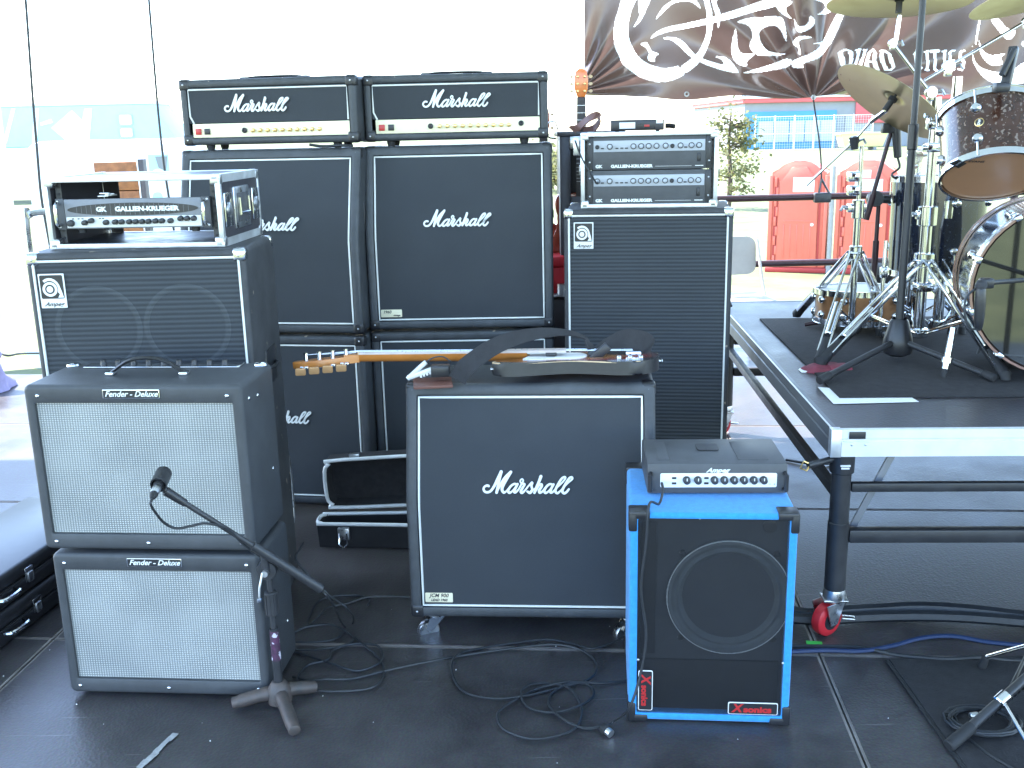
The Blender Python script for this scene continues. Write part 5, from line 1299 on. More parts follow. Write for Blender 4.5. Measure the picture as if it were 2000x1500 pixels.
pts = [tail, tail - md * .012 + Vector((.0, -.002, -.008)), at(305, 1003, bs.y - .17), at(322, 1022, bs.y - .13), at(345, 1032, bs.y - .11), at(375, 1027, bs.y - .10), at(400, 1022, bs.y - .10), at(430, 1028, bs.y - .09), at(455, 1042, bs.y - .07), at(478, 1066, bs.y - .05), at(520, 1094, bs.y - .02), at(560, 1118, bs.y), at(590, 1126, bs.y + .02)]
pts += [at(622, 1147, bs.y + .04), at(645, 1172, bs.y + .05)] + [atz(x, y, .008) for x, y in ((672, 1222), (705, 1255), (738, 1282), (750, 1312), (735, 1338), (700, 1348), (640, 1350), (600, 1346), (575, 1335))]
tag(MB().tube(pts, .0036, 6, sm=6).build('microphone_cable', 'cable'), 'black microphone cable hanging along the boom and down to the floor', 'cable')
pts = [at(592, 1060, 2.95), at(578, 1090, 2.8), at(600, 1120, 2.75), at(640, 1160, 2.72), at(680, 1190, 2.70)] + [atz(x, y, .008) for x, y in ((690, 1215), (660, 1245), (620, 1254), (570, 1254))]
tag(MB().tube(pts, .0036, 6, sm=6).build('loose_cable', 'cable'), 'black cable hanging beside the boom behind the microphone stand', 'cable')

# ================================================================== CABLES ON THE FLOOR
def floor_cable(label, px, r=.0038, closed=False, m_='cable', name='floor_cable'):
    P = [atz(x, y, r + .002) for x, y in px]
    for i, p in enumerate(P): p.z += .003 * (i % 3)
    return tag(MB().tube(P, r, 6, sm=7).build(name, m_), label, 'cable')
floor_cable('looped black cable on the floor in front of the caster cabinet', [(572, 1322), (600, 1330), (640, 1330), (690, 1325), (760, 1310), (840, 1295), (905, 1280), (1000, 1268), (1085, 1262), (1140, 1272), (1165, 1300), (1150, 1330), (1085, 1345), (1020, 1362), (960, 1368), (905, 1350), (883, 1315), (890, 1285), (930, 1268), (1000, 1258), (1070, 1252), (1120, 1258), (1160, 1268), (1215, 1250), (1232, 1235)])
floor_cable('coiled black cable in the middle foreground, left of the blue cabinet', [(1225, 1330), (1170, 1336), (1110, 1335), (1050, 1345), (1000, 1372), (972, 1398), (985, 1425), (1035, 1445), (1085, 1442), (1125, 1420), (1135, 1385), (1115, 1350), (1080, 1335), (1040, 1338), (1018, 1355), (1030, 1380), (1075, 1394), (1125, 1385), (1158, 1360), (1150, 1340), (1115, 1338), (1080, 1352), (1072, 1378), (1100, 1408), (1140, 1422), (1180, 1421)])
floor_cable('tangled black cable behind the microphone stand', [(575, 1235), (600, 1226), (650, 1224), (690, 1245), (672, 1262), (620, 1272), (570, 1270), (600, 1282), (650, 1300), (700, 1310), (745, 1292), (738, 1265), (690, 1258), (650, 1272), (640, 1292), (600, 1300), (580, 1330), (600, 1345)])
floor_cable('thin black cable between the caster cabinet and the microphone stand', [(800, 1166), (760, 1166), (715, 1170), (680, 1178), (640, 1188), (625, 1205), (600, 1222), (618, 1180), (650, 1168), (700, 1163), (722, 1172), (718, 1185)])
pl = thing('plug_connector', 'black and silver cable plug lying left of the blue cabinet', 'plug', tuple(atz(1186, 1428, .012)))
MB().cyl((-.012, .012, .004), (.0, -.002, .002), .013, .015, 14, .002).build('shell', 'rubber', pl); MB().cyl((.0, -.002, .002), (.009, -.014, .0), .0115, seg=14).build('nose', 'steel', pl)
floor_cable('thick black cable loom under the drum riser', [(1520, 1190), (1580, 1203), (1640, 1200), (1720, 1192), (1800, 1190), (1900, 1198), (2020, 1208), (2150, 1215)], .022)
floor_cable('second thick black cable under the drum riser', [(1520, 1205), (1600, 1212), (1660, 1210), (1760, 1203), (1880, 1207), (2020, 1220), (2150, 1230)], .018)
K['bluecable'] = mat('blue cable', (.012, .03, .09), .5)
floor_cable('blue cable curving over the floor right of the blue cabinet', [(1545, 1273), (1610, 1272), (1680, 1275), (1740, 1262), (1800, 1248), (1860, 1246), (1930, 1254), (2010, 1262), (2120, 1262)], .007, m_='bluecable')
floor_cable('black cable crossing the seam right of the blue cabinet', [(1545, 1262), (1610, 1264), (1680, 1268), (1760, 1280), (1850, 1288), (1920, 1287), (1990, 1290), (2100, 1286)], .006)
floor_cable('thin cable at the left edge of the riser leg', [(1535, 898), (1570, 905), (1600, 908), (1625, 905)], .006)
# green and pale tape, small litter
tag(MB().box((-.028, -.006, 0), (.02, .030, .0009)).build('green_tape', 'green', None, tuple(atz(1594, 1262, .0022)), (0, 0, -.2)), 'strip of bright green tape on the floor beside the red caster', 'tape')
a, b = atz(272, 1500, .0025), atz(342, 1432, .0025); d = (b - a); L_ = d.length
m = MB()
for k in range(9):
    u0, u1 = L_ * k / 9, L_ * (k + 1) / 9
    m.box((u0, -.006 - random.uniform(0, .006), 0), (u1 - .0005, .006 + random.uniform(0, .006) * (1 - k / 12), .0008))
tag(m.build('floor_tape', 'tape', None, tuple(a), (0, 0, math.atan2(d.y, d.x))), 'torn pale tape strip on the floor at the bottom left', 'tape')

# ================================================================== STACKED BLACK CASES AT LEFT
for i, (z, lab, dx) in enumerate(((.006, 'lower black instrument case with chrome latches, leftmost on the floor', 0), (.117, 'upper black instrument case with chrome latches, on top of the other at left', .012))):
    cs = thing('instrument_case', lab, 'instrument case', (-1.70 - dx, 2.55, z), -9, 'black cases stacked on the floor at left')
    L_, W_, H_ = 1.15, .38, .108
    MB().box((-W_, 0, 0), (0, L_, H_ * .48), .012, 3).build('base', 'plastic', cs); MB().box((-W_ + .002, .002, H_ * .50), (-.002, L_ - .002, H_), .016, 3).build('lid', 'plastic', cs)
    MB().box((-W_ - .001, -.001, H_ * .475), (.0015, L_ + .001, H_ * .505), .001).build('seam_strip', 'rubber', cs)
    for y in (.30, .58, .86):
        la = MB().box((0, y - .022, H_ * .32), (.004, y + .022, H_ * .78), .0015).build('latch', 'chrome', cs)
        MB().box((.0041, y - .013, H_ * .30), (.009, y + .013, H_ * .62), .002).build('latch_lever', 'steel', la)
    MB().tube([(.002, .40, H_ * .4), (.025, .41, H_ * .4), (.03, .45, H_ * .4), (.025, .49, H_ * .4), (.002, .50, H_ * .4)], .007, 8, sm=3).build('handle', 'chrome', cs)
# lavender cloth and a hand truck far left
lv = atz(-14, 762, 0)
lc = thing('cloth_bundle', 'bunched lavender cloth on the stage floor at the left edge', 'cloth', (lv.x, lv.y, .003))
m = MB(); m.lathe([(.0, .30), (.05, .29), (.08, .22), (.06, .18), (.10, .10), (.13, .03), (.14, 0), (0, 0)], None, 26)
for v in m.b.verts: q = mnoise.noise(v.co * 9); v.co.x *= 1 + .5 * q; v.co.y *= 1 + .5 * q; v.co.z *= 1 + .2 * q
m.build('cloth', 'lavender', lc)
tag(MB().tube([atz(4, 722, .02) + Vector((0, 0, .12)), atz(20, 722, .02) + Vector((0, 0, .1)), atz(45, 712, .02) + Vector((0, 0, .08)), atz(100, 690, .01)], .008, 6, sm=5).build('floor_cable', 'cable'), 'black cable running from the lavender cloth behind the left bass cabinet', 'cable')
ht = thing('hand_truck', 'grey tubular hand truck standing behind the left bass cabinet', 'hand truck', (at(82, 470, 4.0).x, 4.0, .004), 10)
ztop = at(82, 416, 4.0).z
MB().tube([(-.05, 0, .12), (-.05, 0, ztop - .08), (-.03, 0, ztop - .02), (.0, 0, ztop), (.20, 0, ztop), (.23, 0, ztop - .02), (.25, 0, ztop - .08), (.25, 0, .12)], .013, 8, sm=3).build('frame', 'steel', ht)
m = MB()
for z in (.3, .6, .85): m.cyl((-.05, 0, z), (.25, 0, z), .010, seg=8)
m.build('crossbar', 'steel', ht)
MB().box((-.06, -.16, .0), (.26, .02, .012), .003).build('toe_plate', 'steel', ht)
for x in (-.08, .28): MB().lathe([(0, -.02), (.08, -.02), (.1, -.015), (.1, .015), (.08, .02), (0, .02)], TR(x, .07, .10) @ RY(PI / 2), 18).build('wheel', 'rubber', ht)

# ================================================================== BEHIND THE RIGHT BASS CABINET: open trunk with guitars
YT = 4.75
x0, x1 = at(1094, 400, YT).x, at(1212, 400, YT).x; zt = at(1110, 259, YT).z
tk = thing('guitar_locker', 'tall black guitar locker with an open front, behind the right bass cabinet', 'locker', (x0, YT, .004), 0); W_ = x1 - x0
MB().box((0, 0, 0), (.05, .28, zt - .02), .004).build('side_panel', 'laminate', tk); MB().box((W_ - .05, 0, 0), (W_, .28, zt - .02), .004).build('side_panel', 'laminate', tk)
MB().box((.0505, .262, .02), (W_ - .0505, .28, zt - .02)).build('back_panel', 'laminate', tk); MB().box((-.012, -.012, zt - .0195), (W_ + .02, .292, zt), .004).build('top_panel', 'laminate', tk)
MB().box((.0505, .0, 0), (W_ - .0505, .2619, .02)).build('bottom_panel', 'laminate', tk)
MB().box((.0505, .003, .02), (W_ - .0505, .02, at(1115, 386, YT).z), .002).build('lower_front', 'laminate', tk)
MB().box((.045, -.012, at(1115, 293, YT).z), (.045 + .09, -.0005, at(1115, 268, YT).z), .004).build('corner_plate', 'steel', tk)
MB().tube([(-.012, .1, zt - .03), (-.05, .08, zt - .02), (-.055, .08, zt + .03), (-.02, .08, zt + .05), (.0, .1, zt + .004)], .004, 6, closed=False, sm=3).build('wire_loop', 'steel', tk)
def hanging_guitar(label, x, y, ztop, scale, hsm, bodym, fbm, strap=False):
    g = thing('electric_guitar', label, 'guitar', (x, y, ztop), 0, 'guitars behind the right bass cabinet')
    hp = [(-.018, -.125), (-.030, -.09), (-.033, -.05), (-.026, -.012), (-.010, 0), (.010, 0), (.026, -.012), (.033, -.05), (.030, -.09), (.018, -.125)]
    MB().prism(hp, 0, .014, bev=.003).build('headstock', hsm, g)
    for sx in (-1, 1):
        for k in range(3):
            z = -.035 - k * .032; t = MB().lathe([(.006, 0), (.006, .006), (.003, .009), (0, .009)], TR(sx * .016, 0, z) @ RX(PI / 2), 10).build('tuning_post', 'brass', g)
            MB().prism(ellipse(sx * .044, z, .009, .007, 12), .004, .010).cyl((sx * .03, .007, z), (sx * .04, .007, z), .002, seg=6).build('tuning_peg', 'ivory', g)
    MB().prism([(-.019, -.125), (.019, -.125), (.026, -.56), (-.026, -.56)], .002, .024, bev=.006).build('neck', 'mahog', g)
    fb_ = MB().prism([(-.020, -.127), (.020, -.127), (.027, -.60), (-.027, -.60)], -.003, .0018).build('fingerboard', fbm, g)
    m = MB()
    for k in range(1, 17): z = -.127 - .63 * (1 - 2 ** (-k / 12)); m.box((-.024, -.0044, z - .001), (.024, -.0031, z + .001))
    m.build('fret', 'steel', fb_)
    o = [(0, -.56), (.04, -.57), (.09, -.555), (.125, -.59), (.12, -.65), (.105, -.70), (.135, -.76), (.165, -.83), (.155, -.91), (.10, -.965), (0, -.98)]
    o = o + [(-a, b) for a, b in reversed(o[1:-1])]
    o = [(p.x, p.z) for p in smooth_path([(a, 0, b) for a, b in o], 3, True)]
    MB().prism(o, .0, .045, bev=.008).build('body', bodym, g)
    for z in (-.66, -.78): MB().box((-.035, -.009, z - .018), (.035, -.0005, z + .018), .003).build('pickup', 'ivory', g)
    MB().box((-.05, -.012, -.86), (.05, -.0005, -.84), .003).build('bridge', 'brass', g)
    return g
p = at(1135, 134, YT + .1)
ga = hanging_guitar('red guitar with an orange headstock, standing in the black locker', p.x, YT + .1, p.z, 1, 'orange', 'mahog', 'darkwood')
p = at(1094, 150, YT + .32)
gb = hanging_guitar('dark red guitar showing between the right stack and the black locker', at(1062, 300, YT + .32).x, YT + .33, at(1080, 300, YT + .32).z + .22, 1, 'mahog', 'mahog', 'darkwood')
gs = thing('guitar_stand', 'black guitar stand under the dark red guitar behind the right stack', 'guitar stand', (gb.location.x, gb.location.y + .02, .004))
MB().tube([(0, .05, .0), (0, .07, .5), (0, .06, gb.location.z - .15)], .012, 8).build('pole', 'satin', gs)
for sx in (-1, 1):
    MB().tube([(0, .06, .25), (sx * .18, -.12, .0)], .010, 8).build('leg', 'satin', gs)
    MB().tube([(0, .06, .5), (sx * .09, .04, gb.location.z - 1.0), (sx * .09, -.07, gb.location.z - .995), (sx * .09, -.08, gb.location.z - .96)], .009, 8).build('cradle', 'rubber', gs)
# brown leather strap loop on top of the trunk
lp = thing('leather_strap', 'brown leather strap looped on top of the black guitar locker', 'strap', (x0 + .05, YT - .02, zt + .001))
pts = [at(x, y, YT) - Vector(lp.location) for x, y in ((1117, 254), (1128, 250), (1140, 240), (1152, 230), (1164, 226), (1171, 231), (1167, 243), (1158, 252), (1140, 257))]
band([Vector((q.x, q.y + .02 * math.sin(i), max(q.z, .004))) for i, q in enumerate(pts)], [.05] * 9, [(0, .8, .6)] * 9, 'band', 'leather', lp)
# red box between the stacks
rb = thing('red_box', 'red plastic box on a dark crate, in the gap beside the right stack', 'box', (at(1084, 560, 4.7).x, 4.7, at(1084, 574, 4.7).z))
zt_ = at(1090, 522, 4.7).z; MB().box((-.15, 0, 0), (.055, .2, zt_ - rb.location.z), .012).build('body', 'red', rb); MB().box((-.15, -.006, zt_ - rb.location.z + .002), (.05, .2, zt_ - rb.location.z + .05), .012).build('lid', 'red', rb)
MB().cyl((.03, -.02, -.0), (.03, -.02, .05), .022, seg=14).build('tap', 'steel', rb)
cr = thing('dark_crate', 'dark slatted crate under the red box, between the right stack and bass cabinet', 'crate', (at(1084, 560, 4.7).x, 4.68, .004))
hc_ = rb.location.z - .014
for k in range(5): MB().box((-.2, 0, .01 + k * hc_ / 5), (.075, .25, (k + .9) * hc_ / 5), .005).build('slat', 'darkwood', cr)
MB().box((-.2, -.01, hc_), (.08, .25, hc_ + .008), .001).build('top', 'alu', cr)
# ================================================================== DRUM RISER
RZ0 = .69; RYAW = -3.0
rs = thing('drum_riser', 'drum riser platform with a pale aluminium edge on black legs with red casters', 'stage riser', (.943, 2.865, 0), RYAW)
RW, RD = 2.44, 2.28
MB().box((.022, .022, RZ0 - .02), (RW - .022, RD - .022, RZ0)).build('deck_panel', 'floor', rs, smooth=False)
fr = MB()
prof = [(0, RZ0 + .001), (0, RZ0 - .026), (.004, RZ0 - .029), (.004, RZ0 - .034), (0, RZ0 - .037), (0, RZ0 - .082), (.0215, RZ0 - .082), (.0215, RZ0 + .001)]
def rail(a, b, ins):
    a, b = Vector(a), Vector(b); d = (b - a).normalized(); nn = Vector((-d.y, d.x, 0)); m = fr
    A = [m.b.verts.new((a.x + nn.x * o + d.x * 0, a.y + nn.y * o + d.y * 0, z)) for o, z in prof]; B = [m.b.verts.new((b.x + nn.x * o, b.y + nn.y * o, z)) for o, z in prof]
    n = len(prof)
    for k in range(n): m.face([A[k], A[(k + 1) % n], B[(k + 1) % n], B[k]])
    m.face(A); m.face(list(reversed(B)))
rail((0.0305, 0, 0), (RW - .0305, 0, 0), 0)
fr.build('edge_frame', 'alu_white', rs); fr = MB()
rail((RW, .0305, 0), (RW, RD - .0305, 0), 0); rail((RW - .0305, RD, 0), (.0305, RD, 0), 0); rail((0, RD - .0305, 0), (0, .0305, 0), 0)
fr.build('edge_frame', K.setdefault('alu_dark', mat('dull dark aluminium', (.16, .165, .175), .45, .4, var=.2, vscale=8, rvar=.1)), rs)
MB().box((.0005, .0305, RZ0 + .0012), (.006, RD - .0305, RZ0 + .003)).build('edge_lip', 'alu', rs)
for x, y in ((0, 0), (RW, 0), (0, RD), (RW, RD)):
    sx = 1 if x == 0 else -1; sy = 1 if y == 0 else -1
    MB().box((min(x - sx * .0015, x + sx * .030), min(y - sy * .0015, y + sy * .030), RZ0 - .084), (max(x - sx * .0015, x + sx * .030), max(y - sy * .0015, y + sy * .030), RZ0 + .0022), .002).build('corner_bracket', 'alu', rs)
cp = MB().box((.05, -.004, RZ0 - .026), (.098, -.0006, RZ0 - .004), .001).build('cover_plate', 'plastic', rs)
for x in (.06, .10): inst(SCREW_S, 'screw', rs, (x, .0, RZ0 - .045))
text('PORTABLE', .018, 'plastic', rs, (.0, .0, 0), extrude=.0003) if False else None
for x, y in ((.052, .06), (RW - .052, .06), (.052, RD - .06), (RW - .052, RD - .06)):
    lg = MB().cyl((x, y, .155), (x, y, RZ0 - .083), .030, seg=20).build('leg', 'satin', rs)
    MB().cyl((x, y, RZ0 - .15), (x, y, RZ0 - .084), .037, seg=20, bev=.003).build('leg_collar', 'plastic', lg)
    MB().cyl((x, y, .155), (x, y, .38), .0325, seg=20, bev=.002).build('leg_sleeve', 'satin', lg)
    if x < 1 and y < 1:
        for k_, (zz, ww) in enumerate(((.118, .030), (.126, .024))): MB().box((x - ww / 2, y - .0385, RZ0 - zz - .003), (x + ww / 2, y - .0355, RZ0 - zz + .002)).build('worn_sticker', 'paper', lg)
    c = MB().lathe([(.034, .0), (.036, .012), (.030, .034), (0, .036)], TR(x, y, .125), 18).box((x - .038, y - .03, .118), (x + .038, y + .03, .126), .002).build('caster', 'steel', rs)
    f = MB(); cx = x - .022; cy = y - .01
    for s in (-1, 1): f.prism([(cx - .035, .116), (cx + .045, .116), (cx + .015, .045), (cx - .015, .045)], cy + s * .030 - .002, cy + s * .030 + .002)
    f.xf(TR(cx, cy, 0) @ RZ(R_(35)) @ TR(-cx, -cy, 0)); f.build('fork', 'steel', c)
    wm = TR(cx, cy, .056) @ RZ(R_(35)) @ RX(PI / 2)
    MB().lathe([(.030, -.022), (.044, -.020), (.053, -.014), (.055, 0), (.053, .014), (.044, .020), (.030, .020)], wm, 26).build('wheel', 'red', c)
    MB().lathe([(0, -.0245), (.018, -.024), (.030, -.0215), (.030, .0215), (.018, .024), (0, .0245)], wm, 20).build('hub', 'plastic', c)
    MB().box((cx + .045, cy - .012, .060), (cx + .085, cy + .012, .068), .003, M=TR(cx, cy, 0) @ RZ(R_(-10)) @ TR(-cx, -cy, 0)).build('brake_pedal', 'steel', c)
zr1, zr2 = .492, .335
for y in (.06, RD - .06):
    MB().box((.083, y - .012, zr1 - .014), (RW - .083, y + .012, zr1 + .014), .003).build('cross_rail', 'satin', rs)
    MB().box((.083, y - .019, zr2 - .021), (RW - .083, y + .019, zr2 + .021), .004).build('cross_rail', 'satin', rs)
for x in (.052, RW - .052): MB().box((x - .014, .092, zr1 - .05), (x + .014, RD - .092, zr1 - .015), .003).build('side_rail', 'satin', rs)
MB().box((-.011, -.004, -.01), (.011, .004, .44), .001, M=TR(.05, .115, .20) @ RY(R_(24))).build('brace', 'grey', rs)
MB().cyl((-.06, .02, RZ0 - .115), (.02, .05, RZ0 - .105), .010, seg=10).build('locking_pin', 'satin', rs)
MB().tube([(-.055, .02, RZ0 - .11), (-.075, .015, RZ0 - .10), (-.085, .01, RZ0 - .12), (-.065, .015, RZ0 - .13), (-.055, .02, RZ0 - .115)], .003, 6).build('pin_ring', 'brass', rs)

# carpet on the riser, sheet of paper, maroon cloth
q0, q1, q2 = atz(1483, 622, RZ0 + .006), atz(1640, 776, RZ0 + .006), atz(2010, 770, RZ0 + .006)
dm = thing('drum_mat', 'black carpet mat under the drum kit on the riser', 'mat', (q1.x, q1.y, RZ0 + .0006), -3.2)
MB().box((0, 0, 0), (2.0, (q0 - q1).length, .006), .002).build('carpet', 'mat', dm)
pp = [atz(x, y, RZ0 + .0024) for x, y in ((1597, 756), (1622, 758), (1645, 774), (1672, 778), (1780, 776), (1795, 785), (1628, 789))]
p0 = pp[0]
m = MB(); A = [m.b.verts.new((p.x - p0.x, p.y - p0.y, .0)) for p in pp]; B = [m.b.verts.new((p.x - p0.x, p.y - p0.y, .0006)) for p in pp]
m.face(A); m.face(B); 
for k in range(len(pp)): m.face([A[k], A[(k + 1) % len(pp)], B[(k + 1) % len(pp)], B[k]])
tag(m.build('paper_sheet', 'paper', None, tuple(p0)), 'white paper sheet half under the black mat at the riser corner', 'paper')

# ================================================================== DRUM KIT
DZ = RZ0 + .0066
def hoop(m, M, r, h=.022, t=.005, seg=48): m.lathe([(r, 0), (r + t, 0), (r + t, h), (r + t * 1.6, h), (r + t * 1.6, h + .003), (r, h + .003), (r, 0)], M, seg)
def lug(parent, M, r, z, ang, big=.0175):
    mm = M @ RZ(ang) @ TR(r, 0, z) @ RY(PI / 2)
    return MB().lathe([(0, -.002), (big, -.001), (big, .006), (big * .82, .012), (big * .6, .016), (0, .0175)], mm, 16).build('lug', 'chrome', parent)
def drum(name, label, cat, p, axis, r, L, shell, top, bottom, nl=8, roll=0.0, group=None, hoopm='chrome', rods=True, hh=.022):
    t = thing(name, label, cat, tuple(p), 0, group); t.matrix_world = axis_to(p, axis); M = RZ(roll)
    MB().lathe([(r, .012), (r, L - .012)], M, 56).lathe([(r - .006, .012), (r - .006, L - .012)], M, 56).build('shell', shell, t)
    m = MB(); hoop(m, M @ TR(0, 0, L - hh + .004), r + .002, hh); m.build('hoop', hoopm, t)
    m = MB(); hoop(m, M @ TR(0, 0, hh - .004) @ Matrix.Diagonal((1, 1, -1, 1)), r + .002, hh); m.build('hoop', hoopm, t)
    MB().lathe([(r + .001, L - .006), (r - .004, L + .001), (0, L + .001)], M, 48).build('drum_head', top, t)
    MB().lathe([(r + .001, .006), (r - .004, -.001), (0, -.001)], M, 48).build('drum_head', bottom, t)
    for k in range(nl):
        a = 2 * PI * k / nl + .2
        if rods:
            for zz, z1 in ((L * .26, .004), (L * .74, L - .004)):
                l_ = lug(t, M, r, zz, a); c_, s_ = math.cos(a) * (r + .009), math.sin(a) * (r + .009)
                MB().cyl(M @ Vector((c_, s_, zz)), M @ Vector((c_, s_, z1 + (.006 if z1 > .01 else -.006))), .0032, seg=8).build('tension_rod', 'chrome', l_)
    return t, M

# bass drum: facing the room, turned a little to the left
bx = Vector((1.825, 3.30, DZ + .022 + .300)); ax = Vector((-math.sin(R_(16)), -math.cos(R_(16)), .0))
R0, L0 = .278, .42
bd, M = drum('bass_drum', 'bass drum with a glossy black front head and rose hoop on the riser', 'drum', bx - ax * L0, ax, R0, L0, 'shell_black', 'mirror', 'mirror', 10, 0, None, 'hoopwood', False, .038)
for k in range(10):
    a = 2 * PI * k / 10 + .28
    c = MB()
    mm = RZ(a) @ TR(R0 + .004, 0, 0)
    c.box((-.006, -.012, L0 - .048), (.012, .012, L0 + .012), .004, M=mm); c.box((.004, -.008, L0 - .075), (.016, .008, L0 - .035), .004, M=mm)
    cw = c.build('claw', 'chrome', bd)
    MB().cyl(mm @ Vector((.011, 0, .27)), mm @ Vector((.011, 0, L0 - .04)), .004, seg=8).build('tension_rod', 'chrome', cw)
    MB().lathe([(0, -.002), (.016, -.001), (.016, .006), (.013, .014), (0, .018)], RZ(a) @ TR(R0, 0, .25) @ RY(PI / 2), 16).build('lug', 'chrome', bd)
m = MB(); m.lathe([(R0 + .0005, L0 - .085), (R0 + .006, L0 - .083), (R0 + .009, L0 - .070), (R0 + .006, L0 - .057), (R0 + .009, L0 - .045), (R0 + .0005, L0 - .040)], None, 72); m.build('rim_band', 'chrome', bd)
for px, py, side in ((1842, 738, -1),):
    e = atz(px, py, DZ + .006); s = at(1862, 640, 3.45); Mi = bd.matrix_world.inverted()
    sp = MB().cyl(Mi @ s, Mi @ (s.lerp(e, .82)), .012, seg=14).build('spur', 'chrome', bd)
    MB().cyl(Mi @ (s.lerp(e, .60)), Mi @ (s.lerp(e, .70)), .019, seg=14).build('spur_clamp', 'chrome', sp)
    MB().cyl(Mi @ (s.lerp(e, .82)), Mi @ e, .012, .008, 12).build('spur_tip', 'rubber', sp)

# microphone in front of the bass drum, its boom coming in from the right
km = thing('microphone', 'black microphone hanging before the glossy bass drum head', 'microphone', tuple(at(1914, 566, 2.98)))
q_ = km.location; a, b = at(1916, 560, 2.98) - q_, at(1911, 642, 2.98) - q_
MB().lathe([(0, 0), (.012, .0), (.015, .01), (.0165, .05), (.0145, .10), (.011, .125), (.006, .132), (0, .132)], axis_to(a, b - a), 18).build('body', 'plastic', km)
MB().lathe([(0, -.02), (.012, -.018), (.017, -.008), (.017, .004), (.012, .006)], axis_to(a, b - a), 16).build('grille', 'micmesh', km)
MB().tube([b, b + Vector((-.004, -.004, .0)), at(1893, 640, 2.97) - q_, at(1884, 610, 2.97) - q_, at(1888, 580, 2.98) - q_, at(1910, 560, 2.99) - q_], .0035, 6, sm=5).build('cable_loop', 'cable', km)
kp = atz(2150, 690, DZ); ks = thing('microphone_stand', 'black boom stand reaching in front of the bass drum from the right edge', 'microphone stand', (kp.x, kp.y, DZ)); q_ = ks.location
pv = at(2150, 535, kp.y)
MB().cyl((0, 0, .03), pv - q_, .010, seg=12).build('tube', 'satin', ks); MB().cyl(at(1924, 553, 2.99) - q_, pv - q_, .0075, seg=12).build('boom', 'satin', ks); MB().cbox(at(1926, 553, 2.99) - q_, (.04, .03, .03), .006).build('clip', 'plastic', ks)
MB().lathe([(0, .03), (.11, .028), (.12, .018), (.12, .004), (0, .002)], None, 24).build('base', 'satin', ks)
kc = thing('cushion', 'black cloth bundle on the mat against the bass drum head', 'cushion', tuple(atz(2005, 716, DZ)))
m = MB(); m.lathe([(0, .085), (.05, .08), (.09, .055), (.10, .02), (.08, .002), (0, 0)], None, 24)
for v in m.b.verts: q = mnoise.noise(v.co * 12); v.co.x *= 1.3 + .4 * q; v.co.y *= .6; v.co.z *= 1 + .4 * q
m.build('cloth', 'strap', kc)
MB().tube([Vector((-.10, -.03, .02)), Vector((-.12, -.035, .07)), Vector((-.15, -.03, .12)), Vector((-.18, -.03, .115)), Vector((-.2, -.035, .06))], .005, 6, sm=5).build('drawstring', 'cable', kc)

# rack tom, its tan lower head turned to the camera
tp_ = at(1941, 344, 3.36); tax = Vector((.10, .50, .86)).normalized(); RT, LT = .158, .228
tom, M = drum('rack_tom', 'dark brown rack tom tilted back with its tan lower head showing', 'drum', tp_, tax, RT, LT, 'shell', 'head', 'head', 6, 1.9, None, 'chrome', True, .020)
Ti = tom.matrix_world.inverted()
def tomface(px, py, off=0.0):
    """point on the tom's shell seen at this pixel"""
    o = Vector((0, 0, CAM_H)); d = (at(px, py, 3.3) - o).normalized(); o = Ti @ o; d = Ti.to_3x3() @ d
    a = d.x ** 2 + d.y ** 2; b = o.x * d.x + o.y * d.y; c = o.x ** 2 + o.y ** 2 - (RT + off) ** 2
    s = b * b - a * c
    return o + d * ((-b - math.sqrt(max(0, s))) / a)
q = tomface(1913, 239); nrm = Vector((q.x, q.y, 0)).normalized()
bdg = MB().lathe([(.0, .0005), (.0145, .0005), (.0145, .002), (.0125, .003), (.0125, .0016), (0, .0016)], axis_to(q, nrm), 24).build('round_badge', 'brass', tom)
MB().lathe([(0, .0018), (.0122, .0018)], axis_to(q, nrm), 20).build('badge_face', 'plastic', bdg)
tmx = axis_to(q + nrm * .0022, nrm)
tm_ = text_mesh('DW', .011, extrude=.0003, bold=.0004); tm_.materials.append(K['paper']); ob = inst(tm_, 'lettering', bdg); ob.matrix_basis = tmx @ RX(-PI / 2) @ TR(0, 0, 0) @ RY(R_(-75))
# lower-head lettering and black damping patch
Mb = RZ(0)
dn = Ti.to_3x3() @ Vector((0, 0, 1))
def headpt(px, py):
    o = Vector((0, 0, CAM_H)); d = (at(px, py, 3.3) - o).normalized(); o = Ti @ o; d = Ti.to_3x3() @ d; return o + d * ((-.0012 - o.z) / d.z)
pts = [headpt(x, y) for x, y in ((1853, 319), (1872, 311), (1888, 319), (1872, 328))]
m = MB(); m.face([m.b.verts.new((p.x, p.y, -.0026)) for p in pts]); m.face([m.b.verts.new((p.x, p.y, -.0013)) for p in pts])
m.build('damping_patch', 'rubber', tom)
h0, h1 = headpt(1888, 315), headpt(1926, 316)
me = text_mesh('EVANS', .0165, extrude=.0002, bold=.0003); me.materials.append(K['plastic']); xd = (h1 - h0).normalized(); zd = -(headpt(1905, 330) - headpt(1905, 310)); zd = (zd - xd * zd.dot(xd)).normalized(); yd = zd.cross(xd)
MM = Matrix((( xd.x, yd.x, zd.x, 0), (xd.y, yd.y, zd.y, 0), (xd.z, yd.z, zd.z, 0), (0, 0, 0, 1))); mid = (h0 + h1) / 2; MM.translation = Vector((mid.x, mid.y, -.0018)); ob = inst(me, 'lettering', tom); ob.matrix_basis = MM
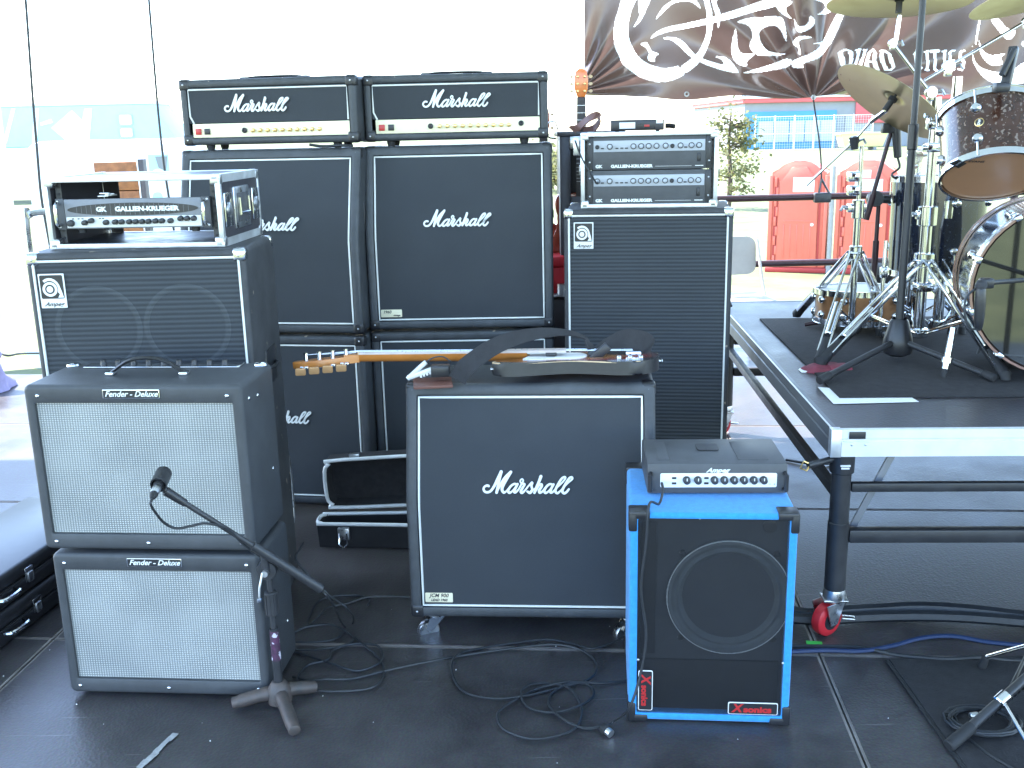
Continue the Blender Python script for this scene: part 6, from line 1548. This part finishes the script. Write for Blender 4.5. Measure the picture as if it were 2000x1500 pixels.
# microphone clipped on the tom rim
tmq = at(1963, 178, 3.27)
tmi = thing('clip_microphone', 'black clip-on microphone on the upper rim of the brown tom', 'microphone', tuple(tmq))
a_ = at(1962, 176, 3.26) - tmq; b_ = at(1981, 92, 3.30) - tmq
MB().cbox(a_ + Vector((-.012, 0, .008)), (.045, .035, .03), .006).build('rim_clamp', 'plastic', tmi)
MB().box((-.014, -.012, 0), (.014, .012, (b_ - a_).length), .005, M=axis_to(a_, b_ - a_)).build('arm', 'satin', tmi)
MB().cyl(b_ * .35 + Vector((-.03, -.02, 0)), b_ * .95 + Vector((-.012, -.03, 0)), .011, .009, 12, .002).build('capsule', 'plastic', tmi)

# floor tom behind the bass drum
fp_ = at(1824, 532, 4.30); ft, M = drum('floor_tom', 'glossy black floor tom standing between the chrome stands and the bass drum', 'drum', fp_, (0, .03, 1), .188, .40, 'shell_black', 'head', 'head', 6, .3)
Fi = ft.matrix_world.inverted()
for (ax_, ay_), (ex, ey) in (((1878, 428), (1849, 585)), ((1731, 470), (1704, 645)), ((1900, 420), (1905, 560))):
    a = at(ax_, ay_, 4.18); e = a.copy(); e.z = DZ + .004; e.x -= .012; e.y -= .02
    l_ = MB().cyl(Fi @ a, Fi @ e, .0085, seg=12).build('leg', 'chrome', ft); MB().cyl(Fi @ (e + Vector((0, 0, .03))), Fi @ e, .014, .016, 12).build('foot', 'rubber', l_)
    mid = a.lerp(e, .33); MB().cbox(Fi @ mid, (.03, .03, .045), .006).build('leg_bracket', 'chrome', l_)

# snare drum low at the back
sb = atz(1692, 650, DZ); sn, M = drum('snare_drum', 'copper shell snare drum low behind the chrome cymbal stand', 'drum', sb + Vector((0, .12, .035)), (0, .04, 1), .180, .135, 'bronzeshell', 'paper', 'head', 10, .1)
# drum throne
tb = atz(1765, 600, DZ) + Vector((0, .25, 0)); th_ = thing('drum_throne', 'black round drum throne behind the chrome stands', 'stool', (tb.x, tb.y, DZ)); hz = at(1760, 520, tb.y).z - DZ
MB().lathe([(0, hz - .09), (.16, hz - .09), (.175, hz - .07), (.175, hz - .02), (.15, hz), (0, hz + .005)], None, 28).build('seat', 'strap', th_)
MB().cyl((0, 0, .12), (0, 0, hz - .09), .016, seg=12).build('post', 'chrome', th_)
for k in range(3):
    a = 2 * PI * k / 3 + .5; MB().tube([(0, 0, hz * .5), (.16 * math.cos(a), .16 * math.sin(a), .05), (.2 * math.cos(a), .2 * math.sin(a), .012)], .009, 8).build('leg', 'chrome', th_)

# chrome hardware
def heavy_stand(label, base, ztop, feet, collar=.30, r=.0155, rt=.0125, joint=None, group='chrome cymbal stands on the riser', plate_=True):
    t = thing('cymbal_stand', label, 'cymbal stand', (base.x, base.y, DZ), 0, group); H = ztop - DZ
    j = H * .55 if joint is None else joint - DZ
    MB().cyl((0, 0, .03), (0, 0, j), r, seg=18).build('lower_tube', 'chrome', t); MB().cyl((0, 0, j - .01), (0, 0, H), rt, seg=16).build('upper_tube', 'chrome', t)
    m = MB(); m.cyl((0, 0, j - .045), (0, 0, j + .03), r * 1.75, seg=20, bev=.003); m.box((-.045, -.012, j - .02), (.03, .014, j + .015), .004); cl_ = m.build('height_clamp', 'chrome', t)
    MB().tube([(-.05, 0, j), (-.065, -.006, j + .005), (-.075, -.01, j - .012)], .006, 8).cyl((-.045, 0, j - .001), (-.058, 0, j), .009, seg=10).build('wing_screw', 'steel', cl_)
    MB().cyl((0, 0, collar - .028), (0, 0, collar + .028), r * 1.8, seg=18, bev=.004).build('leg_collar', 'chrome', t); MB().cyl((0, 0, .03), (0, 0, .065), r * 1.7, seg=18, bev=.003).build('lower_collar', 'chrome', t)
    for f in feet:
        f = f - Vector((base.x, base.y, DZ)); d = Vector((f.x, f.y, 0)).normalized(); sd = Vector((-d.y, d.x, 0)) * .017; k0 = Vector((0, 0, collar)) + d * r * 1.5
        e = f + Vector((0, 0, .022))
        m = MB()
        for s in (-1, 1): m.box((-.0035, -.009, 0), (.0035, .009, (e - k0).length * .93), .001, M=axis_to(k0 + sd * s, e - k0))
        m.cyl(k0 - sd * 1.3, k0 + sd * 1.3, .007, seg=10); mid = k0.lerp(e, .55); m.cyl(mid - sd * 1.3, mid + sd * 1.3, .006, seg=10)
        lg = m.build('leg', 'chrome', t)
        lo = Vector((0, 0, .048)) + d * r * 1.4
        m = MB()
        for s in (-1, 1): m.tube([lo + sd * s * .8, lo.lerp(mid, .5) + sd * s * 1.3, mid + sd * s * .8], .0038, 6)
        m.build('brace', 'chrome', lg)
        MB().cyl(k0.lerp(e, .50), k0.lerp(e, .78), .015, seg=14, bev=.003).build('leg_sleeve', 'chrome', lg)
        MB().tube([k0.lerp(e, .82), e, f + Vector((0, 0, .008))], [.015, .022, .018], 12).build('foot', 'rubber', lg)
    return t
def boom(root, a, b, r=.006, tip=None):
    Mi = Vector(root.location); m = MB().cyl(Vector(a) - Mi, Vector(b) - Mi, r, seg=12).build('boom_arm', 'chrome', root)
    return m
def clampat(root, p, s=.020, name='boom_clamp'):
    q = Vector(p) - Vector(root.location)
    o = MB().lathe([(0, -s * .7), (s, -s * .7), (s * 1.1, -s * .5), (s * 1.1, s * .5), (s, s * .7), (0, s * .7)], TR(q) @ RX(PI / 2), 18).cbox(q + Vector((0, 0, -s)), (s * 1.2, s * 1.1, s * 1.4), .004).build(name, 'chrome', root)
    MB().tube([q + Vector((s, -.004, 0)), q + Vector((s * 1.9, -.012, .006)), q + Vector((s * 2.4, -.014, -.012))], .0055, 8).build('wing_screw', 'steel', o)
    return o
A0 = atz(1792, 672, DZ); B0 = atz(1829, 655, DZ); C0 = atz(1768, 640, DZ)
sA = heavy_stand('chrome cymbal stand holding the level cymbal at the top', A0, at(1822, 190, A0.y).z, [atz(1604, 716, DZ), atz(1962, 745, DZ), A0 + Vector((.12, .38, 0))], .34, .0215, .0185, at(1806, 418, A0.y).z)
sB = heavy_stand('tall chrome cymbal stand with a long boom arm to the upper right', B0, at(1850, 150, B0.y).z, [atz(1945, 700, DZ), B0 + Vector((-.30, .18, 0)), B0 + Vector((.25, .33, 0))], .32, .0215, .0185, at(1845, 405, B0.y).z)
sC = heavy_stand('short chrome stand left of the two taller chrome posts', C0, at(1786, 300, C0.y).z, [C0 + Vector((-.26, -.12, 0)), C0 + Vector((.22, -.10, 0)), C0 + Vector((0, .3, 0))], .25, .0205, .0175, at(1783, 400, C0.y).z)
cA = at(1818, 180, A0.y); cA1 = at(1743, 84, A0.y + .02); clampat(sA, cA); boom(sA, at(1836, 206, A0.y), cA1, .0065); clampat(sA, cA1, .015)
tip = at(1757, 30, A0.y + .02); boom(sA, cA1 + Vector((.012, 0, 0)), tip, .008)
cB = at(1852, 130, B0.y); clampat(sB, cB, .022); cB1 = at(2004, 42, B0.y + .05); boom(sB, at(1806, 157, B0.y - .02), cB1, .0065); clampat(sB, cB1, .016)
clampat(sC, at(1786, 305, C0.y), .03, 'tube_clamp')
for root, P_, lst in ((sA, A0, ((1816, 225), (1811, 288), (1800, 560))), (sB, B0, ((1848, 232), (1843, 300), (1838, 345))), (sC, C0, ((1784, 350), (1778, 500)))):
    for px, py in lst:
        q = at(px, py, P_.y) - root.location; m = MB().cbox((0, 0, q.z), (.062, .058, .036), .006).cyl((-.045, -.01, q.z), (.045, -.01, q.z), .010, seg=12).cyl((.03, -.05, q.z), (.03, .03, q.z), .008, seg=12)
        c_ = m.build('multi_clamp', 'chrome', root); MB().tube([(.03, -.05, q.z), (.045, -.062, q.z + .012), (.02, -.066, q.z - .012)], .005, 8).build('wing_screw', 'steel', c_)
# cross arm between stands that carries the tom
q_ = sA.location; m = MB().cyl(at(1822, 240, A0.y) - q_, at(1872, 262, 3.45) - q_, .010, seg=12).cbox(at(1822, 240, A0.y) - q_, (.05, .04, .05), .006).cbox(at(1870, 262, 3.46) - q_, (.035, .03, .04), .005).build('tom_arm', 'chrome', sA)
def cymbal(label, c, nrm, r, roll=0):
    nrm = Vector(nrm).normalized(); t = thing('cymbal', label, 'cymbal', tuple(c), 0, 'bronze cymbals over the drum kit'); t.matrix_world = axis_to(c, nrm)
    prof = [(.006, .024), (.018, .023), (.03, .017), (.042, .006), (.048, .003)]
    n = 16
    for k in range(1, n + 1):
        u = k / n; prof.append((.048 + (r - .048) * u, .003 - .020 * u ** 1.6 + .0004 * (k % 2)))
    back = [(a, b - .0016) for a, b in reversed(prof)]
    MB().lathe(prof + back + [prof[0]], None, 64).build('disc', 'bronze', t)
    MB().cyl((0, 0, .024), (0, 0, .036), .016, .014, 14).build('felt', 'mat', t); MB().cyl((0, 0, -.012), (0, 0, .003), .017, seg=14).build('felt', 'mat', t); MB().cyl((0, 0, -.05), (0, 0, .055), .0045, seg=8).cyl((0, 0, -.055), (0, 0, -.013), .012, seg=12).build('tilter_rod', 'satin', t)
    return t
cymbal('large bronze cymbal lying nearly level at the top of the kit', at(1757, -4, A0.y + .02), (.04, .10, .99), .262)
cymbal('bronze cymbal seen dark from below at the top right', at(2052, -28, B0.y + .05), (-.20, .20, .96), .30)
# crash stand with the steeply tilted cymbal
D0 = atz(1661, 655, DZ); sD = heavy_stand('slim chrome cymbal stand at left holding the steeply tilted cymbal', D0, at(1669, 285, D0.y).z, [atz(1556, 622, DZ), atz(1608, 722, DZ) + Vector((0, .05, 0)), atz(1735, 640, DZ)], .35, .0145, .0095, at(1664, 405, D0.y).z)
cD = at(1668, 275, D0.y); cc = at(1745, 192, D0.y - .12); dirD = None
cyn = Vector((.588, .11, .80)).normalized()
end = cc - cyn * .055
clampat(sD, cD, .018); q_ = sD.location
MB().cyl(cD - q_, at(1700, 238, D0.y - .03) - q_, .0055, seg=10).cyl(at(1700, 238, D0.y - .03) - q_, at(1732, 214, D0.y - .08) - q_, .010, seg=12).cyl(at(1732, 214, D0.y - .08) - q_, end - q_, .005, seg=10).build('boom_arm', 'chrome', sD)
MB().cyl(cD - q_, at(1575, 362, D0.y + .05) - q_, .0055, seg=10).build('boom_tail', 'chrome', sD)
MB().cyl(at(1668, 268, D0.y - .03) - q_, at(1669, 292, D0.y - .03) - q_, .020, .014, 14).build('wing_knob', 'rubber', sD)
m = MB(); 
for py in (345, 372): m.cbox(at(1666, py, D0.y) - q_, (.045, .04, .04), .006)
m.build('tube_clamp', 'chrome', sD)
cymbal('bronze cymbal tilted steeply, left of the tall black stand', cc, cyn, .238)

# tall black straight microphone stand in front
E0 = atz(1751, 704, DZ); tb_ = thing('microphone_stand', 'tall straight black microphone stand in front of the chrome posts', 'microphone stand', (E0.x, E0.y, DZ))
zt2 = at(1786, -70, E0.y).z - DZ; zj = at(1766, 268, E0.y).z - DZ
MB().cyl((0, 0, .06), (0, 0, zj + .03), .0145, seg=14).build('lower_tube', 'satin', tb_); MB().cyl((0, 0, zj), (0, 0, zt2), .0115, seg=12).build('upper_tube', 'satin', tb_); MB().cyl((0, 0, zj - .045), (0, 0, zj + .045), .0185, seg=14, bev=.003).build('grip', 'plastic', tb_)
MB().lathe([(.028, .16), (.034, .15), (.052, .085), (.056, .05), (.050, .03), (.03, .02), (0, .02)], None, 20).build('base_cone', 'plastic', tb_)
for e in (atz(1603, 750, DZ), atz(1938, 746, DZ), E0 + Vector((.1, .42, 0))):
    e = e - Vector((E0.x, E0.y, DZ)); d = e.normalized()
    l_ = MB().cyl(d * .03 + Vector((0, 0, .075)), e + Vector((0, 0, .016)), .0115, seg=12).build('leg', 'satin', tb_); MB().cyl(e * .9 + Vector((0, 0, .022)), e * 1.02 + Vector((0, 0, .014)), .0155, seg=12, bev=.003).build('foot', 'rubber', l_)
MB().cyl((-.2, .1, zt2 - .02), (.9, -.1, zt2 + .35), .009, seg=10).build('boom', 'satin', tb_)

# dark boom stand behind with a condenser microphone over the cymbal
G0 = atz(1700, 640, DZ); bs2 = thing('microphone_stand', 'dark boom microphone stand leaning up beside the tilted cymbal', 'microphone stand', (G0.x, G0.y, DZ)); q_ = bs2.location
zc = at(1709, 388, G0.y); MB().cyl((0, 0, .02), (0, 0, at(1704, 470, G0.y).z - DZ), .013, seg=12).build('lower_tube', 'burgundy', bs2); MB().cyl((0, 0, .1), (0, 0, zc.z - DZ), .009, seg=12).build('upper_tube', 'burgundy', bs2)
for k in range(3):
    a = 2 * PI * k / 3 + .9; l_ = MB().cyl((0, 0, .06), (.28 * math.cos(a), .28 * math.sin(a), .012), .009, seg=10).build('leg', 'burgundy', bs2)
MB().lathe([(.030, -.02), (.034, -.014), (.034, .014), (.030, .02), (0, .02)], TR(zc - q_) @ RX(PI / 2), 18).cyl(zc - q_, at(1737, 390, G0.y) - q_, .017, seg=14).build('clutch', 'satin', bs2)
ba, bb = at(1691, 429, G0.y - .03) - q_, at(1757, 200, G0.y - .05) - q_; MB().cyl(ba, bb, .009, seg=10).cyl(ba, ba.lerp(bb, .22), .0135, seg=12).build('boom', 'burgundy', bs2)
mg = thing('microphone', 'black overhead microphone on the dark boom stand', 'microphone', tuple(at(1748, 250, G0.y - .06)))
MB().cyl((0, 0, .04), (.02, 0, -.12), .020, .016, 14, .004).build('body', 'plastic', mg); MB().cbox((-.03, 0, .0), (.05, .03, .04), .006).tube([(.02, 0, -.12), (.03, 0, -.16), (.0, .0, -.19), (.05, 0, -.22)], .005, 6, sm=4).build('shock_mount', 'satin', mg)
# maroon cloth under the chrome leg
f_ = atz(1604, 718, DZ); mc = thing('maroon_cloth', 'small maroon and white cloth under the chrome stand foot', 'cloth', (f_.x, f_.y, RZ0 + .001))
m = MB(); m.lathe([(0, .016), (.03, .018), (.055, .012), (.065, .001), (0, .0)], None, 18)
for v in m.b.verts: v.co.x *= 1.3; v.co.z *= 1 + .5 * mnoise.noise(v.co * 30); v.co.y += .02 * math.sin(v.co.x * 30)
m.build('fold', 'maroon', mc); m = MB().prism([(-.085, .0), (-.02, .0), (-.03, .004), (-.08, .006)], -.05, .0, bev=.001); m.build('fold', 'paper', mc)
m = MB().prism(rrect(.02, .10, .001, .016, .006), -.05, .03, bev=.003); m.build('fold', 'maroon', mc)

# ================================================================== LOWER RIGHT: floor mat, cable coil, tripod
q_ = atz(1736, 1288, .006); fm = thing('floor_mat', 'black rubber backed mat on the stage floor at lower right', 'mat', (q_.x, q_.y - .95, .0026), 0)
MB().box((0, 0, 0), (1.5, .95, .006), .002).build('carpet', 'mat', fm); MB().box((-.012, 0, 0), (-.0005, .95, .004), .001).build('edging', 'rubber', fm)
c0 = atz(1928, 1412, .014); m = MB(); rd = random.Random(3)
pts = []
for k in range(7 * 16):
    a = k / 16 * 2 * PI; r = .075 + .014 * math.sin(k * .37) + .012 * math.sin(k * .11 + 1)
    pts.append((c0.x + r * 1.15 * math.cos(a) + .008 * math.sin(k * .05), c0.y + r * .85 * math.sin(a), .013 + .0045 * (k / 16) * .55 + .002 * math.sin(k)))
tag(m.tube(pts, .0034, 6).build('cable_coil', 'cable'), 'coiled black cable on the mat at lower right', 'cable')
pts = [at(2060, 1190, 2.75), at(2010, 1270, 2.62), atz(1980, 1330, .10), atz(1955, 1370, .06), atz(1925, 1392, .035), atz(1906, 1397, .03)]
cb = tag(MB().tube(pts, .005, 8, sm=6).build('cable_drop', 'cable'), 'black cable dropping from the right onto the coil, with a silver connector', 'cable')
tag(MB().tube([atz(1880, 1430, .012), atz(1900, 1448, .012), atz(1930, 1472, .012), atz(1960, 1490, .012), atz(2010, 1520, .012)], .0034, 6, sm=5).build('cable_tail', 'cable'), 'cable tail leaving the coil towards the bottom right corner', 'cable')
cn = thing('cable_connector', 'silver cable connector lying on the coil at lower right', 'plug', tuple(atz(1906, 1396, .032))); MB().cyl((-.018, -.004, 0), (.006, 0, 0), .008, seg=12, bev=.002).build('sleeve', 'steel', cn); MB().cyl((.006, 0, 0), (.026, .008, 0), .0095, .006, 12).build('boot', 'rubber', cn)
hub = atz(2110, 1340, .0); hub.z = .18
tr = thing('tripod_stand', 'tripod stand at the lower right edge, its black leg and chrome collar showing', 'stand', tuple(hub))
ft_ = atz(1852, 1458, .016) - hub; d = (ft_ - Vector((0, 0, .02))).normalized()
lg = MB().cyl((0, 0, .02), ft_ * .93, .0125, seg=16).build('leg', 'satin', tr); MB().cyl(ft_ * .84, ft_, .0155, .0165, 16, .003).build('foot', 'rubber', lg)
m = MB()
for k in range(22): p = ft_ * (.18 + .6 * k / 22); m.cyl(p - d * .0015, p + d * .0015, .0134, seg=14)
m.build('leg_rib', 'plastic', lg)
pc = Vector((0, 0, .02)).lerp(ft_, .64); MB().cyl(pc - d * .02, pc + d * .02, .0175, seg=16, bev=.003).build('leg_collar', 'chrome', lg)
e = atz(2012, 1462, .05) - hub; MB().cyl(pc, e, .0055, seg=10).build('strut', 'chrome', tr)
f2 = atz(1917, 1302, .014) - hub; a = atz(1926, 1283, .05) - hub
l2 = MB().box((-.008, -.003, 0), (.008, .003, ((Vector((0, 0, .0))) - a).length), .001, M=axis_to(a, Vector((0, 0, 0)) - a)).build('leg', 'chrome', tr); MB().cyl(a, f2, .010, .013, 14, .002).build('foot', 'rubber', l2)
f3 = Vector((.28, -.12, -.17)); l3 = MB().cyl((0, 0, .02), f3, .0125, seg=14).build('leg', 'satin', tr)
MB().cyl((0, 0, -.02), (0, 0, .06), .024, seg=18, bev=.004).build('hub', 'plastic', tr); MB().cyl((0, 0, .06), (0, 0, 1.05), .011, seg=12).build('post', 'satin', tr)
# small bits on the floor
rd = random.Random(11)
m = MB()
for k in range(70):
    x, y = rd.uniform(-1.6, 2.2), rd.uniform(2.2, 3.4); s = rd.uniform(.0015, .0045)
    m.cbox((x, y, .0018 + s * .2), (s, s * .6, s * .4), 0, M=TR(x, y, 0) @ RZ(rd.uniform(0, 3)) @ TR(-x, -y, 0))
o = m.build('floor_grit', 'paper', None, smooth=False); o['kind'] = 'stuff'; o['label'] = 'specks of pale grit scattered on the black stage floor';
